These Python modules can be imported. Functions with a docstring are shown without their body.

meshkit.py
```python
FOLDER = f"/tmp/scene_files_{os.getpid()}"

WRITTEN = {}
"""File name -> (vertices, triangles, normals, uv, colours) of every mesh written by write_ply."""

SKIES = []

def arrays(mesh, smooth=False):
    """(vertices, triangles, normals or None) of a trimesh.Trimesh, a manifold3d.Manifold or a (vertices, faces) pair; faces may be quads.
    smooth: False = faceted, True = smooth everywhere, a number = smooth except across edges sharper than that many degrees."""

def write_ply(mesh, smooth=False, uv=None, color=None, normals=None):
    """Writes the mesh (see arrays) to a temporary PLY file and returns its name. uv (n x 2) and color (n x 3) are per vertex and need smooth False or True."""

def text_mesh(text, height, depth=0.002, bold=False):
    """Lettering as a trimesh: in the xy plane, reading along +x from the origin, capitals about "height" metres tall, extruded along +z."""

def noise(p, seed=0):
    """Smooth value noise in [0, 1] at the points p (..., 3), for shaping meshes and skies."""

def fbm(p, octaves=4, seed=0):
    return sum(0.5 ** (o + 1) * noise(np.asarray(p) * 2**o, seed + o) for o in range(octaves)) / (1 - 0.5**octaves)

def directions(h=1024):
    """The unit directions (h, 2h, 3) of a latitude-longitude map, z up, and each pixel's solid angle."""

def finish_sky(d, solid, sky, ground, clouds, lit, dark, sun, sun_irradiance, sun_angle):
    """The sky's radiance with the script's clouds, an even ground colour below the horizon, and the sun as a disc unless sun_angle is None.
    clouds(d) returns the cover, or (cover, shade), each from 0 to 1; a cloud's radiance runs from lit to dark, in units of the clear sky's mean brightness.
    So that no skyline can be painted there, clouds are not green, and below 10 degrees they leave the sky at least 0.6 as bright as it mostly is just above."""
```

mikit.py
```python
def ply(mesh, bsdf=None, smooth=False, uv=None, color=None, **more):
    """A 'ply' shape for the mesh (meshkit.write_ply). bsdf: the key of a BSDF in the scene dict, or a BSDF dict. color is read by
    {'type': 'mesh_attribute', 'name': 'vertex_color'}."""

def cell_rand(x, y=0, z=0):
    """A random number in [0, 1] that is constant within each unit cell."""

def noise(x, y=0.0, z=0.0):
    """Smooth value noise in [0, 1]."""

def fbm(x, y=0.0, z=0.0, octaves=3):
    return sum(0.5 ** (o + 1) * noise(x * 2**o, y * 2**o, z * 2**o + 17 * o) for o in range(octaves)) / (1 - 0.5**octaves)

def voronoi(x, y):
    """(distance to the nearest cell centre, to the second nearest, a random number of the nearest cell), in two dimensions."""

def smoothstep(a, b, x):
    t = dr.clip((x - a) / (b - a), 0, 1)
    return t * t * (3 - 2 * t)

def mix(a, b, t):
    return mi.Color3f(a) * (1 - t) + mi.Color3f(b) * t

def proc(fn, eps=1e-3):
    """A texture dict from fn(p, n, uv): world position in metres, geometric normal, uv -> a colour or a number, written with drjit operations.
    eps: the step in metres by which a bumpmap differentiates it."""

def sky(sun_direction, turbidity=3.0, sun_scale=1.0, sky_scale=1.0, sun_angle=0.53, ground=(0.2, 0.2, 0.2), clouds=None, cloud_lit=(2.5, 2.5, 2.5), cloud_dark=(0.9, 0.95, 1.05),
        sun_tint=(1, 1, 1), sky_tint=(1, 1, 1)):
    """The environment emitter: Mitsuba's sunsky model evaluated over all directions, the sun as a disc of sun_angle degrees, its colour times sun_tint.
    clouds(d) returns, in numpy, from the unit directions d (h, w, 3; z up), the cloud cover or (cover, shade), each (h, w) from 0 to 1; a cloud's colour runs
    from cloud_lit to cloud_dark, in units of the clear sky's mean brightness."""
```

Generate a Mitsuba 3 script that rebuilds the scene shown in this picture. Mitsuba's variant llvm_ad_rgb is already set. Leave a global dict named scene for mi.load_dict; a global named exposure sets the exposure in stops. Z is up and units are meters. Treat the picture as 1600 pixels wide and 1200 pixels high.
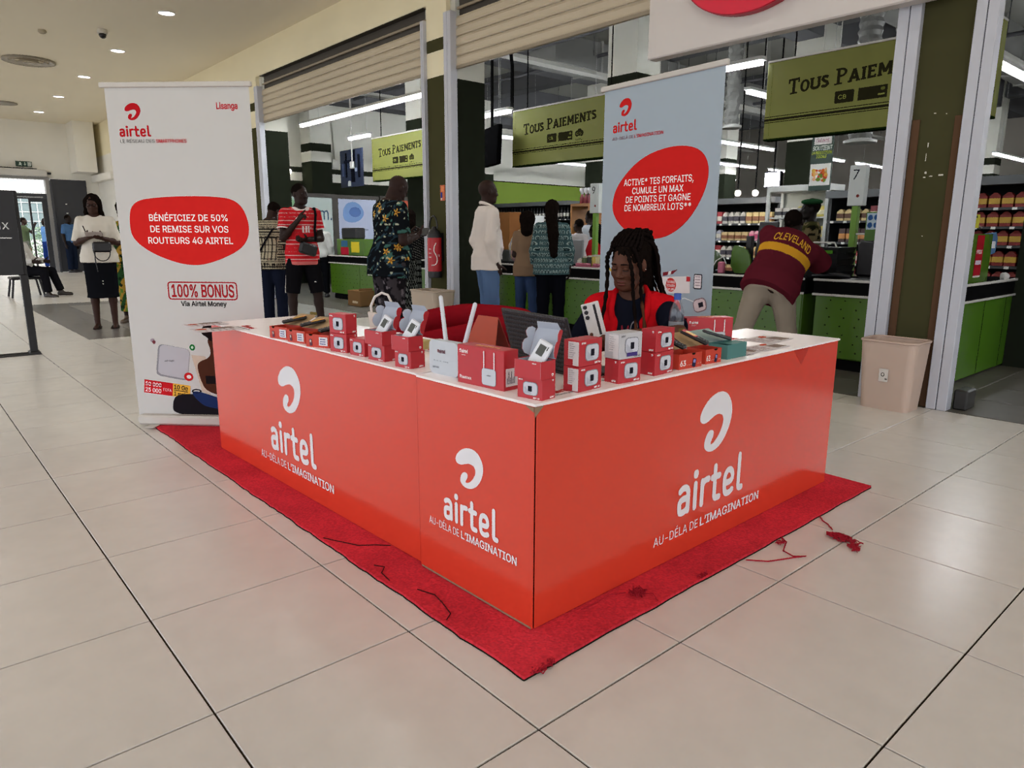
import math, random
import numpy as np, trimesh, drjit as dr, mitsuba as mi, mikit, meshkit
import manifold3d as m3
from shapely.geometry import Polygon, LineString, Point, box as shbox
from shapely.ops import unary_union
from shapely import affinity
from scipy.spatial import cKDTree

T = mi.ScalarTransform4f
scene, labels = {}, {}

# ------------------------------------------------------------------ camera, sky, exposure
CAM = np.array([-1.0396, -1.0823, 1.17])
FWD = np.array([0.64498, 0.73594, -0.20592])
UPV = np.array([0.13261, 0.15759, 0.97856])
scene['camera'] = {'type': 'perspective', 'fov': 72.01, 'fov_axis': 'x', 'near_clip': 0.05, 'far_clip': 200.0,
                   'to_world': T().look_at(origin=CAM.tolist(), target=(CAM + FWD).tolist(), up=UPV.tolist())}
exposure = 2.88
LAMP = 9.0          # radiance of the mall downlights
TUBE = 7.0           # radiance of the supermarket tubes
scene['sky'] = mikit.sky([0.0, -0.62, 0.78], turbidity=4.0, sun_scale=0.35, sky_scale=2.0, ground=(0.38, 0.37, 0.35),
                         clouds=lambda d: (np.full(d.shape[:2], 0.85), np.full(d.shape[:2], 0.1)), cloud_lit=(1.0, 1.0, 1.02), cloud_dark=(0.8, 0.8, 0.85))

# ------------------------------------------------------------------ helpers
def lin(h):
    h = h.lstrip('#'); c = np.array([int(h[i:i + 2], 16) / 255 for i in (0, 2, 4)])
    return np.where(c < 0.04045, c / 12.92, ((c + 0.055) / 1.055) ** 2.4)

def rgb(c): return {'type': 'rgb', 'value': [float(x) for x in (lin(c) if isinstance(c, str) else c)]}

def mat(color, rough=None, metal=None, spec=0.5, key=None):
    """The key of a plain material: matt without rough, glossy plastic with it, metal with metal."""
    k = key or f"m_{color.lstrip('#')}_{rough}_{metal}".replace('.', '')
    if k not in scene:
        if metal is not None:
            b = {'type': 'roughconductor', 'alpha': float(metal), 'specular_reflectance': rgb(color)}
        elif rough is not None:
            b = {'type': 'roughplastic', 'diffuse_reflectance': rgb(color), 'alpha': float(rough), 'nonlinear': False}
        else:
            b = {'type': 'diffuse', 'reflectance': rgb(color)}
        scene[k] = {'type': 'twosided', 'bsdf': b}
    return k

scene['vertex_paint'] = {'type': 'twosided', 'bsdf': {'type': 'diffuse', 'reflectance': {'type': 'mesh_attribute', 'name': 'vertex_color'}}}
_count = {}
def num(k):
    n = _count.get(k, -1) + 1; _count[k] = n
    return k if n == 0 else f'{k}_{n:03d}'

def tag(key, label=None, cat=None, group=None, kind=None):
    d = {}
    if label: d['label'] = label
    if cat: d['category'] = cat
    if group: d['group'] = group
    if kind: d['kind'] = kind
    labels[key] = d
    return key

def thing(name, label, cat, group=None): return tag(num(name), label, cat, group)

def put(key, mesh, m, smooth=False, **k):
    scene[key] = mikit.ply(mesh, m, smooth=smooth, **k); return key

def part(parent, name, mesh, m, smooth=False, label=None, **k):
    key = num(parent + '__' + name); put(key, mesh, m, smooth, **k)
    if label: labels[key] = {'label': label}
    return key

def single(name, label, cat, mesh, m, group=None, smooth=False, **k):
    return put(thing(name, label, cat, group), mesh, m, smooth, **k)

def struct(name, mesh, m, smooth=False, label=None, **k):
    put(name, mesh, m, smooth, **k); labels[name] = {'kind': 'structure', **({'label': label} if label else {})}; _count[name] = 0
    return name

def cat(*ms):
    vs, fs, n = [], [], 0
    for m in ms:
        v, f = (np.asarray(m.vertices), np.asarray(m.faces)) if hasattr(m, 'vertices') else (m[0], m[1])
        vs.append(v); fs.append(np.asarray(f) + n); n += len(v)
    return trimesh.Trimesh(np.vstack(vs), np.vstack(fs), process=False)

def tm(man):
    m = man.to_mesh(); return trimesh.Trimesh(m.vert_properties[:, :3].copy(), m.tri_verts.copy(), process=False)

def box(x0, x1, y0, y1, z0, z1):
    v = np.array([[x, y, z] for x in (x0, x1) for y in (y0, y1) for z in (z0, z1)], float)
    f = np.array([[0, 1, 3], [0, 3, 2], [4, 6, 7], [4, 7, 5], [0, 4, 5], [0, 5, 1], [2, 3, 7], [2, 7, 6], [0, 2, 6], [0, 6, 4], [1, 5, 7], [1, 7, 3]])
    return trimesh.Trimesh(v, f, process=False)

def cbox(x0, x1, y0, y1, z0, z1, b=0.004):
    """A box with chamfered edges."""
    pts = []
    for x, sx in ((x0, 1), (x1, -1)):
        for y, sy in ((y0, 1), (y1, -1)):
            for z, sz in ((z0, 1), (z1, -1)):
                pts += [[x + sx * b, y + sy * b, z], [x + sx * b, y, z + sz * b], [x, y + sy * b, z + sz * b]]
    return tm(m3.Manifold.hull_points(np.array(pts)))

def hull(pts): return tm(m3.Manifold.hull_points(np.asarray(pts, float)))

def frame(o, x, y=(0, 0, 1)):
    """Local axes: x along x, y along y (made square), z = x cross y."""
    x = np.array(x, float); x /= np.linalg.norm(x); y = np.array(y, float); y -= x * (x @ y); y /= np.linalg.norm(y)
    M = np.eye(4); M[:3, 0], M[:3, 1], M[:3, 2], M[:3, 3] = x, y, np.cross(x, y), o
    return M

def mv(mesh, M):
    M = np.asarray(M); f = mesh.faces if np.linalg.det(M[:3, :3]) > 0 else np.asarray(mesh.faces)[:, ::-1]
    return trimesh.Trimesh(np.asarray(mesh.vertices) @ M[:3, :3].T + M[:3, 3], f, process=False)

def shift(mesh, *d): return trimesh.Trimesh(np.asarray(mesh.vertices) + np.array(d, float), mesh.faces, process=False)

def rotz(a, o=(0, 0, 0)):
    c, s = math.cos(a), math.sin(a); M = np.eye(4); M[:2, :2] = [[c, -s], [s, c]]; M[:3, 3] = o
    return M

def tube(path, r, n=8, closed=False):
    p = np.asarray(path, float); t = np.gradient(p, axis=0)
    if closed: t = np.roll(p, -1, 0) - np.roll(p, 1, 0)
    t /= np.linalg.norm(t, axis=1, keepdims=True) + 1e-12
    a = np.zeros_like(p); ref = np.array([0, 0, 1.0]) if abs(t[0, 2]) < 0.9 else np.array([1.0, 0, 0])
    for i in range(len(p)):
        q = np.cross(t[i], ref); q /= np.linalg.norm(q) + 1e-12; a[i] = q; ref = np.cross(q, t[i])
    b = np.cross(t, a); r = np.broadcast_to(r, (len(p),)); w = np.arange(n) * 2 * np.pi / n
    v = p[:, None] + r[:, None, None] * (np.cos(w)[None, :, None] * a[:, None] + np.sin(w)[None, :, None] * b[:, None])
    v = v.reshape(-1, 3); L = len(p); f = []
    for i in range(L if closed else L - 1):
        for j in range(n):
            k = (i + 1) % L; a0, a1, b0, b1 = i * n + j, i * n + (j + 1) % n, k * n + j, k * n + (j + 1) % n
            f += [[a0, b0, b1], [a0, b1, a1]]
    if not closed:
        v = np.vstack([v, p[0], p[-1]]); c0, c1 = L * n, L * n + 1
        for j in range(n): f += [[c0, j, (j + 1) % n], [c1, (L - 1) * n + (j + 1) % n, (L - 1) * n + j]]
    return trimesh.Trimesh(v, np.array(f)[:, ::-1], process=False)

def rod(a, b, r, n=8): return tube([a, b], r, n)

def lathe(prof, n=24, c=(0, 0, 0)):
    """prof: (radius, z) pairs, bottom to top."""
    prof = np.asarray(prof, float); w = np.arange(n) * 2 * np.pi / n
    v = np.stack([prof[:, 0][:, None] * np.cos(w), prof[:, 0][:, None] * np.sin(w), np.repeat(prof[:, 1][:, None], n, 1)], -1).reshape(-1, 3) + np.array(c)
    f = []
    for i in range(len(prof) - 1):
        for j in range(n):
            a0, a1, b0, b1 = i * n + j, i * n + (j + 1) % n, (i + 1) * n + j, (i + 1) * n + (j + 1) % n
            f += [[a0, a1, b1], [a0, b1, b0]]
    return trimesh.Trimesh(v, np.array(f), process=False)

def extrude(poly, d):
    g = [q for q in getattr(poly, 'geoms', [poly]) if q.area > 1e-9]
    return cat(*[trimesh.creation.extrude_polygon(q, d, engine='earcut') for q in g])

def sbox(x0, x1, y0, y1): return shbox(x0, y0, x1, y1)
def rrect(x0, x1, y0, y1, r): return shbox(x0 + r, y0 + r, x1 - r, y1 - r).buffer(r, quad_segs=4)
def ellipse(cx, cy, a, b): return affinity.scale(Point(cx, cy).buffer(1, quad_segs=16), a, b, origin=(cx, cy))
def egg(pts, n=3):
    p = np.array(pts, float)
    for _ in range(n): q = np.roll(p, -1, 0); p = np.stack([0.75 * p + 0.25 * q, 0.25 * p + 0.75 * q], 1).reshape(-1, 2)
    return Polygon(p).buffer(0)

def txt(s, h, width=None, bold=False, d=0.0006, slant=0.0):
    """Lettering with capitals h tall, from the origin along +x, squeezed to the given width; thin, towards +z."""
    m = meshkit.text_mesh(s, h, d, bold); v = np.array(m.vertices)
    v[:, 0] -= v[:, 0].min()
    if width: v[:, 0] *= width / v[:, 0].max()
    v[:, 0] += slant * v[:, 1]
    return trimesh.Trimesh(v, m.faces, process=False)

class Flat:
    """An upright printed face: origin o, x along u, y up; art is laid on it as thin inked shapes."""
    def __init__(s, key, o, u, up=(0, 0, 1), lift=0.0008): s.k, s.M, s.lift = key, frame(o, u, up), lift
    def ink(s, name, shape, color, d=0.0006, lvl=0, rough=None, label=None):
        m = shape if hasattr(shape, 'vertices') else extrude(shape, d)
        return part(s.k, name, mv(shift(m, 0, 0, s.lift + 0.0007 * lvl), s.M), mat(color, rough), label=label)
    def text(s, name, t, x, y, h, w=None, color='#ffffff', bold=False, lvl=1, center=False, slant=0.0, rough=None):
        m = txt(t, h, w, bold, slant=slant)
        if center: m = shift(m, -np.asarray(m.vertices)[:, 0].max() / 2, 0, 0)
        return s.ink(name, shift(m, x, y, 0), color, lvl=lvl, rough=rough)

SWOOSH = np.array([(1078, 520), (1090, 490), (1115, 462), (1150, 447), (1185, 455), (1208, 490), (1215, 530), (1208, 570), (1190, 610), (1165, 638), (1138, 648), (1115, 642),
                   (1102, 625), (1104, 600), (1113, 580), (1125, 570), (1138, 575), (1140, 592), (1130, 610), (1128, 622), (1140, 620), (1160, 600), (1175, 570), (1178, 545), (1170, 528),
                   (1150, 522), (1130, 530), (1105, 545), (1085, 540)], float)
def swoosh(x, y, w, h):
    p = (SWOOSH - [1078, 648]) / [137, -201]
    return egg(p * [w, h] + [x, y], 2)

def noise2(p, s, seed=0): return meshkit.fbm(np.asarray(p) * s, 3, seed)

def soft(p, n=3):
    p = np.array(p, float)
    for _ in range(n): p = np.vstack([p[:1], np.stack([0.75 * p[:-1] + 0.25 * p[1:], 0.25 * p[:-1] + 0.75 * p[1:]], 1).reshape(-1, 2), p[-1:]])
    return p
def wordmark(x, y, h, w):
    """The round bold word airtel, h tall to the top of its l, w wide."""
    S_ = .158; st = lambda *p: LineString(soft(p)).buffer(S_ / 2, quad_segs=6); G, X = [], 0.0
    for ch in 'airtel':
        if ch == 'a': g = [st((.10, .58), (.20, .64), (.34, .63), (.43, .55), (.43, .40), (.43, .08)), st((.43, .37), (.24, .39), (.08, .34), (.08, .20), (.10, .08), (.26, .06), (.40, .12), (.43, .22))]; a = .51
        elif ch == 'i': g = [st((.08, .08), (.08, .62)), Point(.08, .86).buffer(.105)]; a = .16
        elif ch == 'r': g = [st((.08, .08), (.08, .62)), st((.08, .36), (.09, .56), (.20, .63), (.34, .63))]; a = .36
        elif ch == 't': g = [st((.14, .86), (.14, .30), (.14, .08), (.36, .08)), st((.02, .61), (.34, .61))]; a = .38
        elif ch == 'e': g = [st((.10, .34), (.44, .35), (.46, .52), (.36, .65), (.18, .65), (.08, .52), (.08, .20), (.16, .07), (.34, .07), (.45, .12))]; a = .54
        else: g = [st((.08, 1.0 - S_ / 2), (.08, .30), (.08, .08), (.24, .08))]; a = .28
        G.append(affinity.translate(unary_union(g), X, 0)); X += a + .135
    g = unary_union(G); b = g.bounds
    return affinity.translate(affinity.scale(affinity.translate(g, -b[0], 0), w / (b[2] - b[0]), h, origin=(0, 0)), x, y)
# ------------------------------------------------------------------ the setting
TS = 0.5722
WALL = 4.35          # plane of the shop front
CEIL = 4.45
MX0, MY0, MY1 = -6.5, -9.0, 25.0
def floor_rel(p, n, uv):
    return 0.5 * mikit.fbm(p.x * 3, p.y * 3, 0)
def tile_tex(c, a=0.10):
    c = lin(c)
    def fn(p, n, uv):
        g = mikit.fbm(p.x * 2.2, p.y * 2.2, 0.3) * 0.6 + mikit.fbm(p.x * 14, p.y * 14, 5.0) * 0.4
        return mi.Color3f(*[float(x) for x in c]) * (1 - a + 2 * a * g)
    return fn
for k, c in (('tile_beige', '#c2beb8'), ('tile_grey', '#7b7874'), ('tile_grey_dark', '#605d5b'), ('tile_slate', '#4e4b44')):
    scene[k] = {'type': 'principled', 'base_color': mikit.proc(tile_tex(c)), 'roughness': 0.27 if k != 'tile_slate' else 0.5, 'specular': 0.5}
struct('floor', box(MX0, WALL - 0.04, MY0, MY1, -0.06, -0.005), mat('#2a241f'), label='beige tiled mall floor')
_R = np.array([np.cross(FWD, UPV), -UPV, FWD])
def pix(P):
    c = _R @ (np.asarray(P, float) - CAM)
    return (800 + 1100.9 * c[0] / c[2], 600 + 1100.9 * c[1] / c[2]) if c[2] > 0.1 else None
def slab(x0, x1, y0, y1, z=0.0, g=0.0027, b=0.0015, h=0.01):
    x0, x1, y0, y1 = x0 + g, x1 - g, y0 + g, y1 - g
    v = [[x0, y0, z - h], [x1, y0, z - h], [x1, y1, z - h], [x0, y1, z - h], [x0, y0, z - b], [x1, y0, z - b], [x1, y1, z - b], [x0, y1, z - b],
         [x0 + b, y0 + b, z], [x1 - b, y0 + b, z], [x1 - b, y1 - b, z], [x0 + b, y1 - b, z]]
    f = [[8, 9, 10], [8, 10, 11]]
    for a in (0, 4):
        for i in range(4):
            j = (i + 1) % 4; f += [[a + i, a + j, a + 4 + j], [a + i, a + 4 + j, a + 4 + i]]
    return trimesh.Trimesh(np.array(v), np.array(f), process=False)
tiles, rest = [], {'tile_beige': [], 'tile_grey': [], 'tile_grey_dark': []}
for i in range(int(MX0 / TS) - 1, 8):
    for j in range(int(MY0 / TS), 44):
        x0, x1, y0, y1 = max(i * TS, MX0), min((i + 1) * TS, WALL - 0.045), j * TS, (j + 1) * TS
        if x1 - x0 < 0.03: continue
        c = 'tile_beige'
        if i >= 1 and 14 <= j < 23: c = 'tile_grey_dark' if i == 1 or j in (14, 22) else 'tile_grey'
        q = [pix((x, y, 0)) for x in (x0, x1) for y in (y0, y1)]
        q = [a for a in q if a]
        seen = len(q) > 2 and any(-60 < a[0] < 1660 and a[1] < 1260 for a in q)
        size = (max(a[1] for a in q) - min(a[1] for a in q)) if len(q) > 2 else 0
        tiles.append((seen, size, c, (x0, x1, y0, y1)))
tiles.sort(key=lambda t: (not t[0], -t[1]))
for n, (seen, size, c, b) in enumerate(tiles):
    if n < 285 and seen: part('floor', 'tile', slab(*b), c)
    else: rest[c].append(slab(*b))
for c, ms in rest.items():
    if ms: tag(part('floor', 'far_tiles', cat(*ms), c), kind='stuff')
# supermarket floor: slate tiles with pale joints
SX1, SY0, SY1, SCEIL = 24.0, -7.0, 15.5, 5.3
struct('floor_shop', box(WALL - 0.04, SX1, SY0, SY1, -0.06, -0.004), mat('#8c887e'), label='dark slate tiled supermarket floor')
shop_rest, k = [], 0
for i in range(0, 34):
    for j in range(-12, 27):
        x0, y0 = WALL - 0.03 + i * 0.58, j * 0.58
        near = (i < 8 and (-3 <= j < 2)) or (i < 3 and 2 <= j < 22)
        s = slab(x0, x0 + 0.58, y0, min(y0 + 0.58, SY1), 0.0, 0.003)
        if near: part('floor_shop', 'tile', s, 'tile_slate')
        else: shop_rest.append(s)
tag(part('floor_shop', 'far_tiles', cat(*shop_rest), 'tile_slate'), kind='stuff')

def tex(name, c, a=0.05, s=1.5, rough=None):
    c = [float(x) for x in lin(c)]
    def fn(p, n, uv): return mi.Color3f(*c) * (1 - a + 2 * a * mikit.fbm(p.x * s, p.y * s, p.z * s))
    scene[name] = {'type': 'twosided', 'bsdf': {'type': 'diffuse', 'reflectance': mikit.proc(fn)}}
    return name
CREAM = tex('wall_cream', '#efe7c9'); WHITE = tex('wall_white', '#e6e4dc'); OLIVE = tex('wall_olive', '#47462f', 0.10, 3.0); SHOPW = tex('shop_white', '#cfcfc6', 0.06)
SOFT = tex('shop_ceiling', '#a9a9a3', 0.08, 0.8); DARKG = tex('shop_dark', '#23271f', 0.08); LIME = tex('shop_lime', '#758a3c', 0.05); BEAM = tex('shop_beam', '#66676a', 0.08)
struct('ceiling', box(MX0, WALL, MY0, MY1, CEIL, CEIL + 0.1), tex('ceiling_cream', '#e9e1cd', 0.03, 0.7), label='cream plaster mall ceiling')
# end wall with the entrance (opening x -2.6..2.94, z 0..2.82; dark sliding leaf 3.03..3.98)
struct('wall_end', cat(box(MX0, WALL, 25.0, 25.25, 2.82, CEIL), box(MX0, -2.6, 25.0, 25.25, 0, 2.82), box(3.98, WALL + 0.2, 25.0, 25.25, 0, 2.82)), WHITE, label='white end wall with the entrance')
struct('trim_1', cat(box(3.62, 4.16, 24.0, 25.0, 3.0, CEIL), box(4.16, WALL, 22.5, 25.0, 2.75, 2.95)), WHITE, label='white boxed duct at the top of the end wall')
# shop front wall
Z0, Z1 = 3.92, CEIL
struct('wall_front', box(WALL, WALL + 0.35, MY0, 12.05, Z0, Z1), CREAM, label='cream wall above the shop front')
struct('wall_front_upper', box(WALL, WALL + 0.35, 12.05, 25.0, 3.51, Z1), CREAM)
struct('wall_front_far', cat(box(WALL, WALL + 0.3, 12.75, 25.0, 0, 3.51)), WHITE)
def pier(name, y0, y1, bands, label, depth=0.5):
    struct(name, box(WALL, WALL + .06, y0, y1, 0, bands[0][0]), OLIVE, label=label)
    for a, b, m in bands: part(name, 'painted_band', box(WALL, WALL + .06, y0, y1, a, b), m)
    part(name, 'dark_reveal', box(WALL + .061, WALL + depth, y0 - .10, y1 + .10, 0, 3.02), DARKG); part(name, 'white_reveal', box(WALL + .061, WALL + depth, y0 - .10, y1 + .10, 3.02, Z0), SHOPW)
bands = [(3.08, 3.37, CREAM), (3.37, 3.51, OLIVE), (3.51, Z0, CREAM)]
pier('pier_1', 0.62, 0.94, [(3.6, Z0, CREAM)], 'olive pillar between two gates', .13)
pier('pier_2', 6.28, 6.70, bands, 'olive pillar with cream bands')
pier('pier_3', 12.05, 12.75, bands, 'olive pillar behind the white banner')
pier('pier_4', -5.2, -4.8, [(3.6, Z0, CREAM)], 'olive pillar')
M_BROWN = mat('#5e4736')
for y0, y1 in ((0.885, 0.935), (0.63, 0.675)): part('pier_1', 'wooden_batten', cbox(WALL - 0.012, WALL, y0, y1, 0.0, 1.95, 0.003), M_BROWN)
M_SCUFF = mat('#cfccc0')
rs = np.random.default_rng(5)
for y, z, w, h in ((0.80, 1.98, .012, .006), (0.82, 1.78, .006, .03), (0.815, 1.60, .012, .016), (0.72, 1.58, .03, .010), (0.78, 1.575, .02, .006), (0.82, 1.57, .014, .008), (0.73, 1.97, .006, .006), (0.79, 1.18, .006, .006), (0.90, 1.47, .006, .006), (0.825, 1.70, .004, .05)):
    part('pier_1', 'paint_chip', box(WALL - 0.002, WALL, y - w / 2, y + w / 2, z - h / 2, z + h / 2), M_SCUFF)
# steel guide rails of the gates
M_RAIL = mat('#c9ccd6', 0.3); M_RAILD = mat('#50525a', 0.3)
def rail(y0, y1, z1, label, x0=WALL - 0.05):
    k = thing('gate_rail', label, 'rail', 'gate guide rails')
    ym = (y0 + y1) / 2
    part(k, 'channel', cat(cbox(x0, x0 + 0.10, y0, ym - 0.003, 0, z1), cbox(x0, x0 + 0.10, ym + 0.003, y1, 0, z1)), M_RAIL)
    part(k, 'slot', box(x0 + 0.012, x0 + 0.09, ym - 0.0035, ym + 0.0035, 0, z1), M_RAILD)
rail(0.94, 1.085, 3.75, 'pale steel gate rail left of the wide olive pillar')
rail(0.49, 0.62, 3.75, 'pale steel gate rail right of the wide olive pillar')
rail(6.14, 6.28, 3.75, 'pale steel gate rail right of the pillar with the extinguisher')
rail(6.70, 6.77, 3.75, 'narrow steel gate rail left of the pillar with the extinguisher')
rail(11.90, 12.05, 3.75, 'steel gate rail beside the white banner')
part('pier_1', 'rail_foot_block', cbox(WALL + 0.06, WALL + 0.24, 0.40, 0.487, 0, 0.14, 0.01), mat('#2b2a28', 0.3))
# rolled gates: slats
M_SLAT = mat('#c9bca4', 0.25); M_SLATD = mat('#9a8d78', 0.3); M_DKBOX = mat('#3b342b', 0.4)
def gate(y0, y1, zb, n, label):
    k = thing('roller_gate', label, 'roller gate')
    h = (3.70 - zb) / n
    for i in range(n):
        z = zb + i * h
        prof = Polygon([(0, 0), (0.020, 0.0), (0.026, 0.012), (0.022, 0.03), (0.022, h - 0.035), (0.014, h - 0.018), (0.002, h - 0.012), (0.0, h - 0.002)])
        m = extrude(prof, y1 - y0)
        part(k, 'slat', mv(m, np.array([[-1, 0, 0, WALL + 0.06], [0, 0, 1, y0], [0, 1, 0, z], [0, 0, 0, 1.0]])), M_SLAT)
    part(k, 'bottom_bar', cbox(WALL + 0.03, WALL + 0.065, y0, y1, zb - 0.035, zb), M_SLATD)
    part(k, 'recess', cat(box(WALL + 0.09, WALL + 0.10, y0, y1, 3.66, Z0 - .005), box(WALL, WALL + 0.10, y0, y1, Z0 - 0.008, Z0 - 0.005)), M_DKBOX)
    part(k, 'guide_bar', cbox(WALL + 0.05, WALL + 0.075, y0, y1, 3.77, 3.80), M_SLATD)
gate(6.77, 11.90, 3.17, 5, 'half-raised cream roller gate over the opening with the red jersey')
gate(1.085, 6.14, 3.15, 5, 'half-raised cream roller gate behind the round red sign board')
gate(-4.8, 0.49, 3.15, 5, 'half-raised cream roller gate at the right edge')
# supermarket shell
struct('ceiling_shop', box(WALL + 0.3, SX1, SY0, SY1, SCEIL, SCEIL + 0.1), SOFT, label='grey concrete supermarket ceiling')
struct('wall_shop_side', box(WALL + 0.3, SX1, SY1, SY1 + 0.2, 0, SCEIL), SHOPW, label='white side wall of the supermarket with dark stripes')
part('wall_shop_side', 'dark_stripe', box(WALL + 0.3, SX1, SY1 - 0.006, SY1, 2.64, 2.76), DARKG)
part('wall_shop_side', 'dark_dado', box(WALL + 0.3, 11.0, SY1 - 0.006, SY1, 0, 2.44), DARKG)
part('wall_shop_side', 'lime_panel', box(12.0, SX1, SY1 - 0.012, SY1 - 0.006, 1.98, 2.73), LIME)
part('wall_shop_side', 'dark_dado', box(11.0, SX1, SY1 - 0.006, SY1, 0, 1.98), DARKG)
struct('wall_shop_back', box(SX1, SX1 + 0.2, SY0, SY1, 0, SCEIL), tex('shop_tan', '#97928a'))
struct('wall_shop_right', box(WALL + 0.3, SX1, SY0 - 0.2, SY0, 0, SCEIL), tex('shop_tan2', '#97928a'))
for i, y in enumerate((-4.5, 0.5, 5.5, 10.5)):
    struct(f'beam_{i+1}', box(WALL + 0.35, SX1, y - 0.25, y + 0.25, SCEIL - 0.75, SCEIL), BEAM)
for i, x in enumerate((11.9, 16.9, 21.9)):
    struct(f'beam_{i+5}', box(x - 0.2, x + 0.2, SY0, SY1, SCEIL - 0.5, SCEIL), BEAM)
struct('trim_2', box(WALL + 0.35, SX1, 14.9, SY1, 4.25, SCEIL), BEAM)
def column(name, x, y, w, label=None):
    k = thing(name, label or 'square supermarket column with white and dark bands', 'column', None if label else 'banded columns deep in the supermarket')
    part(k, 'lower_shaft', box(x - w / 2, x + w / 2, y - w / 2, y + w / 2, 0, 2.86), DARKG)
    part(k, 'white_band', box(x - w / 2, x + w / 2, y - w / 2, y + w / 2, 2.86, 3.09), SHOPW)
    part(k, 'dark_band', box(x - w / 2, x + w / 2, y - w / 2, y + w / 2, 3.09, 3.27), DARKG)
    part(k, 'upper_shaft', box(x - w / 2, x + w / 2, y - w / 2, y + w / 2, 3.27, SCEIL), SHOPW)
column('column', 7.0, 15.2, 0.52, 'banded column against the side wall behind the red jersey')
column('column', 6.9, 5.5, 0.5, 'banded column behind the middle green hanging sign')
column('column', 6.9, 10.5, 0.5, 'banded column behind the far green hanging sign')
column('column', 6.9, 0.55, 0.45, 'banded column behind the wide olive pillar')
for x in (11.9, 16.9, 21.9):
    for y in (0.5, 5.5, 10.5, 15.1): column('column', x, y, 0.55)

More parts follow.
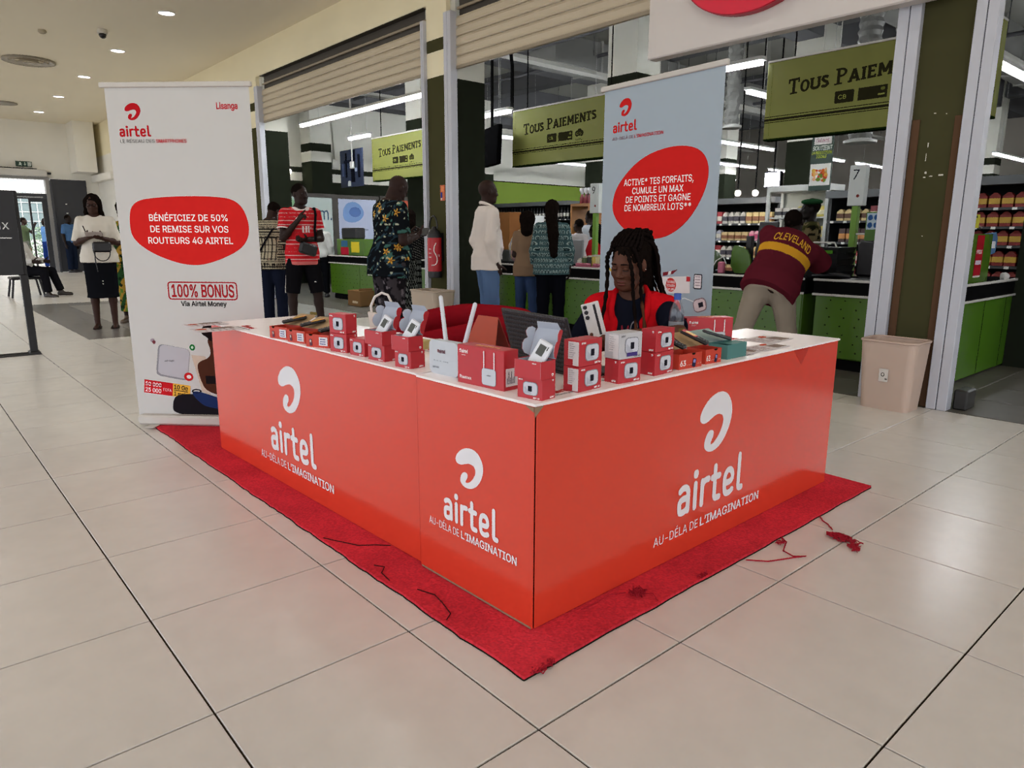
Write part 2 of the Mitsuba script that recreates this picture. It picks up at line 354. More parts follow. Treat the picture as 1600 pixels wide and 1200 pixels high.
M_PIPE = mat('#55565a', 0.4); M_PIPEL = mat('#b4b4ae', 0.4)
for i, (x, z) in enumerate(((7.9, 4.35), (9.6, 4.5), (13.2, 4.4), (15.2, 4.3))):
    single('ceiling_pipe', ('first', 'second', 'third', 'fourth')[i] + ' dark pipe crossing under the supermarket ceiling, counted from the gate', 'pipe', rod((x, SY0, z), (x, 15.3, z), 0.035, 8), M_PIPE, smooth=True, group='pipes under the supermarket ceiling')
for i, y in enumerate((2.9, 8.2, 12.6)):
    k = thing('cable_tray', ('nearest', 'middle', 'farthest')[i] + ' pale cable tray running away from the gate under the ceiling', 'cable tray', 'cable trays in the supermarket')
    part(k, 'tray', cat(box(5.5, 22.0, y - .10, y + .10, 4.0, 4.015), box(5.5, 22.0, y - .10, y - .09, 4.0, 4.06), box(5.5, 22.0, y + .09, y + .10, 4.0, 4.06)), M_PIPEL)
    for x in np.arange(6.5, 22, 3.0): part(k, 'hanger_rod', rod((x, y, 4.05), (x, y, SCEIL), 0.006, 4), M_PIPE)
for i, y in enumerate((3.4, 9.0)):
    k = thing('air_duct', ('nearer', 'farther')[i] + ' square grey air duct under the supermarket ceiling', 'duct'); part(k, 'trunk', box(8.5, 22, y - .35, y + .35, 4.25, 4.75), mat('#7f807d', .4))
    for x in np.arange(9.7, 22, 1.2): part(k, 'flange', box(x, x + .04, y - .38, y + .38, 4.22, 4.78), mat('#9a9b97', .4))
    for x in (9.5, 13.5, 17.5, 21): part(k, 'hanger_rod', cat(rod((x, y - .36, 4.5), (x, y - .36, SCEIL), .008, 4), rod((x, y + .36, 4.5), (x, y + .36, SCEIL), .008, 4)), M_PIPE)
# ------------------------------------------------------------------ lamps
def lamp(color, power): return {'type': 'area', 'radiance': {'type': 'rgb', 'value': [float(x * power) for x in color]}}
M_TRIM = mat('#dcd8cf', 0.3); M_EMIT = mat('#ffffff')
def downlight(x, y, first=False):
    k = thing('downlight', first or 'round recessed downlight in the cream mall ceiling beyond the frame', 'ceiling light', None if first else 'recessed downlights in the mall ceiling')
    w = np.arange(16) * np.pi / 8
    v = np.vstack([[[x, y, CEIL - 0.004]], np.stack([x + 0.11 * np.cos(w), y + 0.11 * np.sin(w), w * 0 + CEIL - 0.004], 1)])
    f = np.array([[0, 1 + (i + 1) % 16, 1 + i] for i in range(16)])
    part(k, 'lens', trimesh.Trimesh(v, f, process=False), M_EMIT, emitter=lamp((1.0, 0.96, 0.90), LAMP))
    part(k, 'trim_ring', lathe([(0.112, CEIL - 0.002), (0.114, CEIL - 0.012), (0.132, CEIL - 0.008), (0.134, CEIL)], 20, (x, y, 0)), M_TRIM, True)
for n_, y in enumerate((22.9, 19.95, 17.0, 14.1, 11.1, 8.1, 5.1, 2.1, -0.9, -3.9, -6.9)): downlight(2.65, y, ('farthest downlight of the row, nearest the end wall', 'second farthest downlight of the row in the mall ceiling', 'middle downlight of the row of five in the mall ceiling', 'second nearest downlight of the row in the mall ceiling', 'nearest downlight of the row, largest in the mall ceiling')[n_] if n_ < 5 else False)
for x in (-0.5, -3.7):
    for y in (17.0, 11.1, 5.1, 2.1, -0.9, -3.9, -6.9): downlight(x, y)
_tube_key = {}
M_HOUSING = mat('#b9bab8', 0.4)
def strip(x0, y0, x1, y1, z, power=TUBE, label=None):
    k = thing('strip_light', label or 'long fluorescent strip light under the supermarket ceiling', 'ceiling light', None if label else 'strip lights in the supermarket')
    a, b = np.array([x0, y0, z]), np.array([x1, y1, z]); L = np.linalg.norm(b - a)
    M = frame(a, b - a)
    part(k, 'housing', mv(box(0, L, 0.025, 0.06, -0.05, 0.05), M), M_HOUSING)
    part(k, 'tube', mv(box(0.02, L - 0.02, -0.02, 0.025, -0.028, 0.028), M), M_EMIT, emitter=lamp((0.95, 0.98, 1.0), power))
    for t in (0.15, 0.85):
        p = a + (b - a) * t; part(k, 'hanger_wire', rod(p + [0, 0, 0.06], [p[0], p[1], SCEIL], 0.004, 4), M_HOUSING)
strip(4.95, 11.6, 4.95, 6.9, 3.10, label='bright strip light just below the gate over the red jersey')
strip(6.0, 11.75, 6.0, 10.97, 2.98, label='strip light meeting the far green hanging sign')
strip(6.0, 8.80, 6.0, 7.0, 2.92, label='strip light left of the middle green hanging sign')
strip(6.0, 4.6, 6.0, 3.05, 2.92, label='strip light between the light blue banner and the near green sign')
for y, zs in ((1.6, 3.0), (4.2, 3.0), (7.2, 3.0), (9.6, 3.0), (12.3, 3.0), (-1.5, 3.0), (-3.8, 3.0)):
    for x in (7.6, 11.0, 14.4, 17.8): strip(x, y, x + 2.7, y, zs)
# ------------------------------------------------------------------ carpet and counter
def carpet_tex(p, n, uv):
    g = mikit.fbm(p.x * 6, p.y * 6, 0.0) * 0.5 + mikit.noise(p.x * 160, p.y * 160, 0.0) * 0.5
    return mi.Color3f(*[float(x) for x in lin('#c8333f')]) * (0.62 + 0.76 * g)
scene['carpet_red'] = {'type': 'diffuse', 'reflectance': mikit.proc(carpet_tex)}
scene['carpet_pile'] = {'type': 'bumpmap', 'arbitrary': mikit.proc(lambda p, n, uv: mikit.noise(p.x * 220, p.y * 220, 0.0)), 'scale': 0.004, 'bsdf': scene.pop('carpet_red')}
rs = np.random.default_rng(11)
def wavy(a, b, amp, n):
    a, b = np.array(a), np.array(b); t = np.linspace(0, 1, n)[:, None]; d = (b - a) / np.linalg.norm(b - a)
    w = meshkit.fbm(np.stack([np.linspace(0, n / 3, n), np.full(n, a[0]), np.full(n, a[1])], 1), 3, 4) - 0.5
    return a + (b - a) * t + np.array([-d[1], d[0]]) * (w * 2 * amp)[:, None]
edge = np.vstack([wavy((0.075, 3.62), (0.10, 0.166), 0.012, 140), wavy((0.10, 0.166), (2.35, 0.185), 0.006, 60), [(2.36, 0.42), (2.36, 2.0), (1.6, 3.62)]])
carpet = thing('carpet', 'red carpet with frayed edges lying under the red counter', 'carpet')
part(carpet, 'pile', shift(extrude(Polygon(edge).buffer(0), 0.009), 0, 0, 0.003), 'carpet_pile')
part(carpet, 'backing', shift(extrude(Polygon(edge).buffer(0.003), 0.0025), 0, 0, 0.0005), mat('#2a2420'))
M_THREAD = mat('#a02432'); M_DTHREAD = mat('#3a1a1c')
def squiggle(o, n, step, seed, spread):
    r = np.random.default_rng(seed); p = [np.array(o, float)]; a = r.uniform(0, 6.28)
    for i in range(n):
        a += r.normal(0, 1.1); q = p[-1] + step * np.array([math.cos(a), math.sin(a)])
        v = q - np.array(o[:2])
        if np.linalg.norm(v / np.array(spread)) > 1: a += math.pi; q = p[-1] + step * np.array([math.cos(a), math.sin(a)])
        p.append(q)
    return np.array(p)
def thread(path2, r, z0=0.003, amp=0.006, seed=0, n=5):
    t = np.arange(len(path2)); z = z0 + r + amp * np.abs(np.sin(t * 1.7 + seed))
    return tube(np.column_stack([path2, z]), r, n)
knot = squiggle((1.655, 0.0), 170, 0.016, 3, (0.035, 0.075)) ; knot = knot @ np.array([[1, 0], [0, 1]])
single('loose_thread', 'tangle of red carpet thread lying on the tiles right of the carpet', 'thread', cat(thread(knot, 0.0022, 0.0, 0.012), thread(wavy((1.72, 0.075), (1.83, 0.20), 0.012, 12), 0.0028, 0.0, 0.003), thread(squiggle((1.60, -0.06), 60, 0.012, 8, (0.04, 0.03)), 0.0022, 0.0, 0.012)), M_THREAD, smooth=True)
single('loose_thread', 'loop of red thread hanging off the right edge of the carpet', 'thread', cat(thread(np.array([(1.50, 0.19), (1.46, 0.14), (1.38, 0.11), (1.36, 0.06), (1.40, 0.03), (1.36, 0.05), (1.25, 0.10), (1.20, 0.16)]), 0.0024, 0.0, 0.002), thread(squiggle((1.44, 0.15), 36, 0.012, 6, (0.04, 0.02)), 0.0018, 0.002, 0.01)), M_THREAD, smooth=True)
single('loose_thread', 'ball of grey red thread lying on the carpet beside the right counter face', 'thread', cat(thread(squiggle((0.68, 0.245), 90, 0.012, 2, (0.045, 0.025)), 0.0018, 0.012, 0.02), thread(np.array([(0.66, 0.28), (0.60, 0.30), (0.53, 0.30), (0.46, 0.295)]), 0.0013, 0.012, 0.006), thread(np.array([(0.70, 0.24), (0.715, 0.21), (0.70, 0.185), (0.69, 0.172)]), 0.0013, 0.012, 0.006)), M_THREAD, smooth=True)
single('loose_thread', 'small frayed tuft at the near corner of the carpet', 'thread', cat(thread(squiggle((0.17, 0.165), 60, 0.01, 5, (0.05, 0.02)), 0.0018, 0.001, 0.012)), M_THREAD, smooth=True)
single('loose_thread', 'short tuft of red thread at the middle of the right carpet edge', 'thread', thread(squiggle((0.95, 0.18), 30, 0.01, 15, (0.03, 0.012)), 0.0016, 0.010, 0.012), M_THREAD, smooth=True)
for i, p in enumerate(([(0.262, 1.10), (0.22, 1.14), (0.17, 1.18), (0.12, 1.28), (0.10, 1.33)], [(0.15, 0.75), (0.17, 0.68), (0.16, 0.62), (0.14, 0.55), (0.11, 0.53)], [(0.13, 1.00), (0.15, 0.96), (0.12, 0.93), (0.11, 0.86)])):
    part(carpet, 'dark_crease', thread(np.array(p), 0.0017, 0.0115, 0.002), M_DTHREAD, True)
# counter: glossy vinyl wrap
scene['wrap_red'] = {'type': 'principled', 'base_color': rgb('#c83b28'), 'roughness': 0.15, 'specular': 0.55}
scene['wrap_white'] = {'type': 'principled', 'base_color': rgb('#e3dcdc'), 'roughness': 0.25, 'specular': 0.5}
M_CARD = mat('#8d7460'); M_INK = mat('#ecebee', 0.35)
def logo_set(F, x0, z, w, s):
    """Emblem, word and slogan, the slogan w wide with its left end at x0."""
    F.ink('emblem', swoosh(*s['e']), '#efedf0', rough=0.35)
    F.ink('word', wordmark(s['w'][0], s['w'][1], s['w'][2], s['w'][3]), '#efedf0', lvl=1, rough=0.35)
    xs, zs, hs, wa, wb = s['t']
    F.text('slogan', 'AU-DÉLA DE', xs, zs, hs, wa, '#efedf0', False, rough=0.35)
    F.text('slogan', 'L’IMAGINATION', xs + wa + hs * 0.45, zs, hs, wb, '#efedf0', True, rough=0.35)
TOPZ = 0.71
k = thing('promotion_counter', 'glossy red L-shaped corner counter module nearest the camera with two logos', 'counter')
ax = rotz(math.atan2(0.04, 1.93), (0.276, 0.322, 0)) # right wing runs along +x
front = Polygon([(0.0, 0.0), (1.955, 0.0), (1.955, 0.46), (0.50, 0.46), (0.50, 0.562), (0.0, 0.562)])
part(k, 'body', mv(shift(extrude(front.buffer(-0.004), TOPZ - 0.022), 0, 0, 0.014), ax), mat('#34120e', 0.5))
part(k, 'front_panel', mv(cbox(0.004, 1.955, -0.006, 0.0, 0.0135, TOPZ - 0.008, 0.002), ax), 'wrap_red')
part(k, 'side_panel', mv(cbox(-0.006, 0.0, -0.004, 0.568, 0.0135, TOPZ - 0.008, 0.002), ax), 'wrap_red')
part(k, 'end_panel', mv(cbox(1.955, 1.961, -0.004, 0.46, 0.0135, TOPZ - 0.008, 0.002), ax), 'wrap_red')
part(k, 'torn_corner', mv(cat(hull([(-0.008, -0.008, 0.70), (0.03, -0.0075, 0.70), (-0.007, -0.0085, 0.67), (0.0, 0.0, 0.70), (0.0, 0.0, 0.67)]), hull([(-0.0075, 0.03, 0.70), (-0.008, -0.006, 0.70), (-0.0085, -0.006, 0.685), (0, 0.02, 0.70), (0, 0, 0.69)])), ax), M_CARD)
part(k, 'skirting', mv(cbox(-0.0075, 0.0, 0.0, 0.56, 0.0135, 0.020, 0.001), ax), M_CARD)
top = Polygon([(-0.008, -0.010), (1.966, -0.010), (1.966, 0.47), (0.51, 0.47), (0.51, 0.566), (-0.008, 0.566)])
part(k, 'top', mv(shift(extrude(top, 0.008), 0, 0, TOPZ - 0.008), ax), 'wrap_white')
F = Flat(k + '__side_panel', (ax @ np.array([-0.006, 0.568, 0, 1]))[:3], -ax[:3, 1])
logo_set(F, 0, 0, 0, {'e': (0.210, 0.377, 0.142, 0.139), 'w': (0.145, 0.240, 0.108, 0.278), 't': (0.061, 0.197, 0.026, 0.165, 0.268)})
F = Flat(k + '__front_panel', (ax @ np.array([0, -0.006, 0, 1]))[:3], ax[:3, 0])
logo_set(F, 0, 0, 0, {'e': (0.831, 0.378, 0.225, 0.229), 'w': (0.718, 0.170, 0.165, 0.455), 't': (0.584, 0.095, 0.034, 0.275, 0.435)})
F.ink('pennant_mark', Polygon([(1.52, 0.70), (1.66, 0.70), (1.60, 0.63)]), '#b8281b', rough=0.2)
FT = Flat(k + '__top', (0.276, 0.322, TOPZ), (1, 0.02, 0), (0, 1, 0))
r = np.random.default_rng(2)
for x, y in ((0.13, 0.05), (0.42, 0.10), (0.70, 0.06), (1.12, 0.05), (1.25, 0.12), (1.5, 0.30), (0.9, 0.2)):
    FT.text('table_print', 'airtel', x, y, 0.028, 0.1, '#b2302c', True, lvl=0); FT.ink('table_print', swoosh(x - 0.05, y, 0.04, 0.045), '#b2302c'); FT.text('table_print', 'AU-DÉLA DE L’IMAGINATION', x - 0.04, y - 0.025, 0.01, 0.17, '#8b8488', lvl=0)
k = thing('promotion_counter', 'glossy red straight counter module along the left side with one large logo', 'counter')
o, e = np.array([0.275, 0.909, 0]), np.array([0.224, 2.80, 0]); ax = frame(o, e - o, (0, 0, 1)); ax = frame(o, e - o, (1, 0.027, 0))  # x along the face, y inwards
ax[:3, 2] = (0, 0, 1)
L = float(np.linalg.norm(e - o))
part(k, 'body', mv(box(0.004, L - 0.004, 0.004, 0.52, 0.0135, TOPZ - 0.009), ax), mat('#34120e', 0.5))
part(k, 'front_panel', mv(cbox(0, L, -0.003, 0.004, 0.0135, TOPZ - 0.008, 0.002), ax), 'wrap_red')
part(k, 'end_panel', mv(cbox(L - 0.004, L, 0, 0.52, 0.0135, TOPZ - 0.008, 0.002), ax), 'wrap_red')
part(k, 'seam_panel', mv(cbox(0, 0.006, 0, 0.52, 0.0135, TOPZ - 0.008, 0.002), ax), 'wrap_red')
part(k, 'top', mv(cbox(-0.006, L + 0.008, -0.008, 0.53, TOPZ - 0.008, TOPZ, 0.002), ax), 'wrap_white')
F = Flat(k + '__front_panel', (ax @ np.array([L, -0.003, 0, 1]))[:3], -ax[:3, 0])
logo_set(F, 0, 0, 0, {'e': (0.786, 0.377, 0.228, 0.223), 'w': (0.673, 0.166, 0.160, 0.452), 't': (0.548, 0.099, 0.036, 0.275, 0.430)})
FT = Flat(k + '__top', (0.224, 2.80, TOPZ), (0, -1, 0), (1, 0, 0))
for x, y in ((0.3, 0.06), (0.42, 0.20), (0.75, 0.25), (1.25, 0.3), (1.5, 0.36), (1.75, 0.28)):
    FT.text('table_print', 'airtel', x, y, 0.028, 0.1, '#b2302c', True, lvl=0); FT.ink('table_print', swoosh(x - 0.05, y, 0.04, 0.045), '#b2302c'); FT.text('table_print', 'AU-DÉLA DE L’IMAGINATION', x - 0.04, y - 0.025, 0.01, 0.17, '#8b8488', lvl=0)
# ------------------------------------------------------------------ roll-up banners
M_ALU = mat('#cfcac2', 0.3); M_ALUD = mat('#8f8b86', 0.3)
def rollup(label, o, u, w, sheet_m, lean=0.0):
    k = thing('roll_up_banner', label, 'banner')
    M = frame(o, u, (0, 0, 1))
    part(k, 'base', mv(cat(cbox(0.02, w - 0.0, 0.0145, 0.075, -0.10, 0.06, 0.012), cbox(0.10, 0.16, 0.0135, 0.02, -0.2, 0.12), cbox(w - 0.18, w - 0.12, 0.0135, 0.02, -0.2, 0.12)), M), M_ALU)
    part(k, 'pole', mv(rod((w / 2, 0.07, -0.012), (w / 2, 2.0, -0.012), 0.008), M), M_ALUD)
    part(k, 'top_rail', mv(cbox(-0.026, w + 0.016, 1.985, 2.014, -0.010, 0.012, 0.004), M), M_ALU)
    part(k, 'sheet', mv(box(0, w, 0.06, 1.99, -0.0006, 0.0), M), sheet_m)
    return k
k = rollup('white roll-up banner with a red bubble left of the counter, SMARTPHONES under its logo', (0.024, 3.67, 0), (0.6, -0.593, 0), 0.845, mat('#dcdad6', 0.45))
F = Flat(k + '__sheet', (0.024, 3.67, 0), (0.6, -0.593, 0)); RED = '#d22a28'
F.ink('emblem', swoosh(0.107, 1.809, 0.095, 0.095), '#b81f27')
F.ink('word', wordmark(0.065, 1.720, 0.062, 0.186), '#b81f27', lvl=1)
F.text('slogan', 'LE RÉSEAU DES', 0.064, 1.686, 0.019, 0.205, '#6d6a69'); F.text('slogan', 'SMARTPHONES', 0.278, 1.686, 0.019, 0.18, '#b81f27', True)
F.text('headline', 'Lisanga', 0.649, 1.868, 0.033, 0.123, '#b81f27', True)
F.ink('bubble', egg([(0.064, 1.22), (0.09, 1.36), (0.28, 1.385), (0.55, 1.39), (0.74, 1.37), (0.80, 1.22), (0.76, 1.10), (0.60, 1.02), (0.43, 0.98), (0.22, 1.04), (0.085, 1.13)]), RED)
for t, z, x0, x1 in (('BÉNÉFICIEZ DE 50%', 1.247, 0.190, 0.666), ('DE REMISE SUR VOS', 1.182, 0.191, 0.665), ('ROUTEURS 4G AIRTEL', 1.116, 0.172, 0.687)):
    F.text('bubble_text', t, x0, z, 0.037, x1 - x0, '#f4efee', True)
fr = rrect(0.262, 0.69, 0.785, 0.893, 0.02)
F.ink('stamp_frame', fr.difference(fr.buffer(-0.007)), '#a3262c')
F.text('stamp_text', '100% BONUS', 0.285, 0.803, 0.072, 0.385, '#a3262c', True)
F.text('caption', 'Via Airtel Money', 0.337, 0.748, 0.028, 0.281, '#2b2a2b', True)
rt = rrect(0, 0.20, 0, 0.20, 0.03); rt = affinity.translate(affinity.rotate(rt, -10, origin=(0, 0)), 0.135, 0.32)
F.ink('router_picture', rt, '#8c8b90'); F.ink('router_picture', affinity.scale(affinity.translate(rt, 0.006, 0.004), 0.94, 0.94), '#b6b4ba', lvl=1)
F.text('router_picture', 'Z airtel', 0.20, 0.405, 0.012, 0.06, '#555', lvl=2) if False else F.text('router_picture', 'airtel', 0.20, 0.405, 0.012, 0.06, '#55555a', lvl=2)
F.ink('round_badge', ellipse(0.381, 0.495, 0.017, 0.019), '#1f6b36'); F.ink('round_badge', ellipse(0.381, 0.495, 0.008, 0.009), '#bfd8c4', lvl=1)
F.ink('round_badge', ellipse(0.342, 0.312, 0.028, 0.026), '#c2262a', lvl=2); F.ink('round_badge', ellipse(0.345, 0.312, 0.015, 0.012), '#e8dcdc', lvl=3)
F.ink('ring_mark', ellipse(0.135, 0.535, 0.013, 0.012), '#9b8c94'); F.ink('ring_mark', ellipse(0.143, 0.525, 0.010, 0.011), '#6f3a40', lvl=1)
rot = lambda g: affinity.rotate(g, -7, origin=(0.05, 0.25))
F.ink('price_tag', rot(sbox(0.053, 0.234, 0.21, 0.292)), '#c1232a'); F.ink('offer_tag', rot(sbox(0.234, 0.345, 0.21, 0.292)), '#e2ac45')
def ftext(F, name, t, x, y, h, w, color, bold, ang, o, lvl=2):
    m = txt(t, h, w, bold); v = np.array(m.vertices); v[:, 0] += x; v[:, 1] += y
    c, s = math.cos(ang), math.sin(ang); q = v[:, :2] - o; v[:, :2] = np.stack([q[:, 0] * c - q[:, 1] * s, q[:, 0] * s + q[:, 1] * c], 1) + o
    return F.ink(name, trimesh.Trimesh(v, m.faces, process=False), color, lvl=lvl)
A, Oo = math.radians(-7), np.array([0.05, 0.25])
ftext(F, 'price_text', '50 000', 0.062, 0.257, 0.024, 0.10, '#f0e6e6', True, A, Oo); ftext(F, 'price_text', '25 000', 0.062, 0.219, 0.026, 0.10, '#f4ecec', True, A, Oo)
ftext(F, 'price_text', 'FCFA', 0.175, 0.236, 0.018, 0.052, '#f0e6e6', False, A, Oo)
F.ink('strike_line', rot(sbox(0.058, 0.168, 0.266, 0.269)), '#7d1c20', lvl=3)
ftext(F, 'offer_text', '10 Go', 0.242, 0.258, 0.026, 0.088, '#2c2622', True, A, Oo); ftext(F, 'offer_text', '1 mois', 0.244, 0.217, 0.024, 0.085, '#2c2622', True, A, Oo)
F.ink('offer_text', rot(sbox(0.244, 0.33, 0.247, 0.252)), '#4a3a26', lvl=2)
sk = '#4c2d22'
F.ink('picture_wall', Polygon([(0.37, 0.45), (0.46, 0.44), (0.47, 0.20), (0.42, 0.22)]), '#c7b5a4')
F.ink('picture_figure', egg([(0.47, 0.56), (0.50, 0.47), (0.48, 0.43), (0.42, 0.41), (0.40, 0.38), (0.42, 0.28), (0.45, 0.22), (0.60, 0.18), (0.62, 0.45), (0.58, 0.58)]), sk, lvl=1)
F.ink('picture_figure', egg([(0.445, 0.60), (0.47, 0.64), (0.55, 0.64), (0.58, 0.55), (0.50, 0.53), (0.48, 0.56), (0.45, 0.575)]), '#1d1516', lvl=2)
F.ink('picture_figure', sbox(0.45, 0.60, 0.27, 0.32), '#201a1c', lvl=2)
F.ink('picture_bag', egg([(0.225, 0.065), (0.225, 0.15), (0.26, 0.205), (0.45, 0.20), (0.62, 0.12), (0.62, 0.065)]), '#201d22', lvl=3)
F.ink('picture_bag', egg([(0.35, 0.21), (0.38, 0.225), (0.47, 0.20), (0.62, 0.15), (0.62, 0.10), (0.45, 0.12), (0.40, 0.15)]), '#24335f', lvl=4)
hd = ellipse(0.385, 0.222, 0.03, 0.014); F.ink('picture_bag', hd.difference(ellipse(0.385, 0.222, 0.022, 0.008)), '#1d1b22', lvl=4)
k = rollup('light blue roll-up banner with a tilted red bubble behind the seated woman', (2.22, 1.83, 0), (-0.06, -0.81, 0), 0.835, mat('#b3c3cf', 0.45))
F = Flat(k + '__sheet', (2.22, 1.83, 0), (-0.06, -0.81, 0))
F.ink('emblem', swoosh(0.121, 1.833, 0.095, 0.096), '#c92a2a')
F.ink('word', wordmark(0.076, 1.750, 0.058, 0.185), '#c92a2a', lvl=1)
F.text('slogan', 'AU-DELÀ DE', 0.073, 1.709, 0.017, 0.165, '#7d5a66'); F.text('slogan', 'L’IMAGINATION', 0.246, 1.709, 0.017, 0.21, '#b63038', True)
F.ink('bubble', egg([(0.085, 1.36), (0.13, 1.47), (0.30, 1.60), (0.52, 1.645), (0.70, 1.62), (0.775, 1.53), (0.76, 1.40), (0.66, 1.25), (0.52, 1.165), (0.36, 1.15), (0.20, 1.20), (0.105, 1.28)]), RED)
for t, z, x0, x1 in (('ACTIVE* TES FORFAITS,', 1.452, 0.178, 0.677), ('CUMULE UN MAX', 1.404, 0.245, 0.613), ('DE POINTS ET GAGNE', 1.357, 0.198, 0.663), ('DE NOMBREUX LOTS**', 1.311, 0.19, 0.67)):
    F.text('bubble_text', t, x0, z, 0.034, x1 - x0, '#f4efee', True)
F.ink('card_picture', affinity.rotate(sbox(0.46, 0.69, 0.865, 0.955), 4), '#e6dfde'); F.ink('card_picture', egg([(0.52, 0.90), (0.535, 0.945), (0.57, 0.95), (0.60, 0.92), (0.59, 0.88), (0.55, 0.87)]), '#c63a36', lvl=1)
F.text('card_text', 'BOURSE', 0.535, 0.92, 0.013, 0.055, '#f0dcdc', True, lvl=2); F.text('card_text', 'SCOLAIRE', 0.53, 0.90, 0.013, 0.06, '#f0dcdc', True, lvl=2); F.text('card_text', '300.000', 0.53, 0.88, 0.013, 0.06, '#f0dcdc', True, lvl=2)
F.ink('card_picture', sbox(0.665, 0.69, 0.935, 0.96), '#b8343a', lvl=1)
F.ink('phone_picture', rrect(0.714, 0.768, 0.897, 0.977, 0.008), '#3a3a40'); F.ink('phone_picture', rrect(0.719, 0.763, 0.903, 0.971, 0.005), '#e2d8da', lvl=1)
for z in (0.915, 0.93, 0.945, 0.96): F.ink('phone_picture', sbox(0.725, 0.757, z, z + 0.005), '#a5949a', lvl=2)
dv = affinity.rotate(rrect(0.725, 0.80, 0.785, 0.845, 0.02), 18); F.ink('device_picture', dv.buffer(0.006), '#8e7b80'); F.ink('device_picture', dv, '#d8c4c6', lvl=1); F.ink('device_picture', affinity.rotate(sbox(0.755, 0.785, 0.805, 0.83), 18), '#2a2730', lvl=2)
F.ink('pen_picture', Polygon([(0.50, 0.955), (0.50, 0.975), (0.56, 0.985), (0.60, 0.995), (0.57, 0.97)]), '#7c2c34'); F.ink('pen_picture', Polygon([(0.535, 0.962), (0.54, 0.982), (0.56, 0.985), (0.555, 0.966)]), '#e4dedd', lvl=1)
arc = LineString([(0.60, 0.83), (0.66, 0.845), (0.72, 0.83)]).buffer(0.0025); F.ink('dotted_arc', arc, '#dfe3e6')
F.ink('pencil_mark', Polygon([(0.05, 0.99), (0.06, 1.0), (0.12, 0.965), (0.11, 0.955)]), '#c9ae4e'); F.ink('pencil_mark', sbox(0.07, 0.078, 0.90, 0.93), '#c9ae4e')
# ------------------------------------------------------------------ people: smooth bodies from distance fields
def snet(F, lo, h):
    """Naive surface nets of the field F < 0."""
    S = F < 0
    nx, ny, nz = F.shape
    c = np.zeros((nx - 1, ny - 1, nz - 1), np.uint8)
    for i in (0, 1):
        for j in (0, 1):
            for k in (0, 1): c += S[i:nx - 1 + i, j:ny - 1 + j, k:nz - 1 + k]
    cell = np.argwhere((c > 0) & (c < 8))
    if not len(cell): return trimesh.Trimesh(np.zeros((0, 3)), np.zeros((0, 3), int), process=False)
    idx = -np.ones(c.shape, int); idx[tuple(cell.T)] = np.arange(len(cell))
    acc, cnt = np.zeros((len(cell), 3)), np.zeros(len(cell))
    for ax in range(3):
        o = [a for a in range(3) if a != ax]
        for u in (0, 1):
            for v in (0, 1):
                a = cell.copy(); a[:, o[0]] += u; a[:, o[1]] += v; b = a.copy(); b[:, ax] += 1
                fa, fb = F[tuple(a.T)], F[tuple(b.T)]; m = (fa < 0) != (fb < 0)
                t = fa[m] / (fa[m] - fb[m]); p = a[m].astype(float); p[:, ax] += t; acc[m] += p; cnt[m] += 1
    V = lo + h * acc / cnt[:, None]; faces = []
    for ax in range(3):
        o = [(ax + 1) % 3, (ax + 2) % 3]
        sl = [slice(1, -1)] * 3; sl[ax] = slice(None, -1); s2 = [slice(1, -1)] * 3; s2[ax] = slice(1, None)
        d = S[tuple(sl)].astype(np.int8) - S[tuple(s2)].astype(np.int8)
        e = np.argwhere(d != 0)
        if not len(e): continue
        sg = d[tuple(e.T)]; e = e + 1; e[:, ax] -= 1
        q = []
        for u, v in ((-1, -1), (0, -1), (0, 0), (-1, 0)):
            a = e.copy(); a[:, o[0]] += u; a[:, o[1]] += v; q.append(idx[tuple(a.T)])
        q = np.stack(q, 1); q[sg < 0] = q[sg < 0][:, ::-1]
        faces += [q[:, [0, 1, 2]], q[:, [0, 2, 3]]]
    return trimesh.Trimesh(V, np.vstack(faces), process=False)

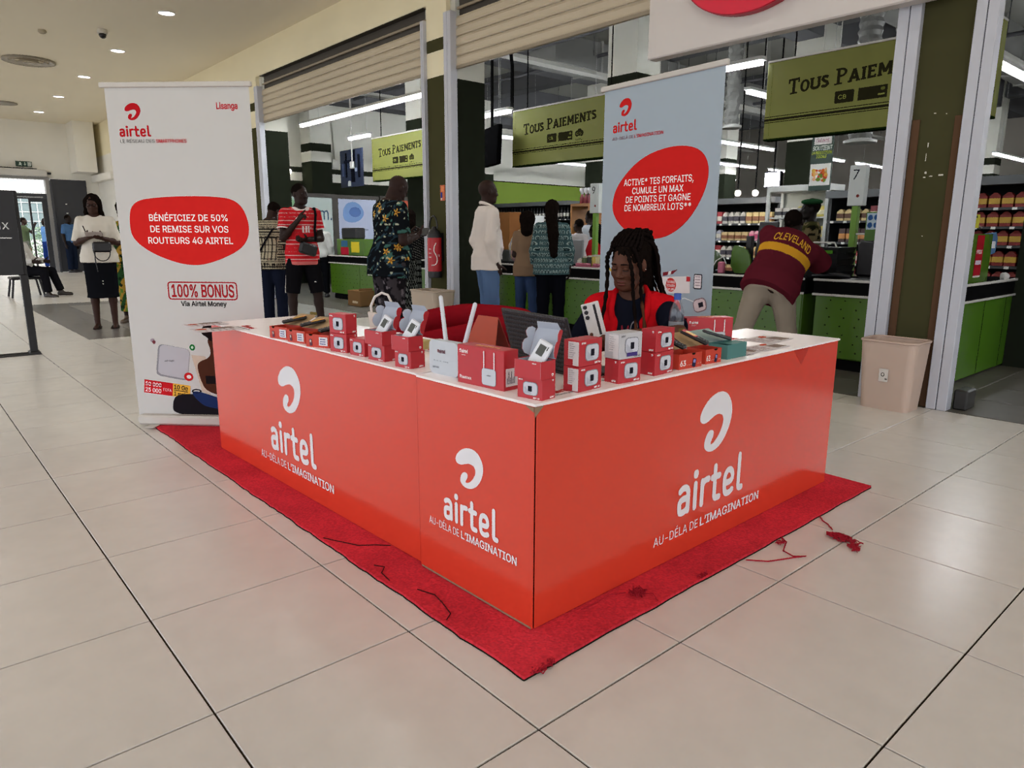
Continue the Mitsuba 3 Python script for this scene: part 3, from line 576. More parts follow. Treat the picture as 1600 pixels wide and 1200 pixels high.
class SDF:
    """Primitives that melt into each other, meshed with step h."""
    def __init__(s): s.p = []
    def add(s, fn, lo, hi, k=0.02, op='+'): s.p.append((fn, np.asarray(lo, float), np.asarray(hi, float), k, op)); return s
    def cap(s, a, b, r1, r2=None, k=0.02, op='+', flat=None):
        a, b = np.asarray(a, float), np.asarray(b, float); r2 = r1 if r2 is None else r2; ab = b - a; L2 = max(ab @ ab, 1e-12)
        def fn(P):
            t = np.clip(((P - a) @ ab) / L2, 0, 1)
            d = np.linalg.norm(P - a - t[..., None] * ab, axis=-1) - (r1 + t * (r2 - r1))
            if flat: d = np.maximum(d, (P - b) @ (ab / np.sqrt(L2)))
            return d
        R = max(r1, r2); return s.add(fn, np.minimum(a, b) - R, np.maximum(a, b) + R, k, op)
    def ell(s, c, ax, M=None, k=0.02, op='+'):
        c, ax = np.asarray(c, float), np.asarray(ax, float); M = np.eye(3) if M is None else M
        def fn(P):
            q = (P - c) @ M; n = np.linalg.norm(q / ax, axis=-1); g = np.linalg.norm(q / ax ** 2, axis=-1)
            return n * (n - 1) / (g + 1e-9)
        return s.add(fn, c - ax.max(), c + ax.max(), k, op)
    def loft(s, o, M, lev, e=0.0, lo=None, hi=None, k=0.03, flare=None, zmin=-9):
        """lev rows: z, rx, ry, cy in the frame M (columns right, forward, up) at o."""
        lev = np.array(lev, float); z0, z1 = lev[0, 0] if lo is None else lo, lev[-1, 0] if hi is None else hi
        def fn(P):
            q = (P - o) @ M; z = q[..., 2]; zc = np.clip(z, max(z0, zmin), z1)
            rx, ry, cy = (np.interp(zc, lev[:, 0], lev[:, i]) + (e if i < 3 else 0) for i in (1, 2, 3))
            if flare: fl = flare * np.clip((0.25 - zc), 0, 1); rx, ry = rx + fl, ry + fl
            d = (np.sqrt((q[..., 0] / rx) ** 2 + ((q[..., 1] - cy) / ry) ** 2) - 1) * np.minimum(rx, ry)
            return np.maximum(d, np.abs(z - (z0 + z1) / 2) - (z1 - z0) / 2)
        R = lev[:, 1].max() + e + 0.12
        C = np.array([o + M @ np.array([x, y, z]) for x in (-R, R) for y in (-R, R) for z in (z0, z1)])
        return s.add(fn, C.min(0), C.max(0), k)
    def mesh(s, h, lo=None, hi=None):
        pos = [p for p in s.p if p[4] == '+']
        lo = np.min([p[1] for p in pos], 0) - 2.5 * h if lo is None else np.asarray(lo, float)
        hi = np.max([p[2] for p in pos], 0) + 2.5 * h if hi is None else np.asarray(hi, float)
        n = np.ceil((hi - lo) / h).astype(int) + 1
        G = [lo[i] + h * np.arange(n[i]) for i in range(3)]
        F = np.full(n, 0.5, np.float64)
        for fn, a, b, k, op in s.p:
            m = k + 2 * h
            i0 = [max(0, int((a[i] - m - lo[i]) / h)) for i in range(3)]; i1 = [min(n[i], int((b[i] + m - lo[i]) / h) + 2) for i in range(3)]
            if any(x >= y for x, y in zip(i0, i1)): continue
            sl = tuple(slice(x, y) for x, y in zip(i0, i1))
            P = np.stack(np.meshgrid(*[G[i][sl[i]] for i in range(3)], indexing='ij'), -1)
            d = fn(P); f = F[sl]
            if op == '-': d, f2 = d, -f; w = np.maximum(k - np.abs(f2 - d), 0) / max(k, 1e-9); F[sl] = -(np.minimum(f2, d) - w * w * k / 4)
            else: w = np.maximum(k - np.abs(f - d), 0) / max(k, 1e-9); F[sl] = np.minimum(f, d) - w * w * k / 4
        F[0], F[-1] = 0.5, 0.5; F[:, 0], F[:, -1] = 0.5, 0.5; F[:, :, 0], F[:, :, -1] = 0.5, 0.5
        return snet(F, lo, h)

MALE = [(-.10, .10, .085, -.01), (-.04, .150, .105, -.01), (.04, .162, .112, -.01), (.14, .150, .100, 0), (.24, .146, .098, .005), (.36, .163, .108, .01), (.44, .172, .102, .0), (.49, .162, .085, -.01), (.53, .115, .065, -.012), (.57, .060, .056, -.01)]
FEMALE = [(-.10, .11, .09, -.015), (-.04, .165, .118, -.02), (.04, .172, .118, -.02), (.14, .148, .100, -.005), (.22, .132, .092, .0), (.34, .148, .118, .018), (.42, .152, .100, .008), (.48, .142, .078, -.005), (.52, .105, .060, -.01), (.57, .052, .050, -.01)]
def unit(v): v = np.asarray(v, float); return v / np.linalg.norm(v)
def euler(pitch, yaw, roll=0.0):
    """Head turn: pitch looks down, yaw to the person's left, roll tips to the right; columns right, forward, up."""
    p, y, r = map(math.radians, (pitch, yaw, roll))
    Rz = np.array([[math.cos(y), -math.sin(y), 0], [math.sin(y), math.cos(y), 0], [0, 0, 1]])
    Rx = np.array([[1, 0, 0], [0, math.cos(-p), -math.sin(-p)], [0, math.sin(-p), math.cos(-p)]])
    Ry = np.array([[math.cos(r), 0, math.sin(r)], [0, 1, 0], [-math.sin(r), 0, math.cos(r)]])
    return Rz @ Rx @ Ry

def hand_sdf(S, w, d, n, side, curl=0.5, s=1.0, spread=0.1, point=False, thumb=0.5):
    """A hand at wrist w, fingers along d, palm facing n; side +1 right hand. Each finger its own bent chain."""
    d = unit(d); n = np.asarray(n, float); n = unit(n - d * (n @ d)); a = np.cross(d, n) * side   # a: towards the thumb
    w = np.asarray(w, float)
    for t in (-0.026, -0.009, 0.009, 0.026):
        S.cap(w + a * t * 0.6 * s + d * 0.012 * s, w + a * t * s + d * 0.082 * s, 0.014 * s, 0.0115 * s, 0.012)
    for i, (t, L) in enumerate(((0.028, 0.072), (0.0095, 0.080), (-0.0095, 0.074), (-0.028, 0.058))):
        p = w + a * t * s + d * 0.083 * s; ang = -0.1; c = curl if not (point and i == 0) else 0.05
        for j, f in enumerate((0.46, 0.31, 0.23)):
            ang += (0.55, 0.95, 0.6)[j] * c * 1.6
            q = p + s * L * f * (d * math.cos(ang) + n * math.sin(ang) + a * t * spread * 6)
            S.cap(p, q, (0.0095 - 0.0008 * j) * s, (0.0088 - 0.001 * j) * s, 0.003); p = q
    p = w + a * 0.022 * s + d * 0.02 * s; v = unit(a * 0.75 + d * 0.65 + n * 0.25 * thumb)
    for j, L in enumerate((0.046, 0.032, 0.026)):
        q = p + s * L * v; S.cap(p, q, (0.0135 - 0.0018 * j) * s, (0.0115 - 0.0015 * j) * s, 0.006 if j else 0.012); p = q
        v = unit(v + d * 0.35 + n * 0.35 * thumb)

def head_sdf(S, c, M, s=1.0, fem=False, nose=1.0):
    E = lambda x, y, z: c + M @ (np.array([x, y, z]) * s)
    S.ell(E(0, -.012, .028), np.array([.073, .094, .088]) * s, M, .02)
    S.ell(E(0, .022, -.035), np.array([.060, .068, .078]) * s, M, .03)
    S.cap(E(-.028, .045, -.085), E(.028, .045, -.085), .028 * s, None, .03)
    S.ell(E(0, .066, -.097), np.array([.020, .016, .016]) * s, M, .02)
    for x in (-1, 1):
        S.cap(E(x * .012, .082, .022), E(x * .045, .068, .018), .010 * s, .008 * s, .016)      # brow
        S.ell(E(x * .040, .060, -.028), np.array([.022, .020, .022]) * s, M, .02)              # cheek
        S.ell(E(x * .073, -.008, -.006), np.array([.009, .019, .031]) * s, M, .005)             # ear
    for x in (-1, 1): S.ell(E(x * .031, .098, .003), np.array([.017, .014, .011]) * s, M, .012, '-')
    S.cap(E(0, .084, .010), E(0, .100, -.030), .007 * s, .0125 * s, .010)
    for x in (-1, 1): S.ell(E(x * .013, .089, -.034), np.array([.010, .012, .009]) * s * nose, M, .006)
    S.ell(E(0, .083, -.061), np.array([.024, .012, .0075]) * s, M, .004); S.ell(E(0, .081, -.074), np.array([.021, .0125, .0085]) * s, M, .004)
    for x in (-1, 1): S.ell(E(x * .031, .080, .003), np.array([.0135, .0115, .0095]) * s, M, .003)
    return E

SKIN = {}
def skin(c):
    k = 'skin_' + c.lstrip('#')
    if k not in scene: scene[k] = {'type': 'twosided', 'bsdf': {'type': 'roughplastic', 'diffuse_reflectance': rgb(c), 'alpha': 0.42, 'nonlinear': True, 'int_ior': 1.28}}
    return k
M_HAIR = mat('#16110f'); M_EYEW = mat('#c9c2bb', 0.2); M_EYED = mat('#4a3f3a', 0.3); M_IRIS = mat('#120c0a', 0.15)

def person(label, xy, rel, H=1.75, *, fem=False, group=None, build=1.0, belly=0.0, tilt=0.0, side=0.0, twist=0.0, legs=None, arms=None, head=(0, 0, 0), sk='#3b241b', hair='short', hairc=None,
           top=None, bottom=None, shoes='#17171a', h=0.013, z0=0.0, hip=None, eyes=False, hands=(0.4, 0.4), cat_='person', extras=None, handn=None, point=(False, False)):
    """rel: 0 faces away from the camera, 90 the photo's left, 180 the camera. Lengths are for a height of 1.75 m and scaled.
    legs/arms: per side (right, left) two directions in the frame (right, forward, up)."""
    s = H / 1.75; ang = math.radians(48.8 + rel); Fv = np.array([math.cos(ang), math.sin(ang), 0]); Rv = np.array([math.sin(ang), -math.cos(ang), 0]); Uv = np.array([0, 0, 1.0])
    key = thing('person', label, cat_, group)
    Lv = np.array(FEMALE if fem else MALE); Lv[:, 1] *= build; Lv[:, 2] *= build; Lv[:, 2] += belly * np.exp(-((Lv[:, 0] - .14) / .12) ** 2) * .5; Lv[:, 3] += belly * np.exp(-((Lv[:, 0] - .14) / .12) ** 2) * .5
    P0 = np.array([0, 0, (hip if hip is not None else 0.90)])
    ty, sx, tw = math.radians(tilt), math.radians(side), math.radians(twist)
    Mt = np.array([[math.cos(tw), -math.sin(tw), 0], [math.sin(tw), math.cos(tw), 0], [0, 0, 1]]) @ np.array([[math.cos(sx), 0, math.sin(sx)], [0, 1, 0], [-math.sin(sx), 0, math.cos(sx)]]) @ np.array([[1, 0, 0], [0, math.cos(ty), math.sin(ty)], [0, -math.sin(ty), math.cos(ty)]])
    Tp = lambda x, y, z: P0 + Mt @ np.array([x, y, z], float)
    world = lambda m: trimesh.Trimesh(np.asarray(m.vertices) * s @ np.stack([Rv, Fv, Uv]) + np.array([xy[0], xy[1], z0]), m.faces, process=False)
    toloc = lambda w: np.stack([Rv, Fv, Uv]) @ (np.asarray(w, float) - np.array([xy[0], xy[1], z0])) / s
    legs = legs or [((0.03, 0.02, -1), (0.0, -0.03, -1)), ((-0.03, 0.02, -1), (0.0, -0.03, -1))]
    arms = arms or [((0.16, -0.03, -1), (0.02, 0.18, -1)), ((-0.16, -0.03, -1), (-0.02, 0.18, -1))]
    J = {}
    for i, sg in ((0, 1), (1, -1)):
        hj = P0 + np.array([sg * .085 * build, 0, -0.01]); kn = hj + .41 * unit(legs[i][0]); an = kn + .41 * unit(legs[i][1])
        sh = Tp(sg * (.158 if fem else .178) * build, -.005, .478); a = arms[i]
        if a[0] == 'ik':
            tgt = toloc(a[1]); v = tgt - sh; D = min(np.linalg.norm(v), .535); v = unit(v); tgt = sh + v * D; A1, A2 = .285, .255
            x = (A1 ** 2 - A2 ** 2 + D ** 2) / (2 * D); hgt = math.sqrt(max(A1 ** 2 - x ** 2, 0)); b = np.array(a[2], float); b = unit(b - v * (b @ v)); el = sh + v * x + b * hgt; wr = tgt
        else: el = sh + .285 * unit(a[0]); wr = el + .255 * unit(a[1])
        J[i] = (hj, kn, an, sh, el, wr)
    neck = Tp(0, -.012, .54); Mh = euler(*head); hc = neck + Mt @ np.array([0, .012, .045]) + Mh @ np.array([0, .012, .105])
    # body: one continuous surface
    B = SDF(); B.loft(P0, Mt, Lv, k=.03)
    B.cap(neck - Mt @ np.array([0, 0, .03]), hc + Mh @ np.array([0, -.02, -.05]), .052 * (.88 if fem else 1), .050 * (.88 if fem else 1), .03)
    lw = 0.93 if fem else 1.0
    for i in (0, 1):
        hj, kn, an, sh, el, wr = J[i]
        B.cap(hj, kn, .086 * build, .056 * lw, .04); c = kn + (an - kn) * .3 - np.array([0, .012, 0]); B.cap(kn, c, .052 * lw, .054 * lw, .03); B.cap(c, an, .052 * lw, .035 * lw, .02)
        f = unit([legs[i][0][0] * 2, 1, 0]) if abs(legs[i][1][2]) > 0.3 else unit([0, 0.3, 1])
        B.cap(an + np.array([0, -.02, -.035]), an + f * .15 + np.array([0, 0, -.052]), .034, .026, .02)
        aw = lw * (0.5 + 0.5 * build); B.cap(sh, el, .050 * aw, .040 * aw, .05); B.cap(el, el + (wr - el) * .3, .040 * aw, .040 * aw, .02); B.cap(el + (wr - el) * .3, wr, .040 * aw, .027 * lw, .02)
    body = [B.mesh(h)]
    Hs = SDF(); E = head_sdf(Hs, hc, Mh, 1.0, fem); Hs.cap(hc + Mh @ np.array([0, -.02, -.06]), neck, .05 * (.88 if fem else 1), .05 * (.88 if fem else 1), .02)
    body.append(Hs.mesh(max(0.0042, h * 0.45)))
    for i, sg in ((0, 1), (1, -1)):
        sh, el, wr = J[i][3:]; d = unit(wr - el); n = np.array(handn[i], float) if handn else np.array([-sg, 0.15, 0.1])
        if hands[i] is not None:
            S = SDF(); S.cap(wr - d * .03, wr + d * .02, .026 * lw, .024 * lw, .01); hand_sdf(S, wr, d, n, sg, hands[i], 0.93 if fem else 1.0, point=point[i]); body.append(S.mesh(max(0.004, h * 0.36)))
    part(key, 'body', world(cat(*body)), skin(sk), True)
    ctx = dict(key=key, P0=P0, Mt=Mt, J=J, hc=hc, Mh=Mh, E=E, Lv=Lv, world=world, toloc=toloc, s=s, h=h, neck=neck, build=build, fem=fem, Tp=Tp, lw=lw)
    if eyes:
        for x in (-1, 1):
            part(key, 'eye', world(shift(trimesh.creation.icosphere(2, .0088), *E(x * .031, .0838, .002))), M_EYED, True)
            part(key + '__eye' + ('' if x < 0 else '_001'), 'iris', world(shift(trimesh.creation.icosphere(2, .0052), *E(x * .031, .0888, .001))), M_IRIS, True)
    if bottom: wear_bottom(ctx, **bottom)
    if top: wear_top(ctx, **top)
    if shoes:
        for i in (0, 1):
            hj, kn, an = J[i][:3]; S = SDF(); f = unit([legs[i][0][0] * 2, 1, 0]) if abs(legs[i][1][2]) > 0.3 else unit([0, 0.3, 1])
            S.cap(an + np.array([0, -.03, -.045]), an + f * .165 + np.array([0, 0, -.055]), .043, .036, .02); S.cap(an + np.array([0, -.02, -.04]), an + np.array([0, 0, .0]), .042, .042, .03)
            m = S.mesh(max(.009, h * .7)); v = np.array(m.vertices); v[:, 2] = np.maximum(v[:, 2], an[2] - .08); part(key, 'shoe', world(trimesh.Trimesh(v, m.faces, process=False)), mat(shoes, 0.3), True)
    if hair: wear_hair(ctx, hair, hairc)
    if extras: extras(ctx)
    return ctx

def paint(ctx, name, m, pattern, color, kind=None, label=None, rough=None):
    """pattern(local points) -> linear colours, or None for one colour."""
    if pattern is None: return part(ctx['key'], name, ctx['world'](m), mat(color, rough), True, label)
    c = np.clip(pattern(np.asarray(m.vertices)), 0, 1)
    return part(ctx['key'], name, ctx['world'](m), 'vertex_paint', True, label, color=c)

def rumple(m, amp, seed=0, sc=9.0):
    v = np.array(m.vertices); n = m.vertex_normals
    return trimesh.Trimesh(v + n * (amp * (meshkit.fbm(v * [sc, sc, sc * .6] + seed, 3, seed) - 0.5) * 2)[:, None], m.faces, process=False)

def wear_top(c, color='#ffffff', pattern=None, hem=-0.02, sleeve=0.6, e=0.022, name='shirt', neckz=.548, flare=0.05, h=None, open_=None, rump=0.006, seed=1, rough=None, rag=None):
    """sleeve: 0 none, 1 to the elbow, 2 to the wrist."""
    S = SDF(); S.loft(c['P0'], c['Mt'], c['Lv'], e, hem, neckz, .03, flare, -.02)
    for i in (0, 1):
        sh, el, wr = c['J'][i][3:]; aw = c['lw'] * (0.5 + 0.5 * c['build'])
        if sleeve > 0:
            t = min(sleeve, 1.0); S.cap(sh, sh + (el - sh) * t, .050 * aw + e * .6, (.043 if sleeve > 1 else .046) * aw + e * 1.0, .035, flat=sleeve <= 1)
            if sleeve > 1: S.cap(el, el + (wr - el) * (sleeve - 1), .042 * aw + e * 1.1, .032 * aw + e, .02, flat=True)
        else: S.ell(sh * .94 + c['P0'] * .06, (.058, .058, .058), None, .04)
    S.ell(c['neck'] + c['Mt'] @ np.array([0, .045, .025]), np.array([.062, .075, .05]), c['Mt'], .01, '-')
    m = S.mesh(h or c['h'])
    paint(c, name, rumple(m, rump, seed), pattern, color, rough=rough)
    return m

def wear_bottom(c, kind='trousers', color='#202020', pattern=None, waist=.10, e=0.017, cuff=0.06, hem=0.45, h=None, seed=3, wide=(.2, .16), rump=.005, name=None):
    S = SDF(); h = h or c['h']
    if kind in ('trousers', 'shorts'):
        S.loft(c['P0'], c['Mt'], c['Lv'], e, -.10, waist, .03)
        for i in (0, 1):
            hj, kn, an = c['J'][i][:3]
            if kind == 'shorts': S.cap(hj, kn + (an - kn) * .02, .088 * c['build'] + e, .066 + e, .02, flat=True)
            else:
                S.cap(hj, kn, .087 * c['build'] + e, .059 + e, .05); S.cap(kn, kn + (an - kn) * (1 - cuff), .058 + e, .044 + e * 1.4, .03, flat=True)
        m = S.mesh(h); paint(c, name or kind, rumple(m, rump, seed), pattern, color)
    else:
        L = np.array([(-(c['P0'][2] - hem), wide[0], wide[1], 0.0), (-.45, (wide[0] + .17) / 2, (wide[1] + .12) / 2, -.005), (-.04, .168 * c['build'] + .012, .118 * c['build'] + .012, -.015), (.06, .168 * c['build'] + .012, .115 * c['build'] + .012, -.015), (waist, .145 * c['build'] + .012, .10 * c['build'] + .012, -.003)])
        if L[0, 0] > -.45: L = np.delete(L, 1, 0)
        S.loft(c['P0'], np.eye(3), L, 0.0, None, None, .01); m = S.mesh(h); paint(c, name or 'skirt', rumple(m, rump, seed), pattern, color)

def wear_hair(c, kind, color=None):
    E, Mh, h = c['E'], c['Mh'], max(.006, c['h'] * .6); M = mat(color, 0.45) if color else M_HAIR
    S = SDF()
    if kind in ('short', 'bald_grey'):
        S.ell(E(0, -.016, .032), (.0765, .0945, .089), Mh, .005); S.cap(E(-.10, .12, -.01), E(.10, .12, -.01), .078, None, .012, '-'); S.cap(E(0, .07, -.16), E(0, -.06, -.16), .09, None, .02, '-')
    elif kind == 'long':      # shoulder-long, parted
        S.ell(E(0, -.022, .034), (.088, .102, .092), Mh, .01)
        for x in (-1, 1): S.cap(E(x * .072, .0, .03), E(x * .088, .0, -.14), .030, .026, .03)
        S.cap(E(0, -.06, .0), E(0, -.07, -.13), .075, .06, .03); S.ell(E(0, .095, -.02), (.060, .055, .085), Mh, .012, '-')
    elif kind == 'bush':      # big loose hair seen from behind
        S.ell(E(0, -.03, .02), (.105, .115, .105), Mh, .02); S.cap(E(0, -.06, -.02), E(0, -.09, -.16), .10, .085, .04); S.ell(E(0, .11, -.02), (.055, .06, .08), Mh, .012, '-')
    elif kind == 'wrap':
        S.ell(E(0, -.03, .05), (.098, .115, .098), Mh, .02); S.ell(E(0, .105, -.035), (.06, .055, .08), Mh, .012, '-')
    elif kind == 'braid':     # long rope of braids down the back
        S.ell(E(0, -.022, .034), (.086, .102, .094), Mh, .01); S.ell(E(0, .10, -.02), (.06, .055, .085), Mh, .012, '-')
        p = E(0, -.08, -.03); q = c['Tp'](0.02, -.14, .40); r = c['Tp'](0.03, -.165, .16)
        S.cap(p, q, .075, .062, .04); S.cap(q, r, .062, .045, .03)
    elif kind == 'none': return
    m = S.mesh(h); n = rumple(m, .006 if kind in ('short',) else .012, 5, 45.0)
    part(c['key'], 'hair', c['world'](n), M, True)
# ------------------------------------------------------------------ the people in the photograph
C_ = lambda h: lin(h)
def cells(u, v):
    i, j = np.floor(u), np.floor(v); r = (np.sin(i * 12.9898 + j * 78.233) * 43758.5453) % 1.0
    return i, j, u - i, v - j, r
def pick(conds, base): 
    out = np.tile(base, (len(conds[0][0]), 1))
    for m, c in conds: out[m] = c
    return out
def p_jersey(P):
    f = (P[:, 2] % .043) < .006; rad = np.hypot(P[:, 0], P[:, 1]); col = (P[:, 2] > 1.405) & (rad < .105)
    num_ = (np.abs(P[:, 0] + .03) < .055) & (np.abs(P[:, 2] - 1.20) < .035) & (P[:, 1] > 0) & (np.sin(P[:, 0] * 190) > -.2)
    hem = P[:, 2] < .845
    return pick([(f, C_('#d9b0ae')), (col, C_('#e8dcd8')), (num_, C_('#e8e2e0')), (hem, C_('#c96a68'))], C_('#c3272e'))
def p_hawaii(P):
    q = P * [1, 1, 1]; n1 = meshkit.fbm(np.stack([q[:, 0] * 9 + q[:, 2] * 9, q[:, 2] * 34 - q[:, 0] * 30, q[:, 1] * 12], 1), 2, 3); n2 = meshkit.noise(q * 7, 8); n3 = meshkit.noise(q * 38, 5)
    r = np.random.default_rng(4); ce = np.column_stack([r.uniform(-.28, .28, 70), r.uniform(-.2, .2, 70), r.uniform(.75, 1.5, 70)])
    t = cKDTree(P); fl = np.zeros(len(P), bool); ctr = np.zeros(len(P), bool)
    _, near = t.query(ce); 
    for i in near[:15]:
        c = P[i]; ids = np.array(t.query_ball_point(c, .045)); v = P[ids] - c; w = np.arctan2(v[:, 2], v[:, 0] + v[:, 1] * .7 + 1e-9); d = np.linalg.norm(v, axis=1)
        fl[ids[d < .019 + .015 * np.cos(5 * w)]] = True; ctr[ids[d < .009]] = True
    leaf = (n1 > .60) & (n2 > .45); leaf2 = (n1 > .58) & (n2 < .42)
    return pick([(leaf, C_('#3f655e')), (leaf2, C_('#2c3f49')), ((n3 > .80), C_('#a9b09a')), (fl, C_('#d8a64a')), (ctr, C_('#8a4d1c'))], C_('#14171b'))
def p_darkcamo(P):
    a = meshkit.fbm(P * [16, 16, 11], 3, 7); b = meshkit.fbm(P * [30, 30, 22], 2, 9)
    return pick([(a > .54, C_('#3d393d')), (b > .66, C_('#6a646a'))], C_('#1b191c'))
def p_ethnic(P):
    x, z = np.abs(P[:, 0]), P[:, 2]; zz = (z * 100) % 16
    band = (zz < 1.8) | ((zz > 3.6) & (zz < 5.2)) | ((zz > 10) & (zz < 11.2)) | ((zz > 12.6) & (zz < 15) & (np.sin(P[:, 0] * 330 + P[:, 1] * 100) > 0)) | ((zz > 6) & (zz < 9) & (np.sin(P[:, 0] * 260 + P[:, 1] * 120) > 0.2))
    body_ = (z < 1.22) & (z > .93) & (x < .14); rect = np.minimum(np.abs((x * 100) % 5 - 2.5), np.abs((z * 100) % 9 - 4.5)) < .7
    dots = (z < .93) & (np.sin(P[:, 0] * 160 + P[:, 1] * 160) > .2) & (zz > 2) & (zz < 9)
    return pick([(band & ~body_, C_('#24211e')), (body_ & rect, C_('#2c2824')), (dots, C_('#24211e'))], C_('#aaa189'))
def p_teal(P):
    w = np.arctan2(P[:, 0], P[:, 1] + .02) * 2.6; i, j, u, v, r = cells(w * 1.75 + 0.5 * (np.floor(P[:, 2] / .068) % 2), P[:, 2] / .068)
    d = np.hypot((u - .5) * 1.1, v - .42); ring = (np.abs(d - .34) < .075) | (np.abs(d - .14) < .04)
    return pick([(ring & (v > .2), C_('#93a5a3')), ((d < .26) & (d > .12), C_('#1c2c30'))], C_('#3b5458'))
def p_dress(P):
    w = np.arctan2(P[:, 0], P[:, 1] + .02) * .22; i, j, u, v, r = cells(w / .030, P[:, 2] / .10 + .5 * (np.floor(w / .030) % 2) + .3 * np.sin(np.floor(w / .03) * 3))
    m = (u > .25) & (u < .8) & (v > .2) & (v < .85)
    return pick([(m, C_('#5c605c')), (m & (r > .75), C_('#8a8d88'))], C_('#111213'))
def p_blackknit(P):
    m = np.sin(P[:, 2] * 150 + P[:, 0] * 60) > .86
    return pick([(m, C_('#6b6862'))], C_('#121214'))
def p_wax(P):
    a = np.sin(P[:, 0] * 30 + P[:, 2] * 14 + 3 * meshkit.noise(P * 6, 2)); b = meshkit.noise(P * 22, 6)
    return pick([(a > .25, C_('#2c4f2b')), (b > .68, C_('#1b2b1a')), ((a < -.5) & (b < .4), C_('#5d7a2f'))], C_('#a78236'))
def p_camo(P):
    a = meshkit.fbm(P * [9, 9, 18], 3, 17); b = meshkit.fbm(P * [12, 12, 26], 2, 19)
    return pick([(a > .52, C_('#6a5f45')), (b > .58, C_('#17170f'))], C_('#37371f'))
def p_jean(P):
    a = meshkit.fbm(P * [5, 5, 2.5], 3, 31)[:, None]; return lin('#2c3b58') * (0.6 + 1.1 * a)
def p_jean2(P):
    a = meshkit.fbm(P * [5, 5, 2.5], 3, 35)[:, None]; return lin('#4d6384') * (0.5 + 1.2 * a)
def conform(c, name, m, shirt, o, u, v, color, lift=.003, size=.012):
    """Lays lettering on a garment (local frame)."""
    u, v = unit(u), unit(v); n = np.cross(u, v); V, Fc = trimesh.remesh.subdivide_to_size(np.asarray(m.vertices), np.asarray(m.faces), size, max_iter=6)
    sv = np.asarray(shirt.vertices); sn = shirt.vertex_normals; keep = sn @ n > .15; sv = sv[keep]; k = cKDTree(np.stack([(sv - o) @ u, (sv - o) @ v], 1)); hgt = (sv - o) @ n
    d, i = k.query(V[:, :2], 5); w = 1 / (d + 1e-4); z = (hgt[i] * w).sum(1) / w.sum(1)
    Q = np.asarray(o) + V[:, :1] * u + V[:, 1:2] * v + (z + lift + V[:, 2])[:, None] * n
    part(c['key'], name, c['world'](trimesh.Trimesh(Q, Fc, process=False)), mat(color))
def ring(c, name, ctr, axis, r, t, color, n=20):
    axis = unit(axis); a = unit(np.cross(axis, [0.3, 1, 0.2])); b = np.cross(axis, a); w = np.arange(n) * 2 * np.pi / n
    part(c['key'], name, c['world'](tube(np.asarray(ctr) + r * (np.cos(w)[:, None] * a + np.sin(w)[:, None] * b), t, 6, True)), mat(color), True)

# woman in the white blouse by the entrance
def ex_blouse(c):
    E = c['E']
    for x in (-1, 1):
        w = np.arange(14) * 2 * np.pi / 14; part(c['key'], 'spectacles', c['world'](tube(np.array([E(x * .031 + .022 * math.cos(t), .100, .002 + .017 * math.sin(t)) for t in w]), .0022, 5, True)), mat('#1a1416'), True)
    part(c['key'], 'spectacles', c['world'](rod(E(-.01, .103, .004), E(.01, .103, .004), .0025, 6)), mat('#1a1416'))
    for z in (.62, .585): part(c['key'], 'skirt_button', c['world'](shift(trimesh.creation.icosphere(1, .008), -.03, .152, z)), mat('#d8d4cc'))
    f = [c['J'][i][2] for i in (0, 1)]
    for a in f: part(c['key'], 'sandal', c['world'](cbox(a[0] - .042, a[0] + .042, a[1] - .06, a[1] + .17, .0, .018, .008)), mat('#2b2622')); part(c['key'], 'sandal_strap', c['world'](tube([a + np.array([x * .045, .08, -.075 + .05 * (1 - x * x)]) for x in np.linspace(-1, 1, 9)], .011, 6)), mat('#37312a'), True)
w1 = person('woman in a white blouse and black skirt left of the white banner', (0.97, 9.06), 203, 1.69, fem=True, build=1.06, h=.012, hair='long', eyes=True, sk='#4b2f24', shoes=None, head=(12, -4, 0),
       top=dict(color='#d8d2c6', sleeve=.95, hem=-.05, e=.020, flare=.10, rump=.010), bottom=dict(kind='skirt', color='#15161a', hem=.40, waist=.06, wide=(.19, .15)), extras=ex_blouse,
       arms=[((.22, .10, -1), (-.62, .72, .25)), ((-.22, .08, -1), (.55, .75, .22))], hands=(.7, .7), handn=[(-.6, .1, .6), (.6, .1, .6)])
p = w1['world'](trimesh.Trimesh(np.array([w1['J'][0][5], w1['J'][1][5]]), np.array([[0, 1, 0]]), process=False)).vertices
hr, hl = np.array(p[0]), np.array(p[1]); mid = (hr + hl) / 2
fw_ = np.array([math.cos(math.radians(48.8 + 203)), math.sin(math.radians(48.8 + 203)), 0]); rt_ = np.array([math.sin(math.radians(251.8)), -math.cos(math.radians(251.8)), 0])
single('paper_slip', 'pale paper slip held by the woman in the white blouse', 'paper', mv(cbox(-.09, .09, -.05, .05, -.002, .002, .001), frame(mid + fw_ * .10 + [0, 0, .045], rt_, fw_ * .8 + np.array([0, 0, .45]))), mat('#bdb1ab'))
single('pen', 'thin dark pen held by the woman in the white blouse', 'pen', rod(hr + fw_ * .08 + [0, 0, .03], hr + fw_ * .05 + rt_ * .04 + [0, 0, .14], .006, 8), mat('#2a2426'))
k = thing('purse', 'small black purse hanging from the wrist of the woman in the white blouse', 'bag'); b = hl + fw_ * .10 - np.array([0, 0, .10])
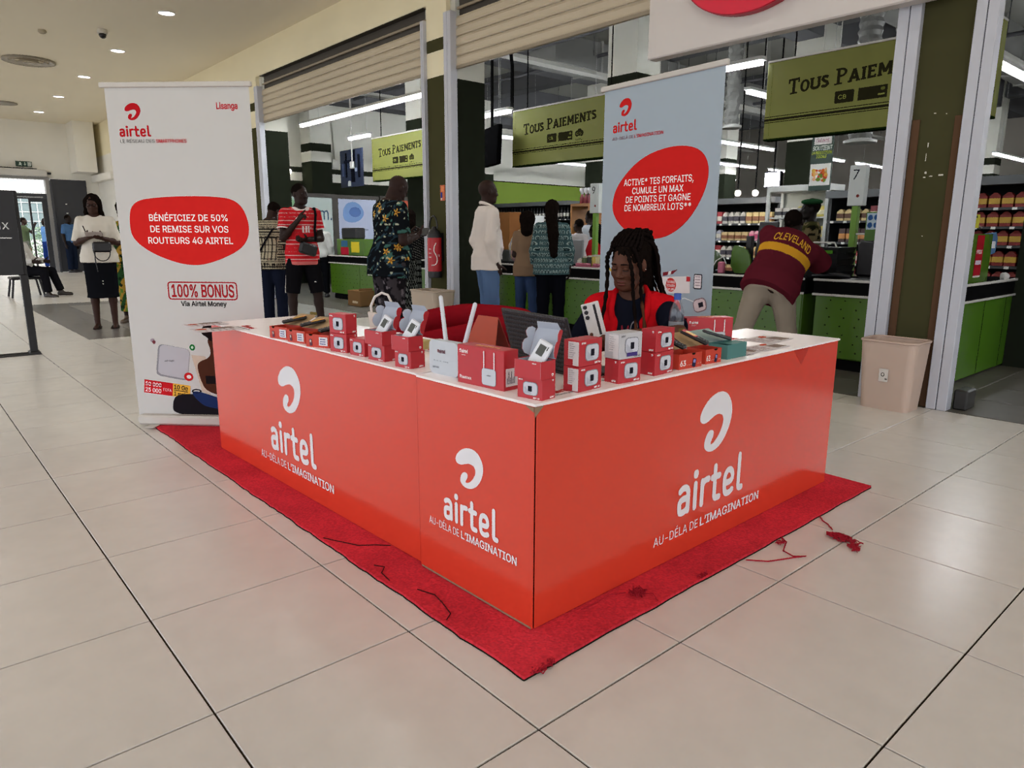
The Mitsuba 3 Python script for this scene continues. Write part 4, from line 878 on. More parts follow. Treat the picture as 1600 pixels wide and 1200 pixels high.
part(k, 'pouch', mv(cbox(-.10, .10, -.065, .06, -.03, .03, .02), frame(b, rt_)), mat('#17161a', 0.3)); part(k, 'strap', tube([b + rt_ * x + fw_ * .03 + np.array([0, 0, -.05 - .12 * math.sqrt(max(0, 1 - (x / .09) ** 2))]) for x in np.linspace(-.09, .09, 15)], .006, 6), mat('#17161a', 0.3), True); part(k, 'strap_tail', tube([b - rt_ * -.08 + [0, 0, -.03], b + rt_ * .085 + [0, 0, -.16], b + rt_ * .07 + [0, 0, -.30]], .007, 6), mat('#17161a', 0.3), True)
person('person in a green and gold wax print dress half hidden by the white banner', (1.40, 9.52), 190, 1.62, fem=True, h=.014, sk='#2f1d17', hair='wrap', shoes='#6b5a4a', top=dict(pattern=p_wax, sleeve=.9, hem=-.08, flare=.1), bottom=dict(kind='skirt', pattern=p_wax, hem=.16, wide=(.16, .14)), hands=(.4, .4))
# by the glass door
person('man in an olive shirt drinking outside the glass door', (2.55, 27.7), -60, 1.74, h=.022, sk='#3a2a22', hair='short', top=dict(color='#5d6a4c', hem=-.1, sleeve=.7), bottom=dict(color='#7f7f72'), arms=[((.1, .7, -.5), (-.2, .35, .9)), ((-.1, 0, -1), (0, .1, -1))], hands=(.8, .4))
person('man in a light blue uniform shirt standing in the doorway', (3.10, 27.3), 150, 1.72, h=.022, sk='#2c1e18', hair='short', top=dict(color='#6f9ad0', hem=.02, sleeve=.8), bottom=dict(color='#243a78'), legs=[((.12, .05, -1), (.02, 0, -1)), ((-.14, .05, -1), (-.02, 0, -1))], hands=(.3, .3), arms=[((.35, -.1, -1), (-.1, .1, -1)), ((-.35, -.1, -1), (.1, .1, -1))])
person('man in a blue shirt leaning by the dark sliding door', (3.30, 24.55), -100, 1.78, h=.022, sk='#2c1e18', hair='short', top=dict(color='#4c6f9c', hem=-.02, sleeve=.8), bottom=dict(color='#1b2334'), shoes='#1a1412', hands=(.3, .3))
# seated man behind the black sign stand
person('man in black trousers and white shirt sitting on the black chair', (.92, 15.12), -88, 1.72, h=.018, sk='#33221b', hair='short', hip=.50, legs=[((.10, 1, -.03), (0, .12, -1)), ((-.12, 1, -.02), (0, .35, -1))], top=dict(color='#c9c8c6', hem=-.03, sleeve=2), bottom=dict(color='#17171b'), shoes='#2b211b', arms=[((.1, .35, -1), (-.1, .9, -.1)), ((-.1, .35, -1), (.1, .9, -.1))], tilt=-10, hands=(.3, .3))
# in front of the far gate
def ex_ethnic(c):
    part(c['key'], 'bag_strap', c['world'](tube([c['Tp'](.16, .02, .50), c['Tp'](.10, -.13, .42), c['Tp'](-.02, -.145, .25), c['Tp'](-.15, -.12, .08), c['Tp'](-.19, 0, .0)], .011, 6)), mat('#16161a'), True)
    part(c['key'], 'earphone_cord', c['world'](tube([c['E'](.083, 0, -.01), c['E'](.085, .04, -.10), c['Tp'](.08, .13, .44)], .003, 5)), mat('#d8d4d0'), True)
person('man in a cream and black patterned shirt beside the white banner, looking down', (2.60, 7.62), -14, 1.63, h=.011, sk='#39221b', hair='short', head=(38, -12, 0), build=1.06, top=dict(pattern=p_ethnic, sleeve=.85, hem=-.10, flare=.08, h=.009), bottom=dict(color='#181c2a'), hands=(.6, .6), arms=[((.12, .05, -1), (-.2, .85, .1)), ((-.12, .05, -1), (.1, .85, .1))], extras=ex_ethnic)
def ex_jersey(c):
    for i in (0, 1):
        sh, el = c['J'][i][3:5]; ring(c, 'cuff', sh + (el - sh) * .62, el - sh, .068, .009, '#e6d6d4')
    for t in (-1, 1):
        hj, kn = c['J'][0 if t > 0 else 1][:2]
    hj, kn = c['J'][0][:2]; part(c['key'], 'side_stripe', c['world'](tube([hj + np.array([.098, 0, -.02]), kn + np.array([.078, 0, .0])], .007, 6)), mat('#d8d2c8'))
    part(c['key'], 'emblem', c['world'](shift(hull([(-.012, 0, 0), (.02, 0, 0), (.012, 0, .016), (.0, .004, .008)]), -.11, .112, .60)), mat('#dedad4'))
    part(c['key'], 'emblem', c['world'](shift(hull([(-.022, 0, 0), (.022, 0, 0), (0, 0, .022), (.0, .004, .008)]), .075, .14, 1.31)), mat('#e8e0dc'))
jer = person('young man in a red striped football jersey and black shorts pointing with one finger', (2.70, 6.98), 210, 1.80, h=.011, sk='#33201a', hair='short', eyes=True, head=(0, 22, 0), build=.98, top=dict(pattern=p_jersey, sleeve=.62, hem=-.10, flare=.08, h=.009), bottom=dict(kind='shorts', color='#141316', waist=.06), shoes='#26262a', hands=(.9, .5), point=(True, False),
       arms=[((.16, .22, -1), (-.55, .45, .72)), ((-.16, .02, -1), (.75, .55, -.05))], handn=[(-.5, -.2, -.4), (.1, -.4, .6)], legs=[((.14, 0.02, -1), (0.0, -.02, -1)), ((-.16, .02, -1), (-.10, -.02, -1))], extras=ex_jersey)
k = thing('shoulder_bag', 'small black shoulder bag hanging across the red jersey', 'bag')
part(k, 'pouch', jer['world'](mv(cbox(-.10, .10, -.065, .065, -.035, .035, .02), frame((-.02, .19, .98), (1, .1, .30)))), mat('#131316', 0.35)); part(k, 'strap', jer['world'](tube([(-.12, .155, 1.06), (-.115, .158, 1.20), (-.14, .13, 1.36), (-.15, .06, 1.435), (-.10, -.09, 1.40)], .014, 6)), mat('#131316'), True); part(k, 'print', jer['world'](mv(txt('Champion', .022, .12, True), frame((.055, .228, .975), (-1, -.1, .36), (0, 0, 1)))), mat('#cfcac8'))
person('man in a white shirt and black trousers with his back turned, behind the red jersey', (5.20, 11.58), 8, 1.50, h=.015, sk='#2b1c17', hair='short', head=(20, 25, 0), top=dict(color='#c6c8c6', sleeve=1.95, hem=-.02, rump=.012), bottom=dict(color='#121317'), hands=(.4, .4))
haw = person('heavy man in a dark floral shirt with his head bowed', (2.50, 4.72), -54, 1.79, h=.0095, sk='#3a231d', hair='none', build=1.14, belly=.07, head=(42, 6, 0), tilt=4, top=dict(pattern=p_hawaii, sleeve=.78, hem=-.13, flare=.10, h=.0075, rump=.008), bottom=dict(pattern=p_darkcamo, waist=.02, e=.022, h=.009), hands=(.75, .75),
       arms=[((.14, .02, -1), (-.60, .85, .16)), ((-.12, .10, -1), (.30, 1, .18))], handn=[(-.8, 0, .5), (.6, 0, .7)])
q = haw['world'](trimesh.Trimesh(np.array([haw['J'][0][5] + np.array([-.02, .10, .04])]), np.zeros((0, 3), int), process=False)).vertices[0]
k = thing('mobile_phone', 'dark phone held low by the man in the floral shirt', 'phone'); part(k, 'case', mv(cbox(-.037, .037, -.075, .075, -.005, .005, .003), frame(q, (.6, -.8, .1), (.7, .5, .5))), mat('#1b1a1e', 0.2)); part(k, 'screen', mv(box(-.033, .033, -.07, .07, .005, .0056), frame(q, (.6, -.8, .1), (.7, .5, .5))), mat('#4a4f58', 0.1))
person('woman in a black dress with grey dashes standing beside the fire extinguisher', (4.83, 7.93), 20, 1.58, fem=True, h=.013, sk='#2b1c17', hair='bush', head=(15, 0, 0), top=dict(pattern=p_blackknit, sleeve=1.9, hem=0.0, rump=.008), bottom=dict(kind='skirt', pattern=p_dress, hem=.10, waist=.10, wide=(.21, .18), h=.010), arms=[((.15, .12, -1), (.05, .9, .1)), ((-.25, .2, -1), (-.25, .85, .2))], hands=(.5, .5))
def ex_cap(c):
    S = SDF(); S.ell(c['E'](0, -.01, .045), (.083, .10, .085), c['Mh'], .01); S.cap(c['E'](-.2, 0, -.07), c['E'](.2, 0, -.07), .11, None, .01, '-'); part(c['key'], 'cap', c['world'](S.mesh(.012)), mat('#d4d6d8'), True)
    part(c['key'], 'cap_peak', c['world'](hull([c['E'](x, y, .035 + z) for x, y in ((-.06, .07), (.06, .07), (.045, .165), (-.045, .165)) for z in (0, .012)])), mat('#d4d6d8'))
person('man in a white cap and blue shirt far behind the black dress', (6.45, 10.6), 95, 1.60, h=.017, sk='#2b1c17', hair=None, top=dict(color='#26336a', sleeve=.7), bottom=dict(color='#181a22'), hands=(None, None), extras=ex_cap)
slim = person('slim man in a cream long-sleeved shirt and jeans with hands in his pockets', (3.76, 4.80), -66, 1.78, h=.011, sk='#38211a', hair='none', build=.94, top=dict(color='#ddd4cd', sleeve=1.9, hem=-.10, flare=.10, rump=.014, h=.010), bottom=dict(pattern=p_jean2, waist=.02), shoes='#3a3632', hands=(.5, .5), arms=[((.10, -.16, -1), (-.14, .36, -1)), ((-.10, -.16, -1), (.14, .36, -1))], legs=[((.03, .03, -1), (0, -.05, -1)), ((-.03, .10, -1), (0, -.02, -1))])
tube_c = [slim['neck'] + np.array([.066 * math.sin(t), .012 + .070 * math.cos(t), .012 - .030 * math.cos(t)]) for t in np.linspace(.35, 5.93, 22)]
part(slim['key'], 'collar', slim['world'](tube(tube_c, .017, 7)), mat('#ddd4cd'), True)
part(slim['key'], 'placket', slim['world'](tube([slim['Tp'](0, y, z) for y, z in ((.10, .50), (.132, .42), (.136, .30), (.128, .15), (.135, .02), (.14, -.08))], .010, 6)), mat('#e2dad3'), True)
person('woman in a tan T-shirt and jeans at the checkout, left of the teal top', (4.88, 5.40), -20, 1.50, fem=True, h=.013, sk='#3a261e', hair='bush', head=(5, 15, 0), top=dict(color='#7e6753', sleeve=.8, hem=-.10, flare=.05), bottom=dict(pattern=p_jean, waist=.03), hands=(.4, .4), arms=[((.14, .05, -1), (0, .5, -.6)), ((-.14, .1, -1), (.1, .8, 0))])
person('woman in a teal leaf-print top and black trousers with one long braid down her back', (4.66, 4.75), -4, 1.60, fem=True, h=.012, sk='#2b1c17', hair='braid', head=(0, -8, 0), build=1.02, top=dict(pattern=p_teal, sleeve=1.7, hem=-.09, e=.028, flare=.10, h=.0065), bottom=dict(color='#0f1016', waist=.02), hands=(.4, .4), arms=[((.20, .0, -1), (.02, .35, -1)), ((-.16, .02, -1), (-.02, .5, -.8))])
# staff and shoppers beyond the checkouts
person('cashier in a white and pink top behind the cream-shirted man', (6.40, 7.88), 120, 1.56, h=.016, sk='#231713', hair='short', head=(10, -10, 0), top=dict(color='#d9cfcf', sleeve=1.8), bottom=dict(color='#181a22'), hands=(.4, .4))
person('child in a patterned white top beyond the checkout', (7.0, 6.55), 40, 1.46, fem=True, h=.018, sk='#3a261e', hair='short', top=dict(color='#b9b4b4', sleeve=.9), bottom=dict(color='#181a22'), hands=(None, None))
person('shopper in a pale shirt under the number 9 sign', (7.85, 7.10), 30, 1.63, h=.02, sk='#2b1c17', hair='short', top=dict(color='#aeb2b8', sleeve=.9), bottom=dict(color='#181a22'), hands=(None, None))
person('cashier in a red top beside the light blue banner', (6.32, 5.60), 60, 1.37, fem=True, h=.016, sk='#2b1c17', hair='bush', top=dict(color='#b0222a', sleeve=.9), bottom=dict(color='#181a22'), hands=(None, None))
# man leaning over the checkout
clev = person('man in a maroon CLEVELAND shirt and beige trousers leaning over the checkout', (4.60, 2.02), -16, 1.70, h=.011, sk='#2a1a15', hair='short', hip=.78, tilt=34, side=24, head=(6, -12, -10), build=1.14, bottom=dict(color='#958a7c', waist=-.02, e=.018, rump=.006), shoes='#2a2622', hands=(.4, .4),
       legs=[((.20, .10, -1), (.12, -.1, -1)), ((-.28, .06, -1), (-.16, -.1, -1))], arms=[('ik', (5.46, 1.98, .86), (.9, -.3, -.8)), ('ik', (5.40, 2.12, .86), (-1, 0, -.5))])
def p_clev(P):
    z = (P - clev['P0']) @ clev['Mt'][:, 2]; b = (z > .26) & (z < .34)
    return pick([(b, C_('#d39a2e'))], C_('#5c1f2a'))
m = wear_top(clev, pattern=p_clev, sleeve=.72, hem=-.09, e=.052, flare=.05, h=.0075, rump=.009)
w = txt('CLEVELAND', .072, .33, True, d=.001); v = np.array(w.vertices); v[:, 1] += -.10 * ((v[:, 0] - .165) / .165) ** 2 * .25; w = trimesh.Trimesh(v, w.faces, process=False)
conform(clev, 'lettering', w, m, clev['Tp'](-.165, -.10, .385), clev['Mt'][:, 0], clev['Mt'][:, 2], '#dba23a')
def ex_beret(c):
    S = SDF(); S.ell(c['E'](-.012, -.01, .080), (.112, .118, .036), c['Mh'], .01); part(c['key'], 'beret', c['world'](S.mesh(.011)), mat('#24482c'), True)
person('soldier in a green beret and camouflage jacket behind the checkout', (6.30, 2.56), 75, 1.60, h=.014, sk='#1d1411', hair='short', top=dict(pattern=p_camo, sleeve=1.9), bottom=dict(pattern=p_camo), hands=(.4, .4), extras=ex_beret, arms=[((.2, .05, -1), (-.6, .6, .1)), ((-.2, .05, -1), (.6, .6, .1))])
person('person in dark clothes with grey hair behind the maroon shirt', (6.9, 2.98), 170, 1.53, h=.017, sk='#2b1c17', hair='short', hairc='#6d6a68', top=dict(color='#1a1b22', sleeve=1.9), bottom=dict(color='#15161a'), hands=(None, None))
# ------------------------------------------------------------------ the seated woman at the counter
def ex_seller(c):
    E, k, W = c['E'], c['key'], c['world']
    # hair: crown of gathered braids, and braids hanging down
    S = SDF(); Mh = c['Mh']
    S.ell(E(0, -.020, .036), (.080, .098, .090), Mh, .01); S.ell(E(.0, -.075, .075), (.070, .062, .062), Mh, .03); S.cap(E(0, -.085, .05), E(0, -.10, -.13), .068, .060, .04); S.ell(E(0, .115, .000), (.070, .060, .092), Mh, .010, '-')
    part(k, 'hair', W(rumple(S.mesh(.0055), .011, 5, 60.0)), M_HAIR, True)
    def braid(pts, r=.008, brown=0.0, n=46, seed=0):
        p = np.array(pts, float); t = np.linspace(0, 1, len(p)); tt = np.linspace(0, 1, n); from scipy.interpolate import CubicSpline
        q = CubicSpline(t, p)(tt); rad = r * (1 + .28 * np.sin(tt * n * 1.9 + seed)) * (1 - .35 * tt)
        m = tube(q, rad, 8)
        col = np.repeat(np.where((tt > 1 - brown)[:, None], lin('#5a3626'), lin('#15100f')), 8, 0); col = np.vstack([col, col[:1], col[-1:]])
        part(k, 'braid', W(m), 'vertex_paint', True, color=col)
    T_ = c['Tp']
    braid([E(.052, .055, .085), E(.085, .055, .03), E(.090, .060, -.06), T_(.115, .135, .47), T_(.14, .165, .36), T_(.13, .20, .24)], .0105, .1, seed=1)
    braid([E(-.030, .075, .088), E(-.056, .083, .035), E(-.064, .085, -.04), E(-.058, .080, -.12), T_(-.045, .165, .36), T_(-.04, .185, .22), T_(-.035, .19, .15)], .0095, .4, seed=2)
    braid([E(-.050, .050, .092), E(-.079, .045, .03), E(-.083, .040, -.06), E(-.076, .040, -.13), T_(-.085, .155, .36), T_(-.075, .18, .20), T_(-.07, .185, .12)], .0095, .45, seed=3)
    rg = np.random.default_rng(7)
    for i in range(16):
        a = -2.3 + 4.6 * i / 15; y = -.085 - .05 * math.cos(a * .7); x = .088 * math.sin(a * .68)
        z1 = rg.uniform(-.30, -.20)
        braid([E(x * .7, -.05, .095), E(x * 1.1, y, .04), E(x * 1.12, y - .015, -.08), E(x * 1.25 + rg.normal(0, .01), y - .025, -.17), E(x * 1.4 + rg.normal(0, .015), y - .02, z1)], .0085, .25 if i % 3 == 0 else 0.05, 30, i)
    for i in range(9):
        a = i / 8 * 2 - 1; braid([E(a * .066, .052 - .03 * a * a, .098 - .02 * a * a), E(a * .074, .0, .130 - .02 * abs(a)), E(a * .05, -.06, .142), E(a * .03, -.10, .115)], .0085, 0, 24, 20 + i)
    for i in range(8):
        a = i * .785; braid([E(.04 * math.cos(a), -.075 + .04 * math.sin(a), .115), E(.07 * math.cos(a + .5), -.08 + .055 * math.sin(a + .5), .125), E(.075 * math.cos(a + 1.3), -.085 + .06 * math.sin(a + 1.3), .085), E(.06 * math.cos(a + 2.2), -.09 + .05 * math.sin(a + 2.2), .05)], .010, .05, 22, 40 + i)
    # lowered lids with lashes, brows, lips, ear stud
    for x in (-1, 1):
        S = SDF(); S.ell(E(x * .031, .0835, .003), (.0150, .0105, .0098), Mh, .004); part(k, 'eyelid', W(S.mesh(.002)), skin('#6a4232'), True)
        part(k, 'lashes', W(tube([E(x * (.031 + t * .0145), .0945 - .004 * t * t, -.0035 - .002 * (1 - t * t)) for t in np.linspace(-1, 1, 9)], .0016, 5)), M_IRIS, True)
        part(k, 'eyebrow', W(tube([E(x * (.012 + t * .036), .0945 - .012 * t * t, .024 + .006 * t - .008 * t * t) for t in np.linspace(0, 1, 8)], [.0028, .0034, .0034, .0032, .003, .0026, .002, .0012], 6)), mat('#1b1210'), True)
    S = SDF(); S.ell(E(0, .0845, -.0605), (.0225, .0105, .0058), Mh, .003); S.ell(E(0, .0825, -.0735), (.0205, .0115, .0075), Mh, .003); part(k, 'lips', W(S.mesh(.0022)), skin('#7a443e'), True)
    part(k, 'ear_stud', W(shift(trimesh.creation.icosphere(2, .0045), *E(-.081, -.006, -.024))), mat('#b9a7a2', metal=.2), True)
    # red waistcoat, open at the front
    V = SDF(); V.loft(c['P0'], c['Mt'], c['Lv'], .030, -.05, .545, .03, .05)
    for i, sg in ((0, 1), (1, -1)):
        sh = c['J'][i][3]; V.ell(sh * .97 + c['P0'] * .03 + np.array([0, 0, .010]), (.080, .082, .066), None, .05)
        V.cap(T_(sg * .288, .0, .30), T_(sg * .298, .0, .46), .062, .060, .02, '-')
    V.cap(T_(-.01, .20, .05), T_(.0, .16, .46), .052, .066, .015, '-'); V.cap(T_(0, .10, .50), T_(0, .05, .60), .08, .085, .02, '-')
    vest = rumple(V.mesh(.007), .007, 4, 12.0); part(k, 'waistcoat', W(vest), mat('#c4161f'), True)
    part(k, 'collar', W(tube([T_(-.075, .115, .40), T_(-.085, .095, .48), T_(-.082, .03, .545), T_(-.05, -.05, .575), T_(0, -.07, .58), T_(.05, -.05, .575), T_(.082, .03, .545), T_(.085, .095, .48), T_(.070, .115, .40)], .016, 8)), mat('#c4161f'), True)
    tee = c['tee']
    for t, x, z, col in (('M', .030, .335, '#8a2a38'), ('O', -.012, .355, '#7c7a80'), ('0', -.03, .20, '#c9c9d0')):
        conform(c, 'shirt_print', txt(t, .075, .036, False, d=.001), tee, T_(x, .1, z), -c['Mt'][:, 0], c['Mt'][:, 2], col, .004)
RP = np.array([1.14, .89, .795])      # where the phone is held
sel = person('seated woman with long braids in a red waistcoat looking at her phone', (1.465, .955), 164, 1.62, fem=True, h=.008, sk='#6d4534', hair=None, hip=.44, head=(15, -24, -2), tilt=4, build=1.0,
      z0=.0135, legs=[((.80, .70, -.05), (.05, .1, -1)), ((.60, .80, -.05), (0, .1, -1))], bottom=dict(color='#181a24'), shoes='#202024', hands=(.75, .5),
      arms=[('ik', RP + np.array([.055, .035, -.095]), (.6, -.2, -.8)), ('ik', (1.22, .81, .765), (-.9, -.3, .12))], handn=[(-.55, .25, .75), (.1, .0, -1)])
sel['tee'] = wear_top(sel, color='#161823', sleeve=.78, hem=-.06, e=.016, h=.007, rump=.006, rough=None)
ex_seller(sel)
k = thing('mobile_phone', 'white phone with a black stripe held up by the seated woman', 'phone')
pu = unit(np.array([.752 * .85, -.659 * .85, -.72])); px = unit(np.array([.62, -.62, .25])); Mp = frame(RP + np.array([-.012, -.012, .03]), px, -pu)
if Mp[:3, 2] @ (CAM - RP) < 0: Mp = frame(Mp[:3, 3], -px, -pu)
part(k, 'case', mv(cbox(-.037, .037, -.080, .080, -.0045, .0045, .003), Mp), mat('#dcd8d6', 0.25)); part(k, 'screen', mv(box(-.034, .034, -.076, .076, -.0052, -.0045), Mp), mat('#15161a', 0.1))
part(k, 'black_stripe', mv(cbox(.010, .020, -.060, .070, .0044, .0052, .0003), Mp), mat('#17171a', 0.2))
for y in (.066, .044, .022): part(k, 'camera_lens', mv(lathe([(0, .0044), (.0085, .0044), (.0085, .007), (.006, .0074), (0, .0072)], 16, (-.022, y, 0)), Mp), mat('#1d1d22', 0.15))
# ------------------------------------------------------------------ goods on the counter
BOXRED = '#c02832'; M_BOX = mat(BOXRED, 0.3); M_BOXIN = mat('#a9afbb'); M_LAB = mat('#d9d6d6'); M_ORED = mat('#cf3a22', 0.35); M_KRAFT = mat('#a98d6c'); M_DEV = mat('#e6e8ee', 0.3); M_BLK = mat('#1a1a1e', 0.25)
def bx(l, m, r, z):
    """Frame of a box from its base corners: x along the l-m face, z into the table; returns (M, width, depth)."""
    l, m, r = (np.array([*p, z]) for p in (l, m, r)); u = unit(m - l); d = np.cross([0, 0, 1.0], u); 
    return frame(l, u, (0, 0, 1)), float(np.linalg.norm(m - l)), float(abs((r - m) @ d))
def face(key, M, w, h, side='front', dep=0):
    """A printed face of a box in the frame M (x right, y up, z out of the front)."""
    if side == 'front': o, u = M[:3, 3], M[:3, 0]
    elif side == 'right': o, u = M[:3, 3] + M[:3, 0] * w, -M[:3, 2]
    elif side == 'left': o, u = M[:3, 3] - M[:3, 2] * dep, M[:3, 2]
    F = Flat(key, o, u, (0, 0, 1)); return F
def device_art(F, x, y, w, h):
    F.ink('device_picture', rrect(x, x + w, y, y + h, w * .22), '#8f9098'); F.ink('device_picture', rrect(x + w * .05, x + w * .95, y + h * .05, y + h * .95, w * .19), '#c5c6cf', lvl=1)
    F.ink('device_picture', affinity.translate(Polygon([(0, 0), (w * .5, 0), (0, h * .5)]), x + w * .12, y + h * .12), '#aeb0bb', lvl=2); F.ink('device_picture', rrect(x + w * .38, x + w * .62, y + h * .30, y + h * .70, w * .03), '#23232b', lvl=3)
def wifi_box(label, M, w, d, h, front='device', side=None, color=None, top='plain', group=None, wm='airtel'):
    k = thing('router_box', label, 'box', group); part(k, 'carton', mv(cbox(0, w, 0, h, -d, 0, .0012), M), mat(color, .35) if color else M_BOX)
    F = face(k + '__carton', M, w, h); ink = '#f0e8e8' if not color else '#8a8a90'
    if front == 'device': device_art(F, w * .24, h * .18, w * .60, h * .64)
    F.text('brand_print', wm, w * .06, h * .86, h * .07, w * .18, ink, True)
    if front == 'device': F.text('model_print', 'MiFi 4G', w * .66, h * .05, h * .075, w * .26, ink, True)
    if side:
        s, kind = side; G = face(k + '__carton', M, w, h, s, d)
        if kind == 'label':
            G.ink('label', sbox(d * .30, d * .96, h * .28, h * .94), '#dcd9da'); G.ink('label', sbox(d * .60, d * .96, h * .04, h * .28), '#dcd9da')
            for i in range(7): G.ink('label_print', sbox(d * .36, d * (.62 + .2 * ((i * 7) % 3) / 3), h * (.36 + i * .08), h * (.375 + i * .08)), '#8b8a90', lvl=1)
        else: G.text('brand_print', 'airtel', d * .55, h * .06, h * .09, d * .3, '#f0e8e8', True); G.ink('emblem', swoosh(d * .72, h * .84, d * .12, h * .1), '#f0e8e8')
    return k
def open_box(label, M, w, d, h, group, pic_side='left'):
    """A small open carton, its white-lined lid raised behind, a pocket router standing in it."""
    k = thing('open_router_box', label, 'box', group); t = .0018
    part(k, 'tray', mv(cat(box(0, w, 0, t, -d, 0), box(0, w, 0, h, -t, 0), box(0, w, 0, h, -d, -d + t), box(0, t, 0, h, -d, 0), box(w - t, w, 0, h, -d, 0)), M), M_BOX)
    part(k, 'lining', mv(cat(box(t, w - t, t, h - .002, -t - .0006, -t), box(t, w - t, t, h - .002, -d + t, -d + t + .0006), box(t, t + .0006, t, h - .002, -d, 0), box(w - t - .0006, w - t, t, h - .002, -d, 0)), M), M_BOXIN)
    # lid: hinged along the back edge, leaning back, its front flap bent forward again; side ears
    hinge = M @ np.array([0, h, -d, 1]); L = frame(hinge[:3], M[:3, 0], M[:3, 1] * .93 - M[:3, 2] * .36)
    lid = Polygon([(0, 0), (w, 0), (w, .072), (w * .93, .088), (w * .07, .088), (0, .072)])
    part(k, 'lid', mv(shift(extrude(lid, t), 0, 0, -t), L), M_BOX); part(k, 'lid_lining', mv(extrude(affinity.scale(lid, .985, .985), .0006), L), M_BOXIN)
    R = frame((L @ np.array([0, .088, 0, 1]))[:3], L[:3, 0], L[:3, 2] * .75 + L[:3, 1] * .65); fl = Polygon([(w * .07, 0), (w * .93, 0), (w * .88, .022), (w * .12, .022)])
    part(k, 'front_flap', mv(extrude(fl, t), R), M_BOXIN)
    for x in (0, w):
        sg = 1 if x else -1; E_ = frame((L @ np.array([x, 0, 0, 1]))[:3], L[:3, 2] * .95 + L[:3, 0] * .3 * sg, L[:3, 1])
        ear = Polygon([(0, .002), (0, .084), (.014, .086), (.027, .079), (.031, .067), (.026, .057), (.019, .051), (.029, .043), (.033, .030), (.029, .014), (.018, .004)]); part(k, 'side_ear', mv(extrude(ear, t * .8), E_), M_BOXIN); part(k, 'side_ear', mv(shift(extrude(ear, t * .6), 0, 0, -t * sg * .7), E_), M_BOX)
    F = face(k + '__tray', M, w, h); F.text('brand_print', 'airtel', w * .68, h * .84, h * .07, w * .16, '#f0e8e8', True)
    G = face(k + '__tray', M, w, h, 'right', d); G.ink('emblem', swoosh(d * .70, h * .12, d * .16, h * .16), '#f0e8e8')
    # router leaning in it
    D = thing('pocket_router', label.replace('open red carton', 'white pocket router leaning in the open carton'), 'router', 'pocket routers in open cartons')
    lean = unit(M[:3, 1] * .86 - M[:3, 2] * .42 + M[:3, 0] * .30); xx = unit(M[:3, 0] - lean * (M[:3, 0] @ lean)); o = (M @ np.array([w * .40, .006, -d * .24, 1]))[:3]
    if o is not None:
        N = frame(o, xx, lean); part(D, 'shell', mv(cbox(-.028, .028, 0, h + .058, -.007, .007, .004), N), M_DEV, True if False else 30)
        part(D + '__shell', 'screen', mv(cbox(-.014, .014, h + .012, h + .044, .0068, .0078, .0004), N), mat('#4a4e4c', .1)); part(D + '__shell', 'key_slot', mv(box(.018, .021, h + .034, h + .046, .0068, .0074), N), M_BLK)
    return k
GW = 'small red router cartons on the counter'
# left wing, far to near
A = 'left wing of the counter'
def phone_box(label, M, w, d, h, nums=False, lid=True, group='open red phone cartons on the counter'):
    k = thing('phone_box', label, 'box', group); t = .0018
    part(k, 'tray', mv(cat(box(0, w, 0, t, -d, 0), box(0, w, 0, h, -t, 0), box(0, w, 0, h, -d, -d + t), box(0, t, 0, h, -d, 0), box(w - t, w, 0, h, -d, 0)), M), M_ORED)
    part(k, 'inner_tray', mv(box(t, w - t, h * .55, h * .6, -d + t, -t), M), mat('#2a2420'))
    F = face(k + '__tray', M, w, h)
    F.ink('thumb_cut', ellipse(w * (.22 if not nums else .62), h * .98, .009, .006).intersection(sbox(0, w, 0, h)), '#1c1512')
    if nums:
        F.text('number_print', '63', w * .04, h * .22, h * .36, w * .24, '#f1e3dc', True); F.ink('phone_picture', affinity.rotate(rrect(w * .58, w * .72, h * .06, h * .62, .004), -12), '#2e2c44', lvl=1); F.ink('phone_picture', affinity.rotate(rrect(w * .60, w * .70, h * .34, h * .56, .002), -12), '#8d86b8', lvl=2)
        for i, x in enumerate((.34, .42, .50, .78, .85, .92)): F.ink('small_print', sbox(w * x, w * (x + .03), h * .22, h * (.27 + .02 * (i % 3))), '#e2a08e', lvl=1)
    else:
        F.ink('phone_picture', affinity.rotate(rrect(w * .16, w * .27, h * .10, h * .62, .004), 6), '#6b4450', lvl=1); F.ink('phone_picture', affinity.rotate(rrect(w * .18, w * .25, h * .36, h * .56, .002), 6), '#c9b4a8', lvl=2)
        F.ink('label', sbox(w * .58, w * .95, h * .16, h * .82), '#d9d6da', lvl=1)
        for i in range(3): F.ink('label_print', sbox(w * .63, w * .86, h * (.26 + .18 * i), h * (.33 + .18 * i)), '#6b6f95', lvl=2)
    if lid:
        hinge = M @ np.array([0, h, -d, 1]); L = frame(hinge[:3], M[:3, 0], M[:3, 1] * .42 - M[:3, 2] * .9)
        part(k, 'lid', mv(extrude(Polygon([(0, 0), (w, 0), (w, d * .95), (w * .9, d * 1.15), (w * .1, d * 1.15), (0, d * .95)]), t), L), M_KRAFT)
        part(k, 'lid_flap', mv(extrude(Polygon([(w * .6, 0), (w, 0), (w * .98, .014), (w * .62, .014)]), t), frame((L @ np.array([0, d * 1.15, 0, 1]))[:3], L[:3, 0], M[:3, 1])), mat('#6e6038'))
    return k
